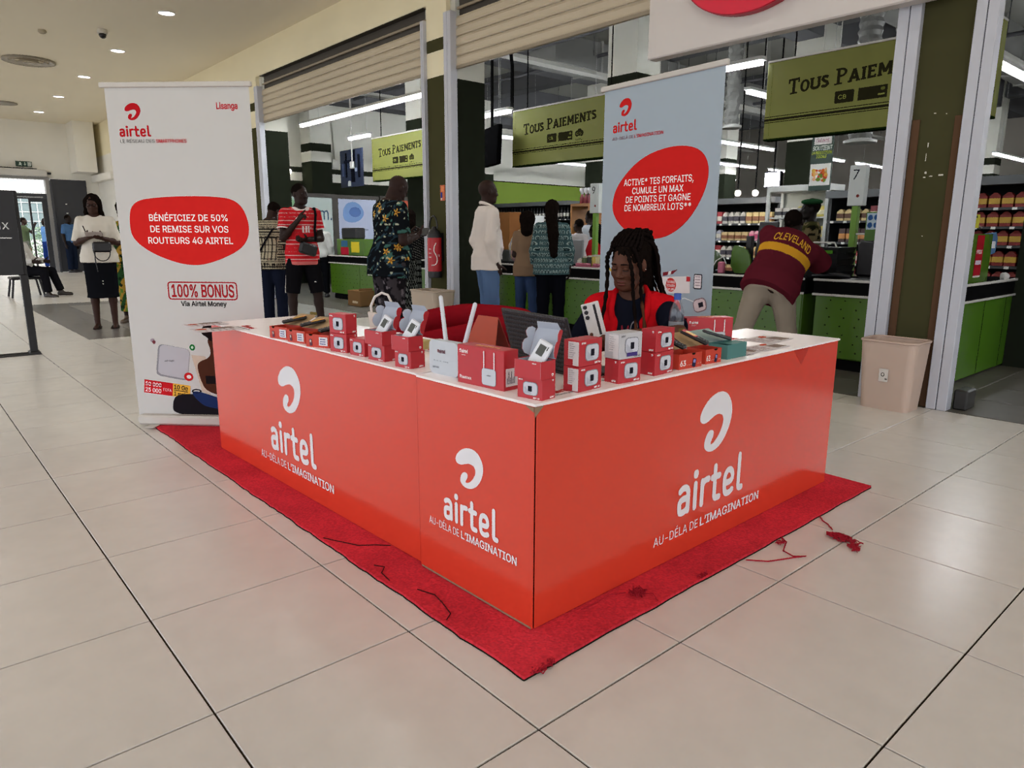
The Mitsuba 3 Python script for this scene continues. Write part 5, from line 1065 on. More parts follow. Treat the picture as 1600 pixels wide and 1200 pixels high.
def keypad_phone(label, o, x, y, body='#17161a', scr='#e0b13a', pan='#c2342c', L=.112):
    k = thing('keypad_phone', label, 'phone', 'keypad phones lying on their cartons'); M = frame(o, x, y); w = .046
    part(k, 'body', mv(cbox(-w / 2, w / 2, 0, L, -.006, .006, .005), M), mat(body, .25))
    part(k, 'face_film', mv(cbox(-w * .44, w * .44, L * .44, L * .97, .0058, .0066, .0003), M), mat(pan, .2)); part(k + '__face_film', 'screen', mv(cbox(-w * .36, w * .36, L * .50, L * .84, .0066, .0071, .0002), M), mat(scr, .15))
    for i in range(4):
        for j in range(3): part(k + '__body', 'button', mv(cbox(-w * .38 + j * w * .27, -w * .18 + j * w * .27, L * (.05 + .095 * i), L * (.115 + .095 * i), .0056, .0074, .0006), M), mat('#2c2b31', .3))
    return k
pbs = [((.232, 2.045), (.262, 1.925), 'farthest open red phone carton on the left wing'), ((.245, 1.885), (.27, 1.765), 'middle open red phone carton on the left wing'), ((.245, 1.70), (.293, 1.588), 'nearest open red phone carton on the left wing')]
for i, (l, m_, lab) in enumerate(pbs):
    M, w, d = bx(l, m_, (m_[0] + .08, m_[1] + .02), TOPZ); d = .085; phone_box(lab, M, w, d, .054)
    o = (M @ np.array([w * .25, .056, -d * .55, 1]))[:3]; y = unit(M[:3, 0] * .55 - M[:3, 2] * .85 + M[:3, 1] * .20)
    if i < 2: keypad_phone(('yellow-screened keypad phone lying on the farthest left carton', 'yellow-screened keypad phone lying on the middle left carton')[i], o + np.array([0, 0, .012]), np.cross(y, (0, 0, 1.0)), y, pan='#d98a3c')
    else: keypad_phone('black keypad phone lying in the nearest left carton', o + np.array([0, 0, .004]), np.cross(y, (0, 0, 1.0)), y, scr='#2f3036', pan='#3a3a40')
def stack(l, m_, r, hs, labs, **k):
    z = TOPZ
    for h, lab in zip(hs, labs):
        M, w, d = bx(l, m_, r, z); d = max(d, .058); wifi_box(lab, M, w, d, h - .001, group=GW, **k); z += h
    return z
stack((.268, 1.528), (.29, 1.432), (.345, 1.45), (.075, .079), ('lower red router carton of the far stack of two on the left wing', 'upper red router carton of the far stack of two on the left wing'), side=('right', 'plain'))
stack((.288, 1.402), (.298, 1.306), (.36, 1.32), (.067,), ('single red router carton standing alone on the left wing',), side=('right', 'plain'))
def with_open(l, m_, r, h0, lab, labo):
    z = stack(l, m_, r, (h0,), (lab,), side=('right', 'plain')); off = np.array([-.012, .0]); M, w, d = bx(np.array(l) + off, np.array(m_) + off, np.array(r) + off, z); open_box(labo, M, w + .006, max(d, .066), .052, 'open red router cartons on the counter')
with_open((.288, 1.262), (.298, 1.160), (.36, 1.175), .062, 'red router carton under the farther open carton on the left wing', 'farther open red carton on the left wing')
with_open((.284, 1.066), (.295, .979), (.36, .995), .063, 'red router carton under the nearer open carton on the left wing', 'nearer open red carton on the left wing')
with_open((.298, .420), (.310, .328), (.37, .338), .062, 'red router carton under the open carton at the corner of the counter', 'open red carton at the near corner of the counter')
# white router with two aerials
k = thing('router', 'white router with two upright aerials on the left wing', 'router'); M = frame((.318, .897, TOPZ), (0.04, -1, 0))
prof = rrect(0, .155, 0, .115, .02); part(k, 'case', mv(shift(extrude(prof, .030), 0, 0, -.030), M), mat('#cdd3da', .35)); F = Flat(k + '__case', M[:3, 3], M[:3, 0])
F.text('brand_print', 'airtel', .057, .074, .012, .032, '#6a4a52', True); F.ink('emblem', swoosh(.046, .074, .009, .011), '#6a2a32')
for x in (.028, .045, .062, .082, .092, .102): F.ink('status_mark', ellipse(x, .046, .0022, .0018), '#8d949c')
F.text('brand_print', 'SMARTBOX', .02, .02, .006, .035, '#8d949c')
for x0, x1, h in ((.060, .024, .262), (.150, .205, .250)):
    a, b = (M @ np.array([x0, .095, -.028, 1]))[:3], (M @ np.array([x1, h, -.034, 1]))[:3]
    part(k, 'aerial', tube([a, a + (b - a) * .2, a + (b - a) * .6, a + (b - a) * .97, b], [.0085, .0080, .0076, .0074, .003], 10), mat('#d9dce2', .35), True); part(k, 'aerial_joint', rod(a - (b - a) * .06, a + (b - a) * .04, .0105, 10), mat('#c6ccd4', .35))
def big_box(label, M, w, d, h, sidelab=True):
    k = thing('router_box', label, 'box'); part(k, 'carton', mv(cbox(0, w, 0, h, -d, 0, .0012), M), M_BOX); F = face(k + '__carton', M, w, h)
    F.ink('emblem', swoosh(w * .05, h * .80, w * .045, h * .10), '#f0e6e6'); F.text('brand_print', 'airtel', w * .105, h * .80, h * .09, w * .14, '#f0e6e6', True); F.text('small_print', 'smartbox', w * .105, h * .73, h * .035, w * .09, '#ecc6c8')
    F.ink('router_picture', rrect(w * .545, w * .845, h * .07, h * .50, .01), '#9a9ea6'); F.ink('router_picture', rrect(w * .552, w * .838, h * .085, h * .49, .009), '#c3c7cf', lvl=1); F.text('router_print', 'airtel', w * .66, h * .31, h * .035, w * .08, '#6d6a72', lvl=2)
    for x in (.585, .80): F.ink('aerial_picture', rrect(w * x, w * (x + .022), h * .49, h * .93, .002), '#e2d4d6', lvl=2)
    F.text('brand_print', 'SMARTBOX', w * .10, h * .13, h * .06, w * .22, '#f0e6e6', True); F.ink('emblem', swoosh(w * .05, h * .13, w * .04, h * .09), '#f0e6e6')
    if sidelab:
        G = face(k + '__carton', M, w, h, 'right', d); G.ink('label', sbox(d * .12, d * .95, h * .10, h * .55), '#d8d5d6')
        for i in range(6): G.ink('label_print', sbox(d * (.2 + .1 * i), d * (.24 + .1 * i), h * .16, h * (.32 + .15 * (i % 2))), '#5c5a62', lvl=1)
    TF = Flat(k + '__carton', M[:3, 3] + M[:3, 1] * h, M[:3, 0], -M[:3, 2]); TF.text('top_print', 'SMARTBOX 4G', w * .3, d * .3, d * .25, w * .5, '#e29a6e', False, lvl=0)
    return k
M, w, d = bx((.293, .703), (.308, .493), (.38, .5), TOPZ); big_box('large red router carton beside the white router', M, w, .062, .123)
# right wing
for l, m_, r, hs, labs, kw in (((.471, .392), (.469, .336), (.581, .347), (.077, .081), ('lower red carton of the stack with bar code labels, right wing', 'upper red carton of the stack with bar code labels, right wing'), dict(side=('left', 'label'))),
                           ((.848, .400), (.852, .349), (.963, .357), (.079, .078), ('lower red carton of the second stack from the right, right wing', 'upper red carton of the second stack from the right, right wing'), dict(side=('left', 'plain')))):
    z = TOPZ
    for h, lab in zip(hs, labs):
        u = unit(np.array([*r, 0]) - np.array([*m_, 0])); M = frame((*m_, z), u); wifi_box(lab, M, float(np.linalg.norm(np.array(r) - m_)), .06, h - .001, group=GW, **kw); z += h
u = unit(np.array([.761, .338, 0]) - np.array([.660, .343, 0])); M = frame((.657, .342, TOPZ), u); wifi_box('red carton carrying the white carton, right wing', M, .104, .062, .077, group=GW, side=('left', 'plain'))
M = frame((.655, .341, TOPZ + .078), u); k = wifi_box('white carton of a pocket router on top of a red one', M, .106, .064, .083, group=GW, color='#c9c8cc', side=('left', 'label'))
face(k + '__carton', M, .106, .083).ink('sticker', sbox(.034, .082, .008, .020), '#4a3f7a', lvl=2)
for l, r, lab, dd in (((1.004, .362), (1.135, .357), 'open red phone carton numbered 63, left of the other', 0), ((1.172, .366), (1.268, .362), 'open red phone carton numbered 63 beside the teal carton', 1)):
    u = unit(np.array([*r, 0]) - np.array([*l, 0])); M = frame((*l, TOPZ), u); w = float(np.linalg.norm(np.array(r) - l)); phone_box(lab, M, w, .085, .054, nums=True)
    o = (M @ np.array([w * .55, .058, -.030, 1]))[:3]; y = unit(-M[:3, 2] * .85 + M[:3, 1] * .38 - M[:3, 0] * .35); keypad_phone(('black keypad phone resting in the left carton numbered 63', 'keypad phone with a yellow screen in the right carton numbered 63')[dd], o + np.array([0, 0, .010]), np.cross(y, M[:3, 1]), y, scr=('#3a3034', '#e0b13a')[dd], pan=('#b03a34', '#c2342c')[dd])
M = frame((1.325, .372, TOPZ), (1, .0, 0)); k = thing('phone_box', 'open teal phone carton on the right wing', 'box'); t = .002; w, d, h = .135, .085, .055; M_TEAL = mat('#4d8a86', .5)
part(k, 'tray', mv(cat(box(0, w, 0, t, -d, 0), box(0, w, 0, h, -t, 0), box(0, w, 0, h, -d, -d + t), box(0, t, 0, h, -d, 0), box(w - t, w, 0, h, -d, 0), box(.03, w, h, h + t, -.05, 0)), M), M_TEAL)
hg = (M @ np.array([0, h, -d, 1]))[:3]; part(k, 'lid', mv(extrude(sbox(0, w, 0, .10), t), frame(hg, M[:3, 0], M[:3, 1] * .35 - M[:3, 2] * .93)), mat('#a9c3be', .5))
y = unit(M[:3, 0] * -.8 - M[:3, 2] * .55 + M[:3, 1] * .28); keypad_phone('grey keypad phone with a pale screen lying across the teal carton', (M @ np.array([.10, .066, -.055, 1]))[:3], np.cross(y, M[:3, 1]), y, body='#3e4044', scr='#c7cba4', pan='#9dbcb6')
M = frame((1.50, .50, TOPZ), (1, -.12, 0)); M = frame((1.465, .66, TOPZ), unit(np.array([1.70 - 1.465, .53 - .66, 0]))); big_box('large red router carton standing behind the teal carton', M, .215, .07, .123)
# leaflets
def leaflet(label, x, y, a, w, h, seed, group='leaflets lying on the counter'):
    k = thing('leaflet', label, 'leaflet', group); M = frame((x, y, TOPZ + .0014), (math.cos(a), math.sin(a), 0), (-math.sin(a), math.cos(a), 0)); part(k, 'sheet', mv(cbox(0, w, 0, h, 0, .0022, .0006), M), mat('#cfc9cb')); r = np.random.default_rng(seed)
    F = Flat(k + '__sheet', M[:3, 3] + np.array([0, 0, .0022]), M[:3, 0], M[:3, 1], .0002)
    F.ink('picture', sbox(w * .55, w * .95, h * .1, h * .6), '#8c7d78', lvl=0); F.ink('picture', egg([(w * .5, h * .7), (w * .6, h * .92), (w * .8, h * .9), (w * .75, h * .68)], 2), '#c4553f', lvl=1)
    for i in range(5): F.ink('print_line', sbox(w * .06, w * r.uniform(.3, .48), h * (.2 + .14 * i), h * (.24 + .14 * i)), '#a58f92')
leaflet('leaflet at the right end of the counter, nearest the back edge', 1.84, .47, .05, .21, .148, 1); leaflet('leaflet at the right end of the counter, at the front edge', 1.62, .375, .03, .21, .11, 2); leaflet('white leaflet between the teal carton and the other leaflets', 1.50, .37, .2, .10, .12, 3)
leaflet('leaflet at the far end of the left wing', .27, 2.66, 1.62, .12, .20, 4); leaflet('leaflet in front of the far one on the left wing', .25, 2.40, 1.55, .15, .22, 5); leaflet('leaflet beside the open phone cartons', .45, 2.05, 1.4, .21, .15, 6); leaflet('leaflet behind the single red carton', .47, 1.55, 1.2, .21, .15, 7)
# bottle, bag, tent card, laptop, tin, chair
k = thing('water_bottle', 'clear plastic water bottle with a blue cap beside the seated woman', 'bottle'); bo = (1.385, .655, TOPZ)
pr_ = [(0, .001), (.026, .001), (.030, .008), (.031, .03), (.029, .034), (.031, .038), (.031, .055), (.0285, .060), (.031, .065), (.031, .12), (.028, .145), (.018, .170), (.0125, .182), (.0125, .196)]
scene['clear_plastic'] = {'type': 'blendbsdf', 'weight': .11, 'a': {'type': 'thindielectric', 'int_ior': 1.5}, 'b': {'type': 'twosided', 'bsdf': {'type': 'roughplastic', 'diffuse_reflectance': rgb('#aab4c4'), 'alpha': .1}}}
scene['water_clear'] = {'type': 'dielectric', 'int_ior': 1.33}
part(k, 'shell', lathe([(a, z * 1.1) for a, z in pr_], 28, bo), 'clear_plastic', True); part(k, 'water', lathe([(0, .002), (.025, .002), (.029, .01), (.029, .075), (0, .075)], 28, bo), 'water_clear', True)
part(k, 'cap', lathe([(.0150, .206), (.0150, .210), (.0146, .212), (.0146, .230), (.013, .232), (0, .232)], 24, bo), mat('#2a4fa8', .3), 40); part(k, 'paper_label', lathe([(.0316, .082), (.0316, .118)], 28, bo), mat('#8d9096', .4), True, label='grey printed label')
k = thing('tent_card', 'folded orange-red tent card behind the large carton', 'card stand'); M = frame((.655, 1.16, TOPZ), (.06, -1, 0)); part(k, 'front_leaf', mv(cat(hull([(0, 0, .0), (.19, 0, .0), (.19, 0, -.003), (0, 0, -.003), (.045, .15, -.05), (.16, .15, -.05), (.045, .15, -.053), (.16, .15, -.053)])), M), mat('#c04a2c', .4)); part(k, 'back_leaf', mv(hull([(0, 0, -.10), (.19, 0, -.10), (.19, 0, -.103), (0, 0, -.103), (.045, .15, -.05), (.16, .15, -.05), (.045, .15, -.053), (.16, .15, -.053)]), M), mat('#8e2a1e', .4))
k = thing('laptop', 'open laptop with a black studded cover, its lid towards the camera', 'laptop'); u0 = np.array([.672, .86, TOPZ]); u = unit(np.array([-.055, -.39, 0])); n = np.cross(u, (0, 0, 1.0)); wL = .388
up_ = unit(np.array([0, 0, .190]) + n * .055); ML = frame(u0 + np.array([0, 0, .012]), u, up_); part(k, 'lid', mv(cbox(0, wL, 0, .200, -.006, .004, .003), ML), mat('#18171b', .3)); part(k, 'base', mv(cbox(0, wL, -.19, 0, 0, .012, .003), frame(u0, u, (0, 0, 1)) @ np.array([[1, 0, 0, 0], [0, 0, 1, 0], [0, 1, 0, 0], [0, 0, 0, 1.0]])), mat('#18171b', .3))
st = []
for i in range(25):
    for j in range(12):
        x, y = .012 + i * .0155 + (.0078 if j % 2 else 0), .012 + j * .0165
        if x < wL - .008: st.append(hull([(x - .0062, y, .004), (x + .0062, y, .004), (x, y + .0075, .004), (x, y - .0075, .004), (x, y + .003, .0115)]))
tag(part(k + '__lid', 'stud', mv(cat(*st), ML), mat('#3a3a42', .10)), kind='stuff')
k = thing('small_carton', 'small yellow and violet carton lying behind the white router', 'box'); M = frame((.56, 1.44, TOPZ), (.1, -1, 0)); part(k, 'carton', mv(cbox(0, .13, 0, .035, -.05, 0, .001), M), mat('#cdbb79', .4)); F = Flat(k + '__carton', M[:3, 3], M[:3, 0]); F.ink('picture', sbox(.015, .05, .005, .03), '#3a2a5c'); F.ink('picture', sbox(.06, .115, .010, .026), '#b18d3c')
# armchair
k = thing('armchair', 'round red velvet tub armchair inside the counter', 'armchair'); M_VEL = mat('#8c1722'); cx_, cy_, fa = 1.62, 2.50, math.atan2(.40, -1.0)
th = np.linspace(-2.25, 2.25, 41) + fa + math.pi; ro, hgt = .46, lambda a: .705 - .085 * np.clip((abs(a) - 1.0) / 1.25, 0, 1) ** 1.5
S = SDF()
for i in range(len(th) - 1):
    a0, a1 = th[i] - fa - math.pi, th[i + 1] - fa - math.pi; p, q = [np.array([cx_ + ro * math.cos(t) * .95, cy_ + ro * math.sin(t) * .95, hgt(t - fa - math.pi) - .075]) for t in (th[i], th[i + 1])]
    S.cap(p, q, .075, None, .02); 
    for z in (.16, .30, .44): S.cap([p[0] * .99 + cx_ * .01, p[1] * .99 + cy_ * .01, z], [q[0] * .99 + cx_ * .01, q[1] * .99 + cy_ * .01, z], .072, None, .06)
part(k, 'shell', rumple(S.mesh(.016), .004, 3, 7.0), M_VEL, True)
fv = np.array([math.cos(fa), math.sin(fa), 0]); part(k, 'seat', (lambda: (lambda S2: S2.mesh(.016))(SDF().ell(np.array([cx_, cy_, .34]) + fv * .08, (.40, .40, .085), None, .02)))(), M_VEL, True); part(k, 'base', lathe([(0, .12), (.36, .12), (.38, .16), (.38, .28), (0, .28)], 28, (cx_, cy_, 0)), M_VEL, True)
for a in (.8, 2.4, 3.9, 5.5): part(k, 'foot', lathe([(.018, .0135), (.03, .13)], 10, (cx_ + .3 * math.cos(a), cy_ + .3 * math.sin(a), 0)), M_BLK, True)
k = thing('paper_bag', 'small white paper bag with a white handle at the left of the armchair', 'bag'); bb = np.array([.80, 2.05, TOPZ - .05]); M = frame(bb, (.66, -.75, 0)); part(k, 'pouch', mv(hull([(x, y, z) for x, y, z in ((-.05, .13, .012), (.05, .11, .012), (-.05, .13, -.02), (.05, .11, -.02), (.0, -.22, .02), (.05, -.24, .02), (.0, -.22, -.03), (.05, -.24, -.03))]), M), mat('#cfc5bd'))
part(k, 'handle', mv(tube([(-.03, .10, 0), (-.035, .16, 0), (-.015, .205, -.005), (.02, .225, -.01), (.05, .215, -.015), (.065, .18, -.02)], .007, 7), M), mat('#d8d2cc'), True)
# the seller's chair
k = thing('office_chair', 'dark chair under the seated woman', 'chair'); sx_, sy_ = 1.475, 1.04
part(k, 'seat', cbox(sx_ - .21, sx_ + .21, sy_ - .20, sy_ + .22, .27, .315, .02), mat('#1c1b20')); part(k, 'backrest', mv(cbox(-.20, .20, .36, .60, -.02, .02, .015), frame((sx_ + .25, sy_ + .12, 0), (.35, -.93, 0))), mat('#1c1b20'))
for a, b in ((-.18, -.17), (.18, -.17), (-.18, .18), (.18, .18)): part(k, 'leg', rod((sx_ + a, sy_ + b, .0145), (sx_ + a, sy_ + b, .28), .014), mat('#1c1b20', .3))
# ------------------------------------------------------------------ mall fittings
k = thing('sign_board', 'white fascia board with a round red sign over the right gate', 'sign'); X0 = 4.16
part(k, 'panel', cbox(X0, X0 + .12, .70, 3.09, 2.665, 4.40, .01), mat('#e2dcd8', .35)); el = ellipse(0, 0, .62, .46)
part(k, 'red_disc', mv(extrude(el, .07), np.array([[0, 0, -1, X0 - .004], [-1, 0, 0, 2.10], [0, 1, 0, 3.29], [0, 0, 0, 1.0]])), mat('#e01238', .2)); part(k, 'disc_rim', mv(extrude(el.buffer(.008).difference(el), .062), np.array([[0, 0, -1, X0 - .002], [-1, 0, 0, 2.10], [0, 1, 0, 3.29], [0, 0, 0, 1.0]])), mat('#b01030', .3))
k = thing('fire_extinguisher', 'red fire extinguisher with a black hose loop on the olive pillar', 'fire extinguisher'); ex = (4.24, 6.45, 0); M_EXR = mat('#b9202a', .2)
part(k, 'cylinder', lathe([(0, .72), (.088, .72), (.090, .74), (.090, 1.14), (.0, 1.14)], 24, ex), M_EXR, 40); part(k, 'foot', lathe([(.0, .64), (.086, .64), (.090, .66), (.090, .72), (0, .72)], 24, ex), M_BLK, 40)
part(k, 'shoulder', lathe([(.090, 1.14), (.088, 1.18), (.065, 1.23), (.035, 1.25), (.03, 1.28), (0, 1.28)], 24, ex), M_BLK, True); part(k, 'hose', tube([(4.22, 6.44 + .085 * math.cos(a), 1.27 + (.14 if math.sin(a) > 0 else .06) * math.sin(a)) for a in np.linspace(-.3, 3.4, 24)], .011, 8), M_BLK, True)
part(k, 'bracket', cbox(4.27, 4.35, 6.40, 6.50, .85, 1.2, .004), M_BLK); 
sp = soft([(-.035, .80), (.012, .80), (.045, .85), (.030, .92), (-.005, .97), (.004, 1.04), (.028, 1.075)]); part(k, 'emblem', tube([(ex[0] + .0905 * math.cos(4.02 + x / .09), ex[1] + .0905 * math.sin(4.02 + x / .09), z) for x, z in sp], .0075, 6), mat('#e6dcda'), True)
for z in (.90, .95, 1.0): part(k, 'lettering', tube([(ex[0] + .0905 * math.cos(4.02 + x / .09), ex[1] + .0905 * math.sin(4.02 + x / .09), z) for x in np.linspace(-.075, -.035, 6)], .005, 5), mat('#e6dcda'), True)
for x0 in (.052, .070): part(k, 'lettering', tube([(ex[0] + .0905 * math.cos(4.02 + x0 / .09), ex[1] + .0905 * math.sin(4.02 + x0 / .09), z) for z in (.905, .935)], .003, 5), mat('#e6dcda'), True)
single('fire_notice', 'small orange and blue notice stuck on the olive pillar above the extinguisher', 'sign', box(4.346, 4.349, 6.355, 6.455, 1.60, 1.79), mat('#d0602f', .3)); F = Flat('fire_notice', (4.346, 6.455, 0), (0, -1, 0)); F.ink('picture', sbox(.01, .045, 1.635, 1.70), '#2f3f8c'); F.ink('picture', sbox(.02, .08, 1.71, 1.775), '#e08a5a'); F.ink('picture', sbox(.012, .04, 1.608, 1.632), '#d8d4d0')
def bin_(label, x, y, w, d, h, color, rz=0.0):
    k = thing('waste_bin', label, 'bin'); M = rotz(rz, (x, y, 0)); a = rrect(-d * .40, d * .40, -w * .43, w * .43, .05); b = rrect(-d / 2, d / 2, -w / 2, w / 2, .055)
    A, B = [np.array(g.exterior.coords)[:-1] for g in (a, b)]; n = len(A); v = np.vstack([np.column_stack([A, np.full(n, .0)]), np.column_stack([B, np.full(n, h)]), np.column_stack([B * .96, np.full(n, h)]), np.column_stack([A * .94, np.full(n, .02)])])
    f = [[i + p * n, (i + 1) % n + p * n, (i + 1) % n + (p + 1) * n] for p in range(3) for i in range(n)] + [[i + p * n, (i + 1) % n + (p + 1) * n, i + (p + 1) * n] for p in range(3) for i in range(n)]
    bot = cat(extrude(affinity.scale(a, .97, .97), .015)); part(k, 'tub', mv(cat(trimesh.Trimesh(v, np.array(f), process=False), bot), M), mat(color, .4), 40)
    part(k, 'rim', mv(tube(np.column_stack([B * 1.0, np.full(n, h)]), .009, 6, True), M), mat(color, .4), True); return k, M
k, M = bin_('large beige waste bin standing in front of the wide olive pillar', 4.14, .80, .37, .30, .475, '#d9bfae')
F = Flat(k + '__tub', (4.010, .83, 0), (0, -1, 0), (-.045, 0, 1)); F.ink('sticker', sbox(-.005, .055, .20, .29), '#d4cfc8', lvl=0); F.ink('sticker_print', ellipse(.02, .25, .012, .014).difference(ellipse(.02, .25, .007, .009)), '#5a5550', lvl=1); F.ink('sticker_print', sbox(.035, .05, .215, .225), '#5a5550', lvl=1)
bin_('beige waste bin below the fire extinguisher', 4.11, 6.33, .56, .34, .49, '#cbb9a4')
# ceiling fittings
k = thing('ceiling_diffuser', 'round metal air diffuser in the mall ceiling', 'air vent'); c0 = (1.54, 16.06, 0)
for i, r_ in enumerate((.42, .31, .20)): part(k, 'cone', lathe([(r_, CEIL - .035 - .012 * i), (r_ * .80, CEIL - .01)], 28, c0), mat('#b9b2a4', .3), True)
part(k, 'plate', lathe([(0, CEIL - .06), (.10, CEIL - .06), (.08, CEIL - .045), (0, CEIL - .045)], 20, c0), mat('#b9b2a4', .3)); part(k, 'outer_ring', lathe([(.44, CEIL - .001), (.45, CEIL - .03), (.42, CEIL - .04)], 28, c0), mat('#8d8677', .3), True)
k = thing('ceiling_diffuser', 'farther round air diffuser at the left edge of the ceiling', 'air vent'); c0 = (1.74, 21.85, 0); part(k, 'outer_ring', lathe([(.30, CEIL - .001), (.31, CEIL - .03), (.20, CEIL - .04), (0, CEIL - .03)], 24, c0), mat('#a39c8d', .3), True)
k = thing('security_camera', 'white dome camera with a dark lens under the mall ceiling', 'camera'); c0 = (2.12, 12.75, 0); part(k, 'housing', lathe([(.075, CEIL), (.08, CEIL - .05), (.07, CEIL - .07), (0, CEIL - .07)], 20, c0), mat('#d6d2c8', .3), True); part(k, 'dome', shift(trimesh.creation.icosphere(3, .055), 2.12, 12.75, CEIL - .085), mat('#151517', .1), True)
k = thing('smoke_detector', 'small beige smoke detector under the mall ceiling', 'smoke detector'); part(k, 'body', lathe([(.06, CEIL), (.065, CEIL - .03), (.04, CEIL - .055), (0, CEIL - .055)], 18, (1.39, 13.45, 0)), mat('#b9ad94', .4), True)
# entrance
k = 'door_1'; struct(k, cat(box(2.90, 3.02, 24.93, 25.2, 0, 2.85), box(-2.6, -2.5, 24.95, 25.2, 0, 2.85), box(-2.6, 3.02, 24.95, 25.2, 2.78, 2.85)), mat('#9b9a98', .3), label='aluminium frame of the entrance doors')
for x0, x1 in ((2.42, 2.9), (.35, .80)): part(k, 'leaf_frame', cat(box(x0, x0 + .05, 25.02, 25.07, 0, 2.2), box(x1 - .14, x1, 25.02, 25.07, 0, 2.2), box(x0, x1, 25.02, 25.07, 2.12, 2.2), box(x0, x1, 25.02, 25.07, 0, .10)), mat('#2c2f36', .3))
part(k, 'transom', box(-2.5, 2.9, 25.0, 25.08, 2.2, 2.36), mat('#3a3d45', .3)); part(k, 'transom_trim', box(1.9, 2.8, 24.99, 25.0, 2.24, 2.27), mat('#b9bcc2', .3))
scene['pane'] = {'type': 'thindielectric', 'int_ior': 1.5}
part(k, 'pane', box(-2.5, 2.9, 25.03, 25.036, 2.36, 2.78), 'pane')
struct('door_2', cbox(3.03, 3.98, 24.90, 24.97, .01, 2.80, .01), mat('#33353c', .4), label='dark grey sliding door leaf'); part('door_2', 'edge_bar', cbox(3.0, 3.06, 24.86, 24.98, 0, 2.75, .005), mat('#3f4148', .3))
for z in (2.05, 1.78, .9, .6): part('door_2', 'screw_plate', box(3.35, 3.40, 24.892, 24.90, z, z + .03), mat('#c9c9c9'))
k = thing('air_curtain', 'long white air curtain box above the entrance', 'air curtain'); part(k, 'casing', cbox(-2.2, 2.94, 24.70, 25.0, 2.85, 3.05, .02), mat('#d9d7d2', .4)); part(k, 'grille', box(-2.1, 2.7, 24.72, 24.98, 3.05, 3.075), mat('#2f3033')); part(k, 'sensor', cbox(2.98, 3.07, 24.85, 24.95, 2.93, 2.99, .01), mat('#22252b'))
k = thing('exit_sign', 'green running man exit sign above the entrance', 'sign'); part(k, 'plate', cbox(2.22, 2.62, 24.96, 25.0, 3.13, 3.28, .004), mat('#24483a', .4)); F = Flat(k + '__plate', (2.22, 24.96, 0), (1, 0, 0)); F.ink('running_man', egg([(.05, 3.15), (.09, 3.20), (.08, 3.25), (.12, 3.26), (.15, 3.22), (.13, 3.18), (.16, 3.15), (.12, 3.16), (.09, 3.17)], 1), '#d7e2da'); F.ink('arrow', unary_union([sbox(.215, .235, 3.19, 3.26), Polygon([(.19, 3.20), (.26, 3.20), (.225, 3.155)])]), '#d7e2da'); F.ink('light_panel', sbox(.29, .385, 3.145, 3.265), '#c8cfc9')
# outside the entrance
struct('ground_outside', box(-14, 16, 25.2, 46, -.08, -.02), mat('#c9c6be')); struct('building_outside', box(-10, 12, 36, 37, 0, 4.1), mat('#eef1f4'), label='pale building outside the entrance')
part('building_outside', 'eave', box(-10, 12, 35.4, 36, 4.0, 4.15), mat('#e2e4e6')); part('building_outside', 'roof', hull([(-10, 35.3, 4.15), (12, 35.3, 4.15), (-10, 38, 5.6), (12, 38, 5.6), (-10, 38, 4.15), (12, 38, 4.15)]), mat('#9fb0ac'))
for i in range(26): part('building_outside', 'roof_ridge', rod((-2 + i * .32, 35.28, 4.17), (-2 + i * .32, 38, 5.62), .05, 6), mat('#8b9c98'))
for x0 in (3.3, 0.8): 
    w_ = part('building_outside', 'window', box(x0, x0 + 1.7, 35.97, 36.0, .9, 2.9), mat('#7d9298', .2))
    for i in range(6): part(w_, 'grille_bar', box(x0 + .28 * i, x0 + .28 * i + .03, 35.93, 35.97, .9, 2.9), mat('#cfd6d8'))
    for i in range(6): part(w_, 'grille_bar', box(x0, x0 + 1.7, 35.93, 35.97, .9 + .39 * i, .93 + .39 * i), mat('#cfd6d8'))
def shrub(label, x, y, r_, seed):
    g = np.random.default_rng(seed); k = thing('shrub', label, 'shrub'); ms = []
    for _ in range(260):
        v = g.normal(size=3); v *= r_ * g.uniform(.3, 1) ** .5 / np.linalg.norm(v); c = np.array([x, y, r_]) + v * [1, 1, 1]; a = unit(g.normal(size=3)); b = unit(np.cross(a, g.normal(size=3))); L = g.uniform(.06, .12)
        ms.append(trimesh.Trimesh(np.array([c - a * L, c + b * L * .4, c + a * L, c - b * L * .4]), np.array([[0, 1, 2], [0, 2, 3]]), process=False))
    tag(part(k, 'leaves', cat(*ms), mat('#7f9a86')), kind='stuff'); part(k, 'stem', rod((x, y, 0), (x, y, r_), .03), mat('#5a4a3a'))
shrub('leafy shrub outside the glass door', 3.0, 30.2, .75, 3); shrub('second leafy shrub outside, farther right', 3.9, 31.2, .7, 4)
# black sign stand and chair
k = thing('sign_stand', 'tall black sign stand at the left edge of the photo', 'sign stand'); M = frame((-.32, 7.245, 0), (1, -.01, 0)); M_STD = mat('#17171a', .35)
part(k, 'panel', mv(cbox(-.62, .27, .78, 1.57, -.02, .012, .004), M), mat('#25262b', .4)); 
for x in (.235, -.60): part(k, 'leg', mv(cbox(x, x + .065, .02, 1.57, -.028, -.0205, .002), M), M_STD); part(k, 'leg', mv(cbox(x, x + .065, 0.0, .78, -.0205, .012, .004), M), M_STD)
part(k, 'foot', mv(cbox(-.62, .32, 0, .014, .03, .06, .004), M), M_STD); part(k, 'foot', mv(cbox(-.62, .32, 0, .014, -.10, -.06, .004), M), M_STD); part(k, 'foot', mv(cbox(.225, .315, 0, .03, -.10, .06, .004), M), M_STD)
F = Flat(k + '__panel', (M @ np.array([0, 0, .012, 1]))[:3], (1, -.01, 0)); F.text('lettering', 'max', -.02, 1.21, .085, .22, '#cfcfcf'); F.ink('line', sbox(-.2, .21, 1.125, 1.135), '#d8d8d8')
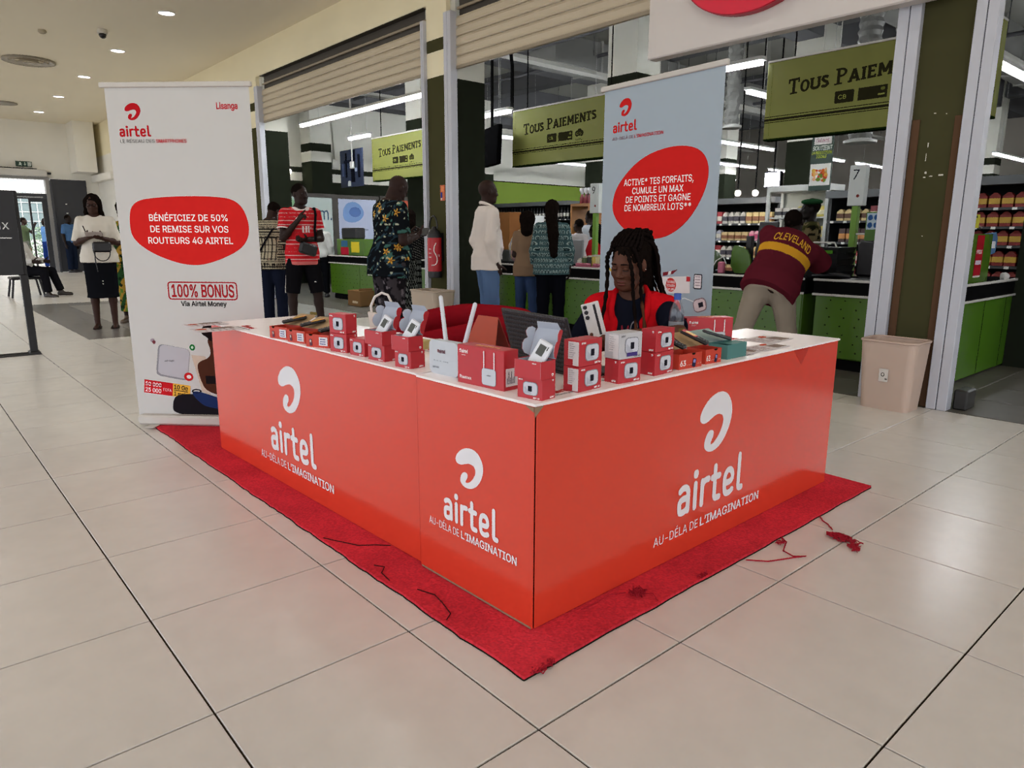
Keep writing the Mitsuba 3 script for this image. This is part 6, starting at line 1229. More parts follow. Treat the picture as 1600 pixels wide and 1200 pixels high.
k = thing('side_chair', 'black side chair under the seated man near the entrance', 'chair'); M_CH = mat('#1b1a1f', .35); sx, sy = .90, 15.12
part(k, 'seat', cbox(sx - .26, sx + .24, sy - .26, sy + .26, .33, .372, .02), M_CH); part(k, 'backrest', mv(cbox(-.25, .25, .50, .92, -.02, .02, .015), frame((sx - .30, sy, 0), (0, 1, 0))), M_CH)
for a, b in ((-.24, -.24), (.21, -.24), (-.24, .24), (.21, .24)): part(k, 'leg', rod((sx + a * .9, sy + b * .9, .34), (sx + a * 1.15, sy + b * 1.1, 0), .018), M_CH)
# ------------------------------------------------------------------ supermarket
M_GRN = mat('#4c721c', .14); M_GRND = mat('#3f6418', .15); M_STEEL = mat('#d6d4ce', .25); M_BELT = mat('#131314'); M_DOT = mat('#1d2a0e')
def checkout(label, y0, y1, side=False, depth=.72):
    k = thing('checkout_counter', label, 'checkout', None); X = 5.25; x1 = X + depth
    part(k, 'base', cbox(X + .01, x1, y0, y1, .10, .66, .006), M_GRN); part(k, 'plinth', box(X + .05, x1 - .05, y0 + .03, y1 - .03, 0, .10), M_BELT); part(k, 'worktop', cbox(X - .02, x1 + .02, y0 - .02, y1 + .02, .66, .7985, .012), M_BELT)
    for z in (.665, .795): part(k, 'steel_trim', cbox(X - .032, X - .018, y0 - .02, y1 + .02, z - .010, z + .012, .003), M_STEEL)
    n = max(1, round((y1 - y0) / 1.05)); pts = []
    for i in range(n):
        a, b = y0 + (y1 - y0) * i / n + .006, y0 + (y1 - y0) * (i + 1) / n - .006; part(k, 'front_panel', cbox(X - .006, X + .012, a, b, .11, .655, .003), M_GRN)
        for u in np.arange(a + .09, b - .05, .13):
            for j, z in enumerate(np.arange(.17, .64, .075)): pts.append((u + (.02 if j % 2 else -.01), z))
    tag(part(k, 'perforation', cat(*[box(X - .0075, X - .005, y - .006, y + .006, z - .006, z + .006) for y, z in pts]), M_DOT), kind='stuff'); return k
k = checkout('green checkout counter at the right with its glossy side panel towards the gate', .79, 1.93, depth=1.85)
part(k, 'side_panel', cbox(5.27, 7.08, .778, .79, .02, .655, .003), mat('#4f7a22', .08)); part(k, 'steel_trim', cat(cbox(5.2, 7.1, .752, .768, .655, .675, .003), cbox(5.2, 7.1, .752, .768, .79, .812, .003)), M_STEEL)
for x in (5.9, 6.5): part(k, 'panel_joint', box(x, x + .006, .7755, .779, .03, .65), M_DOT)
for y0, y1, lab in ((2.05, 4.30, 'green checkout counter behind the man in the maroon shirt'), (4.42, 6.95, 'green checkout counter behind the women in tan and teal'), (7.05, 9.0, 'green checkout counter behind the black dress'), (9.1, 11.3, 'green checkout counter behind the floral shirt')): checkout(lab, y0, y1)
def lane_sign(label, y, n, x=5.95):
    k = thing('lane_sign', label, 'sign'); part(k, 'post', cbox(x - .03, x + .03, y - .03, y + .03, .80, 1.50, .004), mat('#6d9c2a', .3)); part(k, 'panel', cbox(x - .04, x + .04, y - .075, y + .075, 1.46, 1.83, .004), mat('#cfd6d4', .3)); F = Flat(k + '__panel', (x - .04, y + .075, 0), (0, -1, 0)); F.text('number', n, .035, 1.70, .09, .055, '#30363e'); F.ink('lamp_dot', ellipse(.095, 1.55, .014, .014), '#7c3b34')
lane_sign('white number 7 lane sign on a green post left of the wide olive pillar', 1.95, '7'); lane_sign('white number 9 lane sign left of the light blue banner', 5.26, '9')
k = thing('notice_panel', 'small blue and green notice beside the number 7 post', 'sign'); part(k, 'board', cbox(5.93, 5.95, 1.70, 1.84, .98, 1.40, .003), mat('#4f7d2a', .4)); part(k, 'bracket', rod((5.94, 1.80, 1.2), (5.94, 1.93, 1.2), .01, 6), M_STEEL); F = Flat(k + '__board', (5.93, 1.84, 0), (0, -1, 0)); F.ink('picture', sbox(.01, .13, 1.24, 1.39), '#b9cbd8'); 
for i in range(4): F.ink('picture', ellipse(.04 + .055 * (i % 2), 1.28 + .07 * (i // 2), .022, .026), '#3a5f96', lvl=1)
# hanging signs with slab lettering
def slab_word(t, h, w):
    """Slab-serif capitals built from strokes: T O U S P A I E M N."""
    s, sf = .17 * h, .10 * h; out, x = [], 0.0
    L_ = lambda *p: LineString(p).buffer(s / 2, cap_style=2, join_style=2)
    def ser(cx, y, wd=.46): return shbox(cx - wd * hh / 2, y - sf / 2 + (sf / 2 if y == 0 else -sf / 2), cx + wd * hh / 2, y + sf / 2 + (sf / 2 if y == 0 else -sf / 2))
    for i, ch in enumerate(t):
        if ch == ' ': x += .35 * h; continue
        big = ch.isupper(); hh = h if big else .78 * h; c = ch.upper(); g = []
        W_ = {'T': .70, 'O': .74, 'U': .76, 'S': .58, 'P': .66, 'A': .84, 'I': .36, 'E': .64, 'M': .98, 'N': .82}[c] * hh
        if c == 'T': g = [L_((W_ / 2, 0), (W_ / 2, hh)), shbox(0, hh - s * .8, W_, hh), ser(W_ / 2, 0), shbox(0, hh - s * 1.7, sf, hh), shbox(W_ - sf, hh - s * 1.7, W_, hh)]
        elif c == 'O': g = [ellipse(W_ / 2, hh / 2, W_ / 2, hh / 2).difference(ellipse(W_ / 2, hh / 2, W_ / 2 - s * .9, hh / 2 - s * .75))]
        elif c == 'U': r_ = W_ / 2 - .10 * hh; g = [L_((.10 * hh, hh), (.10 * hh, r_), (.10 * hh + r_ * .3, s * .7), (W_ / 2, s / 2), (W_ - .10 * hh - r_ * .3, s * .7), (W_ - .10 * hh, r_), (W_ - .10 * hh, hh)), ser(.10 * hh, hh, .34), ser(W_ - .10 * hh, hh, .34)]
        elif c == 'S': g = [L_((W_ * .88, hh * .80), (W_ * .6, hh - s / 2), (W_ * .25, hh * .88), (W_ * .15, hh * .70), (W_ * .4, hh * .54), (W_ * .75, hh * .42), (W_ * .85, hh * .24), (W_ * .6, s / 2), (W_ * .25, s * .55), (W_ * .10, hh * .22))]
        elif c == 'P': g = [L_((W_ * .22, 0), (W_ * .22, hh)), ellipse(W_ * .40, hh * .72, W_ * .55, hh * .28).difference(ellipse(W_ * .40, hh * .72, W_ * .55 - s * .9, hh * .28 - s * .75)).intersection(shbox(W_ * .22, 0, W_, hh)), ser(W_ * .22, 0), ser(W_ * .18, hh, .3)]
        elif c == 'A': g = [L_((W_ * .14, 0), (W_ * .5, hh)), L_((W_ * .5, hh), (W_ * .86, 0)), L_((W_ * .25, hh * .32), (W_ * .75, hh * .32)), ser(W_ * .14, 0, .32), ser(W_ * .86, 0, .32)]
        elif c == 'I': g = [L_((W_ / 2, 0), (W_ / 2, hh)), ser(W_ / 2, 0, .36), ser(W_ / 2, hh, .36)]
        elif c == 'E': g = [L_((W_ * .2, 0), (W_ * .2, hh)), shbox(0, 0, W_ * .95, sf * 1.3), shbox(0, hh - sf * 1.3, W_ * .95, hh), shbox(W_ * .2, hh * .45, W_ * .75, hh * .45 + sf * 1.3), shbox(W_ * .95 - sf, 0, W_ * .95, hh * .25), shbox(W_ * .95 - sf, hh * .75, W_ * .95, hh)]
        elif c == 'M': g = [L_((W_ * .14, 0), (W_ * .14, hh)), L_((W_ * .86, 0), (W_ * .86, hh)), L_((W_ * .16, hh), (W_ * .5, hh * .25)), L_((W_ * .84, hh), (W_ * .5, hh * .25)), ser(W_ * .14, 0, .32), ser(W_ * .86, 0, .32)]
        elif c == 'N': g = [L_((W_ * .16, 0), (W_ * .16, hh)), L_((W_ * .84, 0), (W_ * .84, hh)), L_((W_ * .16, hh), (W_ * .84, 0)), ser(W_ * .16, 0, .32), ser(W_ * .84, hh, .32)]
        out.append(affinity.translate(unary_union(g), x, 0)); x += W_ + .07 * h
    g = unary_union(out); b = g.bounds; return affinity.translate(affinity.scale(g, w / (b[2] - b[0]), 1, origin=(b[0], 0)), -b[0], 0)
M_SIGN = mat('#8d913f', .5); SGI = '#2b2a1a'
def hang_sign(label, y0):
    k = thing('hanging_sign', label, 'sign'); X = 6.0; w = 2.05; y1 = y0 - w; part(k, 'board', cbox(X, X + .12, y1, y0, 2.16, 2.90, .004), M_SIGN); part(k, 'top_channel', cbox(X - .005, X + .125, y1, y0, 2.90, 2.92, .003), M_STEEL)
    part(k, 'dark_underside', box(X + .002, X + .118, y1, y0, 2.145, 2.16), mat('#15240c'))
    for y in (y0 - .25, y1 + .25): part(k, 'hanger_rod', rod((X + .06, y, 2.92), (X + .06, y, SCEIL), .008, 6), M_BELT)
    F = Flat(k + '__board', (X, y0, 0), (0, -1, 0))
    for z, t in ((2.375, .007), (2.345, .022), (2.32, .007)): F.ink('stripe', sbox(0, w, z - t / 2, z + t / 2), SGI)
    F.ink('board_joint', sbox(.055, .058, 2.17, 2.89), '#6f7522')
    F.ink('lettering', affinity.affine_transform(slab_word('Tous Paiements', .145, 1.38), [1, 0, .05, 1, .24, 2.565]), SGI); b_ = rrect(.72, .90, 2.42, 2.53, .012)
    F.ink('card_symbol', b_, SGI); F.text('card_letters', 'CB', .755, 2.455, .038, .075, '#a5aa5c', lvl=2); F.ink('card_symbol', sbox(.94, 1.20, 2.42, 2.53), SGI); F.ink('card_mark', sbox(1.12, 1.18, 2.445, 2.46), '#8f9450', lvl=1); F.ink('card_mark', ellipse(1.16, 2.50, .02, .015), '#6d7238', lvl=1)
    F.ink('coin_symbol', unary_union([ellipse(1.285, 2.485, .035, .038), ellipse(1.33, 2.50, .042, .046), ellipse(1.365, 2.485, .035, .038)]), SGI); F.text('coin_letters', 'C C', 1.275, 2.47, .03, .09, '#7d8240', lvl=2); F.text('coin_text', 'ESPÈCES', 1.26, 2.40, .018, .13, SGI)
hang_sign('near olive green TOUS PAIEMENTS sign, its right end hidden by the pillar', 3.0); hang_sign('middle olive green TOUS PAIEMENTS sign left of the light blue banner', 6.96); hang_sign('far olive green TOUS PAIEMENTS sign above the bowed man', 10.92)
# local produce banner
k = thing('hanging_banner', 'dark green SOUTIENT LA PRODUCTION LOCALE banner hanging under the near sign', 'banner'); X = 7.5; DZ = -.055; part(k, 'sheet', box(X, X + .02, 2.96, 3.22, 1.77 + DZ, 2.40 + DZ), mat('#1d3a30', .4)); part(k, 'hanger_wire', cat(rod((X + .01, 2.99, 2.4 + DZ), (X + .01, 2.99, SCEIL), .005, 5), rod((X + .01, 3.19, 2.4 + DZ), (X + .01, 3.19, SCEIL), .005, 5)), M_STEEL); F = Flat(k + '__sheet', (X, 3.22, DZ), (0, -1, 0))
F.ink('logo_panel', rrect(.03, .24, 2.30, 2.385, .008), '#e2dedd'); F.text('logo_text', 'Géant', .05, 2.325, .045, .16, '#8c3a5c'); F.text('headline', 'SOUTIENT', .015, 2.235, .05, .235, '#e8ece8', True, slant=.1); F.text('subline', 'LA PRODUCTION', .01, 2.19, .034, .24, '#bcc93a', True, slant=.1); F.text('subline', 'LOCALE', .07, 2.145, .034, .12, '#bcc93a', True, slant=.1)
F.ink('picture_ground', sbox(0.005, .255, 1.83, 2.08), '#dcdcd8'); g = np.random.default_rng(12)
for i in range(26): F.ink('vegetable_picture', ellipse(.04 + .18 * g.random(), 1.88 + .13 * g.random() * (1 - i % 2 * .3), .012 + .02 * g.random(), .012 + .016 * g.random()), ['#b8362c', '#c9a24a', '#6d8a3a', '#d8a884', '#c2622f'][i % 5], lvl=1 + i % 4)
# framed poster and tv, spots, pipe
k = thing('hanging_poster', 'dark blue picture board hanging above the red jersey', 'poster'); X = 6.3; part(k, 'board', cbox(X, X + .02, 11.80, 12.72, 2.13, 2.86, .003), mat('#2a3550', .3)); F = Flat(k + '__board', (X, 12.72, 0), (0, -1, 0))
for x, w_, z0_, z1_, c in ((.22, .07, 2.32, 2.80, '#0e1018'), (.44, .16, 2.22, 2.55, '#12141d'), (.56, .06, 2.5, 2.84, '#0d0f16'), (.72, .10, 2.3, 2.75, '#0f1119'), (.08, .06, 2.35, 2.6, '#4a5a80'), (.30, .12, 2.15, 2.25, '#c9d0cf'), (.60, .09, 2.42, 2.50, '#8d98ac'), (.16, .3, 2.60, 2.66, '#151926')): F.ink('picture', rrect(x, x + w_, z0_, z1_, .01), c)
part(k, 'hanger_pole', rod((X - .02, 12.18, 2.55), (X - .02, 12.18, SCEIL), .013, 8), M_STEEL); part(k, 'pole_box', cbox(X - .05, X, 12.12, 12.24, 2.48, 2.62, .01), mat('#d5d5d0'))
k = thing('television', 'black television hanging behind the middle pillar', 'television'); part(k, 'screen', mv(cbox(-.30, .30, -.27, .27, -.04, .03, .01), frame((5.75, 7.12, 2.43), (-.35, -.94, 0), (0.05, 0, 1))), mat('#0c0c0d')); part(k, 'bracket', rod((5.75, 7.12, 2.7), (5.75, 7.12, SCEIL), .02, 8), M_BELT)
single('duct_hose', 'bent black pipe hanging from the supermarket ceiling behind the middle sign', 'pipe', tube([(6.2, 7.2, 3.0), (6.2, 7.2, 3.6), (6.2, 7.25, 3.85), (6.2, 7.40, 3.95), (6.2, 7.9, 3.98), (6.2, 8.1, 4.05), (6.2, 8.15, 4.3), (6.2, 8.15, SCEIL)], .025, 8), M_BELT, smooth=True)
def flex(label, x, y, z0_, z1_, r_=.16):
    k = thing('flexible_duct', label, 'duct'); n = int((z1_ - z0_) / .045); p = [(r_ * (1 if i % 2 else .86), z0_ + (z1_ - z0_) * i / n) for i in range(n + 1)]; part(k, 'hose', rumple(lathe(p, 22, (x, y, 0)), .018, 3, 30.0), mat('#747572', .5)); part(k, 'outlet', lathe([(r_ * 1.35, z0_ - .05), (r_ * 1.4, z0_ - .02), (r_ * .9, z0_)], 20, (x, y, 0)), mat('#a9aaa6', .4), True)
flex('silver flexible duct behind the number 7 sign', 7.6, 2.70, 2.28, 4.6, .13); flex('silver flexible duct beside the light blue banner', 7.0, 4.02, 2.52, 4.6, .09); flex('silver flexible duct left of the light blue banner', 8.9, 7.5, 3.72, 5.2, .15)
k = thing('ball_lamp', 'silver ball hanging from the supermarket ceiling', 'lamp'); part(k, 'ball', shift(trimesh.creation.icosphere(3, .13), 8.0, 6.74, 4.12), M_STEEL, True); part(k, 'cord', rod((8.0, 6.74, 4.24), (8.0, 6.74, SCEIL), .01, 6), M_BELT)
for x, y, z, lab in ((9.8, 5.59, 1.88, 'small bright spot lamp over the grocery shelves, left'), (9.8, 5.27, 1.87, 'small bright spot lamp over the grocery shelves, right'), (6.3, 15.2, 2.62, 'bright spot lamp on the striped side wall')):
    k = thing('spot_lamp', lab, 'lamp'); part(k, 'bulb', shift(trimesh.creation.icosphere(2, .05), x, y, z), M_EMIT, True, emitter=lamp((1, .93, .8), 12)); part(k, 'arm', rod((x, y, z + .04), (x, y, SCEIL if x > 9 else z + .3), .012, 6) if x > 9 else rod((x, y, z), (x, 15.49, z + .02), .012, 6), M_BELT)
k = thing('flood_lamp', 'square white flood lamp deep in the supermarket', 'lamp'); part(k, 'lens', box(12.0, 12.02, 6.08, 6.38, 2.12, 2.38), M_EMIT, emitter=lamp((.9, .95, 1), 8)); part(k, 'housing', box(12.021, 12.1, 6.06, 6.40, 2.10, 2.40), M_BELT); part(k, 'hanger_rod', rod((12.06, 6.23, 2.40), (12.06, 6.23, SCEIL), .015, 6), M_BELT)
# posters on the side wall
def wall_poster(label, x0, x1, z0_, z1_, color, items):
    fx = lambda x: -1.04 + (x + 1.04) * .961; fz = lambda z: 1.17 + (z - 1.17) * .961; X0_, X1_, Z0_, Z1_ = fx(x0), fx(x1), fz(z0_), fz(z1_); yp = 14.84
    k = thing('wall_poster', label, 'poster'); part(k, 'board', cbox(X0_, X1_, yp, yp + .03, Z0_, Z1_, .004), mat(color, .35)); part(k, 'frame', cat(box(X0_ - .08, X1_ + .08, yp - .01, yp + .04, Z1_, Z1_ + .09), box(X0_ - .08, X0_, yp - .01, yp + .04, 0, Z1_), box(X1_, X1_ + .08, yp - .01, yp + .04, 0, Z1_)), mat('#3d3830', .4)); F = Flat(k + '__board', (X0_, yp, 0), (1, 0, 0))
    for it in items: F.text(it[1], *it[2:]) if it[0] == 't' else F.ink(it[1], it[2], it[3], lvl=it[4])
wall_poster('white poster ending in m. with a green shape behind the red jersey', 6.15, 7.50, .52, 2.07, '#c9d8d3', [('t', 'lettering', 'um.', .78, 1.52, .30, .50, '#31506c', False), ('i', 'picture', egg([(.70, .95), (.85, 1.25), (1.05, 1.28), (1.22, 1.1), (1.2, .8), (.75, .8)], 2), '#7fb36a', 0), ('i', 'picture', ellipse(.2, 1.7, .25, .3).intersection(sbox(0, .5, 1.4, 2.05)), '#a3cfa0', 0)])
wall_poster('pale blue poster between the green one and the bowed man', 7.66, 8.75, .75, 2.06, '#bfc8e4', [('i', 'picture', egg([(.1, 1.5), (.15, 1.9), (.5, 2.0), (.75, 1.7), (.5, 1.45)], 2), '#7f9fd0', 0), ('i', 'picture', ellipse(.45, 1.72, .16, .12), '#5c7ab4', 1), ('i', 'picture', sbox(.25, .55, .85, 1.15), '#b83238', 0), ('i', 'picture', sbox(.32, .48, .92, 1.08), '#e2b9b4', 1), ('i', 'print_line', sbox(.2, .8, 1.28, 1.32), '#8d97b8', 0)])
wall_poster('orange-red poster behind the bowed man', 8.95, 9.75, .60, 2.08, '#b9471f', [('t', 'lettering', 'a', .25, 1.28, .42, .26, '#e4dcd4', True), ('t', 'small_print', 'money', .10, .95, .10, .5, '#ead9cc', True), ('i', 'print_line', sbox(.1, .7, .82, .88), '#ead9cc', 0), ('i', 'print_line', sbox(.1, .6, .72, .77), '#ead9cc', 0), ('i', 'picture', sbox(.5, .72, 1.3, 1.38), '#d98a5c', 0)])
single('wall_box', 'small white junction box on the striped side wall', 'box', cat(cbox(7.52, 7.72, 15.40, 15.5, 2.78, 2.98, .01), tube([(7.62, 15.47, 2.98), (7.60, 15.47, 3.6), (7.52, 15.47, 4.2)], .02, 6)), mat('#d0d0c8', .4))
# things on the checkouts
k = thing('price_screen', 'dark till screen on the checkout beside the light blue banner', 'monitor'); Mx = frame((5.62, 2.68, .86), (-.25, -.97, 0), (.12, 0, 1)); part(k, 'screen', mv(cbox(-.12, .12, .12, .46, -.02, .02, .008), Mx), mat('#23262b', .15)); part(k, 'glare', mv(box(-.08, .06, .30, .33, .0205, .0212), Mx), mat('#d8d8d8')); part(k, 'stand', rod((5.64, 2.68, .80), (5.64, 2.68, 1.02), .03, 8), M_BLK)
k = thing('till_guard', 'green guard panel of the till beside the light blue banner', 'till panel'); part(k, 'panel', mv(extrude(egg([(0, 0), (.20, 0), (.23, .10), (.20, .22), (.10, .28), (0, .28)], 1), .02), frame((5.60, 3.02, .80), (0, -1, 0))), M_GRN); part(k, 'back_panel', box(5.75, 5.77, 2.55, 2.85, .80, 1.05), M_GRND); part(k, 'post', cbox(5.68, 5.74, 2.86, 2.92, .8, 1.18, .005), M_BLK)
k = thing('plastic_bag', 'crumpled clear bag with pink goods on the checkout', 'bag'); part(k, 'film', rumple(shift(trimesh.creation.icosphere(3, .10), 5.45, 3.16, .93), .03, 4, 14.0), mat('#5a6f52', .15), True); part(k, 'packet', cbox(5.38, 5.43, 2.98, 3.05, .80, .92, .01), mat('#c76a86', .3)); part(k, 'film_edge', tube([(5.36, 3.2, .81), (5.36, 3.1, .85), (5.36, 3.05, .93), (5.37, 2.98, .97), (5.37, 2.94, .90)], .006, 6), mat('#d0d4d4', .2), True)
def basket(label, x, y, n=5):
    k = thing('basket_stack', label, 'basket')
    for i in range(n): z = .80 + .055 * i; part(k, 'basket', hull([(x + a * (.17 + .02 * t), y + b * (.13 + .02 * t), z + .058 * t) for a in (-1, 1) for b in (-1, 1) for t in (0, 1)]), mat('#1d1d20', .3))
    part(k, 'handle', tube([(x - .19, y + .13, 1.08), (x - .17, y + .10, 1.12), (x - .17, y - .10, 1.12), (x - .19, y - .13, 1.08)], .008, 6), M_STEEL, True); part(k, 'tag', box(x - .196, x - .194, y - .10, y - .02, 1.02, 1.05), mat('#4f8a2c'))
basket('stack of black baskets on the checkout beside the maroon shirt', 5.68, 2.02); 
k = thing('till_screen', 'black back of a till screen left of the wide olive pillar', 'monitor'); part(k, 'screen', mv(cbox(-.10, .16, .02, .34, -.03, .03, .02), frame((5.62, 1.65, .80), (0, -1, 0))), M_BLK); part(k, 'foot', cbox(5.55, 5.7, 1.56, 1.70, .80, .82, .005), M_BLK)
k = thing('hand_scanner', 'black hand scanner lying on the checkout', 'scanner'); part(k, 'body', tube([(5.40, 2.05, .815), (5.40, 1.92, .83), (5.42, 1.80, .83), (5.44, 1.72, .825)], [.012, .022, .026, .015], 8), M_BLK, True); part(k, 'plate', cbox(5.3, 5.55, 1.50, 1.74, .80, .806, .002), mat('#8d949a', .2))
# right-hand till
k = thing('till', 'black till with a green guard and red label at the right edge', 'till'); part(k, 'guard', mv(extrude(Polygon([(0, 0), (.66, 0), (.74, .06), (.74, .24), (.62, .40), (.16, .40), (0, .24)]), .02), frame((5.36, .86, .80), (1, 0, 0))), M_GRN); part(k, 'guard_end', box(6.08, 6.10, .84, 1.2, .80, 1.2), M_GRND)
F = Flat(k + '__guard', (5.36, .838, 0), (1, 0, 0)); F.ink('label', sbox(.34, .52, .86, 1.19), '#a3222c'); F.ink('label', sbox(.36, .50, .95, .985), '#cbbfd0', lvl=1); F.text('label_print', 'PRIX', .36, 1.04, .03, .13, '#e6cfd2', True); F.ink('label', sbox(.34, .52, .845, .86), '#d9d0c8')
part(k, 'screen', mv(cbox(-.20, .20, .0, .26, -.16, .0, .015), frame((5.62, 1.05, 1.16), (1, 0, 0))), M_BLK); part(k, 'printer', cbox(5.75, 6.0, .98, 1.2, 1.16, 1.24, .01), mat('#33343a', .3))
k = thing('wipes_packet', 'blue and white packet on the till guard', 'packet'); part(k, 'pouch', hull([(6.12, .86, 1.02), (6.30, .86, 1.04), (6.32, .86, 1.16), (6.26, .86, 1.22), (6.12, .86, 1.21), (6.12, .93, 1.02), (6.30, .93, 1.04), (6.30, .93, 1.18), (6.12, .93, 1.20)]), mat('#5f86b4', .2)); F = Flat(k, (6.12, .86, 0), (1, 0, 0)); F.ink('print', sbox(.02, .15, 1.08, 1.14), '#dfe3ea')
k = thing('tissue', 'crumpled white tissue lying on the edge of the right checkout', 'tissue'); part(k, 'sheet', rumple(shift(trimesh.creation.icosphere(2, .035), 6.35, .78, .835), .02, 2, 30.0), mat('#d8d6d2'), True)
k = thing('price_card', 'yellow 90F price card above the till at the right edge', 'sign'); part(k, 'card', box(8.45, 8.46, 1.63, 1.80, 1.28, 1.43), mat('#d8d032', .4)); part(k, 'holder_arm', rod((8.46, 1.72, 1.36), (8.897, 1.72, 1.285), .008, 6), M_STEEL); F = Flat(k + '__card', (8.45, 1.80, 0), (0, -1, 0)); F.text('price', '90F', .02, 1.30, .06, .12, '#1c1a10', True); F.ink('print', sbox(.02, .15, 1.395, 1.415), '#2a2814')
# groceries on the near checkout
g = np.random.default_rng(9)
for i, (y, c, w_, h_) in enumerate(((4.92, '#4d5f2c', .05, .13), (4.84, '#23261c', .05, .14), (4.76, '#c9b45a', .05, .15), (4.70, '#d8cfa0', .05, .15), (4.60, '#4a4a52', .07, .12), (5.0, '#d8d2c8', .05, .10))):
    k = thing('jar', ('green', 'black', 'yellow', 'cream', 'dark grey', 'white')[i] + ' jar among the shopping on the checkout left of the light blue banner', 'jar'); part(k, 'glass', lathe([(0, .80), (w_ * .9, .80), (w_, .82), (w_, .80 + h_ * .8), (w_ * .7, .80 + h_ * .85), (0, .80 + h_ * .85)], 14, (5.42, y, 0)), mat(c, .2), True); part(k, 'lid', lathe([(0, .80 + h_ * .85), (w_ * .75, .80 + h_ * .85), (w_ * .75, .80 + h_), (0, .80 + h_)], 14, (5.42, y, 0)), mat('#c9c4b4', .3), 40)
single('sweets_tray', 'tray of pink wrapped sweets on the checkout left of the light blue banner', 'sweets', cat(cbox(5.28, 5.38, 4.55, 5.0, .80, .815, .003), *[shift(trimesh.creation.icosphere(1, .02), 5.30 + .06 * g.random(), 4.58 + .40 * g.random(), .83) for _ in range(40)]), mat('#b9657a', .3)); labels['sweets_tray']['kind'] = 'stuff'
k = thing('shopping_bag', 'large pink and yellow striped shopping bag on the checkout', 'bag'); S = SDF(); S.ell((5.55, 6.20, 1.0), (.16, .26, .24), None, .05); S.ell((5.55, 5.95, .95), (.14, .2, .20), None, .05); m = rumple(S.mesh(.015), .03, 3, 8.0); v = np.array(m.vertices); v[:, 2] = np.maximum(v[:, 2], .801); st_ = np.sin(v[:, 1] * 26 + v[:, 2] * 9); part(k, 'film', trimesh.Trimesh(v, m.faces, process=False), 'vertex_paint', True, color=pick([(st_ > .3, lin('#cfa3a8')), (st_ < -.5, lin('#8d8a9c'))], lin('#c9b77c')))
single('cardboard_box', 'small brown cardboard box on the floor by the far checkout', 'box', cat(cbox(4.78, 5.05, 9.38, 9.80, 0.005, .26, .004), box(4.79, 5.04, 9.42, 9.44, .26, .30)), mat('#7a5d3e'))
F = Flat('cardboard_box', (4.78, 9.80, 0), (0, -1, 0)); F.ink('print', sbox(.16, .34, .05, .09), '#b9a88c')
k = thing('payment_terminal', 'green till stand with red and yellow leaflets on the far checkout', 'till'); part(k, 'stand', cbox(5.4, 5.7, 10.3, 11.3, .80, 1.10, .01), M_GRN); part(k, 'screen', cbox(5.45, 5.65, 10.65, 11.2, 1.10, 1.30, .02), M_BLK); F = Flat(k + '__stand', (5.4, 11.3, 0), (0, -1, 0)); F.ink('leaflet', sbox(.15, .45, .81, .95), '#b8283a'); F.ink('leaflet', sbox(.18, .42, .96, 1.07), '#3f6a8c'); F.ink('leaflet', sbox(.55, .85, .86, 1.05), '#d8c43a')
# ------------------------------------------------------------------ shelves
M_SHELF = mat('#3a3c3e', .4); M_TICK = mat('#d9d9d4')
def pack_mesh(w, d, h, soft=0.0):
    if soft: return hull([(a * w / 2 * (1 if t < 2 else .72), b * d / 2 * (1 if t < 2 else .3), (0, h * .75, h)[t]) for a in (-1, 1) for b in (-1, 1) for t in (0, 1, 2)])
    return cbox(-w / 2, w / 2, -d / 2, d / 2, 0, h, .004)
def gondola(label, x, y0, y1, zs, depth=.45, top=None):
    """A shelf unit facing the gate (towards -x)."""
    k = thing('shelf_unit', label, 'shelf'); z_top = top or zs[-1] + .35
    part(k, 'back', box(x + depth, x + depth + .03, y0, y1, 0, z_top), mat('#202122'))
    for y in (y0 - .03, y1): part(k, 'side', box(x + .1, x + depth, y, y + .03, 0, z_top), M_SHELF)
    for z in zs: part(k, 'shelf', box(x, x + depth, y0, y1, z - .03, z), M_SHELF)
    part(k, 'canopy', box(x - .05, x + depth, y0 - .03, y1 + .03, z_top, z_top + .10), mat('#5b5e60', .4))
    tag(part(k, 'price_tickets', cat(*[box(x - .006, x - .002, y, y + .05, z - .032, z - .002) for z in zs for y in np.arange(y0 + .05, y1 - .05, .19)]), M_TICK), kind='stuff'); return k
_CN = {'#c9b27c': 'tan', '#b9b4ac': 'grey white', '#a8343a': 'red', '#c98a9a': 'pink', '#c2a878': 'biscuit brown', '#8d8f9c': 'grey', '#c9b85a': 'yellow', '#d0ccc4': 'white', '#b98a4a': 'orange', '#7a2a30': 'dark red', '#4a3430': 'brown', '#b0403c': 'bright red', '#8c2a26': 'red and yellow'}
_ROW = ('lowest', 'second lowest', 'middle', 'second highest', 'topmost')
def fill(group, label, name, x, y0, y1, zs, kinds, cat_, rng, step=.13):
    """Goods on the shelves: one thing per packet, sharing ply dicts."""
    for si, z in enumerate(zs):
        y, n = y0 + .05, 0
        while y < y1 - .16:
            kd = kinds[(si * 3 + int(n // 4)) % len(kinds)]; w, h, m, soft, band = kd; key = tag(num(name), f"{_CN[m]} {label.replace('SHELF', _ROW[si if len(zs) == 5 else si * 2] + ' shelf')}", cat_, group)
            pl = _pk.setdefault((w, h, m, soft), mikit.ply(pack_mesh(.11, w, h, soft), mat(m, .35))); tw = T().translate([x + .10 + .02 * rng.random(), y + w / 2, z + .003])
            scene[key + '__pack'] = {**pl, 'to_world': tw}
            if band:
                bp = _pk.setdefault((w, h, band, 'b'), mikit.ply(cbox(-.060, .060, -w / 2 - .001, w / 2 + .001, h * .22, h * .62, .003), mat(band, .35))); scene[key + '__print'] = {**bp, 'to_world': tw}
            y += w + .012 + .01 * rng.random(); n += 1
_pk = {}; g = np.random.default_rng(21)
ZS = (.25, .52, .80, 1.10, 1.40)
gondola('grocery shelves right of the light blue banner', 10.5, 5.30, 7.2, ZS, top=1.74)
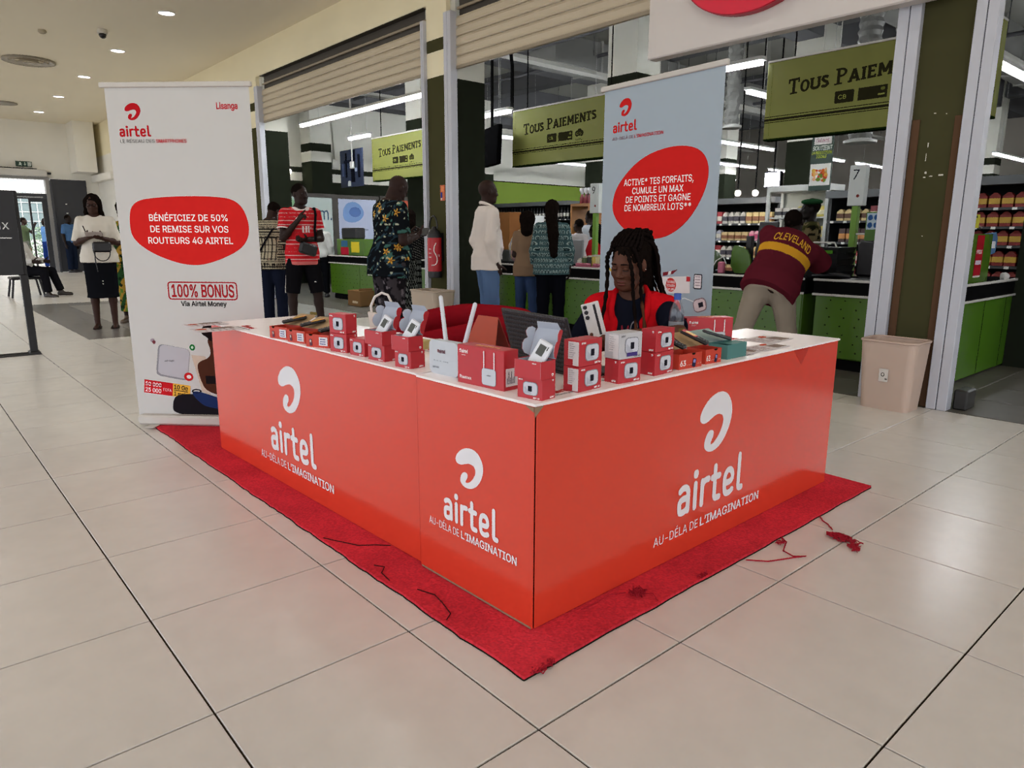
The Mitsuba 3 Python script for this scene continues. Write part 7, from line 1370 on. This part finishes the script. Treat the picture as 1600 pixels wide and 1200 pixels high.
fill('packets on the shelves right of the light blue banner', 'packet on the SHELF right of the light blue banner', 'grocery_packet', 10.5, 5.32, 7.15, ZS, [(.11, .19, '#c9b27c', 0, '#8a5a3a'), (.10, .20, '#b9b4ac', 1, '#3f3a44'), (.10, .21, '#a8343a', 0, '#d8cfc4'), (.09, .17, '#c98a9a', 1, '#b8406a'), (.12, .15, '#c2a878', 0, '#7d4b2c'), (.10, .19, '#8d8f9c', 1, '#c9c4b8')], 'packet', g)
k = thing('display_cabinet', 'white framed glass cabinet behind the soldier', 'cabinet'); cx0, cx1, cy0, cy1 = 9.6, 10.1, 3.95, 4.95; M_CAB = mat('#c4c6c2', .4)
part(k, 'frame', cat(*[box(a, a + .05, b, b + .05, 0, 1.95) for a in (cx0, cx1 - .05) for b in (cy0, cy1 - .05)], box(cx0, cx1, cy0, cy1, 1.86, 1.95)), M_CAB); part(k, 'back', box(cx1 - .02, cx1, cy0, cy1, .1, 1.86), mat('#a9aba4'))
for z in (.5, .85, 1.15, 1.45): part(k, 'shelf', box(cx0 + .02, cx1, cy0 + .03, cy1 - .03, z, z + .02), M_CAB)
fill('packets in the white framed cabinet', 'packet on the SHELF of the white framed cabinet', 'cabinet_packet', cx0 + .05, cy0 + .02, cy1, (.87, 1.17, 1.47), [(.10, .16, '#c9b85a', 0, '#e0d8b4'), (.11, .14, '#d0ccc4', 0, '#3a3a40'), (.09, .15, '#b98a4a', 0, '#8a3a30')], 'packet', g)
gondola('grocery shelves between the number 7 post and the olive pillar', 9.4, 2.75, 3.85, ZS, top=1.72)
fill('packets on the shelves beside the number 7 post', 'packet on the SHELF beside the number 7 post', 'shelf_packet', 9.4, 2.77, 3.83, ZS, [(.10, .20, '#7a2a30', 0, '#c9b9a4'), (.10, .16, '#c9b27c', 1, '#5c3a24'), (.09, .19, '#4a3430', 0, '#c98a4a'), (.10, .17, '#b0403c', 1, '#e0d0c0')], 'packet', g)
ZR = (.60, .84, 1.08, 1.30, 1.52)
k = gondola('dark grocery shelves with red and yellow packets at the right edge', 8.9, .2, 1.95, ZR, top=1.78)
fill('red and yellow packets at the right edge', 'packet on the SHELF at the right edge', 'pasta_packet', 8.9, .22, 1.93, ZR, [(.115, .17, '#8c2a26', 1, '#c9a03c')], 'packet', g)
# wine wall under the lime panel, cartons, bottles
gondola('wine shelves under the lime wall panel', 12.2, 11.9, 15.3, (.4, .8, 1.2, 1.6), top=1.95); g2 = np.random.default_rng(3)
bp = mikit.ply(lathe([(0, 0), (.036, 0), (.037, .02), (.037, .19), (.013, .24), (.013, .30), (0, .30)], 10), mat('#17191a', .2), smooth=True); bl = mikit.ply(lathe([(.0376, .06), (.0376, .15)], 10), mat('#cfccc4'), smooth=True)
for zi, z in enumerate((.4, .8, 1.2, 1.6)):
    for y in np.arange(12.0, 15.2, .115):
        key = tag(num('wine_bottle'), 'dark wine bottle on the ' + ('lowest', 'second', 'third', 'top')[zi] + ' shelf under the lime panel', 'bottle', 'wine bottles under the lime panel'); tw = T().translate([12.32, float(y), z + .003]); scene[key + '__glass'] = {**bp, 'to_world': tw}; scene[key + '__paper_label'] = {**bl, 'to_world': tw}
def wine_rack(label, x, y0, y1):
    k = thing('wooden_display', label, 'display'); part(k, 'side_panel', cbox(x, x + .5, y1 - .04, y1, 0, 1.75, .004), mat('#a5703a', .4)); part(k, 'front_panel', cbox(x, x + .03, y0, y1 - .44, .6, 1.75, .004), mat('#a5703a', .4)); part(k, 'shelf', box(x, x + .5, y0, y1, 1.70, 1.75), mat('#8c5e30', .4)); part(k, 'inner_shelf', cat(*[box(x + .05, x + .5, y1 - .42, y1 - .05, z, z + .03) for z in (.5, .9, 1.3)]), mat('#2a2018'))
wine_rack('brown wooden display left of the number 9 sign', 8.6, 7.1, 8.3)
for i in range(9): 
    k = thing('wrapped_bottle', 'bottle in red foil and clear wrapping on top of the wooden display', 'bottle', 'wrapped bottles on the wooden display'); y = 7.35 + .10 * i; part(k, 'bottle', lathe([(0, 1.75), (.04, 1.75), (.042, 1.86), (.015, 1.93), (.015, 1.97), (0, 1.97)], 10, (8.75, y, 0)), mat('#6d1f28', .2), True); part(k, 'wrapping', lathe([(.02, 1.92), (.05, 1.98), (.055, 2.03), (.01, 2.0)], 8, (8.75, y, 0)), mat('#c9cccd', .2))
k = thing('white_cabinet', 'white chest with papers beyond the cream-shirted man', 'cabinet'); part(k, 'body', cbox(9.6, 9.9, 10.35, 11.0, 0, 1.6, .01), mat('#c4c6c4', .4)); F = Flat(k + '__body', (9.6, 11.0, 0), (0, -1, 0)); F.ink('paper', sbox(.05, .28, 1.2, 1.55), '#dadad6'); F.ink('paper', sbox(.34, .58, 1.2, 1.55), '#dadad6'); F.ink('paper', sbox(.05, .28, .7, 1.05), '#d4d4d0'); F.ink('handle', sbox(.16, .17, 1.38, 1.48), '#333', lvl=1) if False else F.ink('handle', sbox(.16, .17, 1.38, 1.48), '#333333', lvl=1)
single('carton', 'brown carton standing beyond the cream-shirted man', 'box', cbox(8.2, 8.5, 9.55, 9.9, .9, 1.62, .004), mat('#7a5130')); single('low_cupboard', 'dark cupboard under the brown carton', 'cupboard', cbox(8.15, 8.55, 9.5, 9.95, 0, .895, .01), mat('#2a2a28', .4))
single('divider_panel', 'grey divider panel beyond the teal top', 'panel', cbox(5.9, 5.95, 5.45, 6.1, .80, 1.12, .01), mat('#8b8d90', .4))
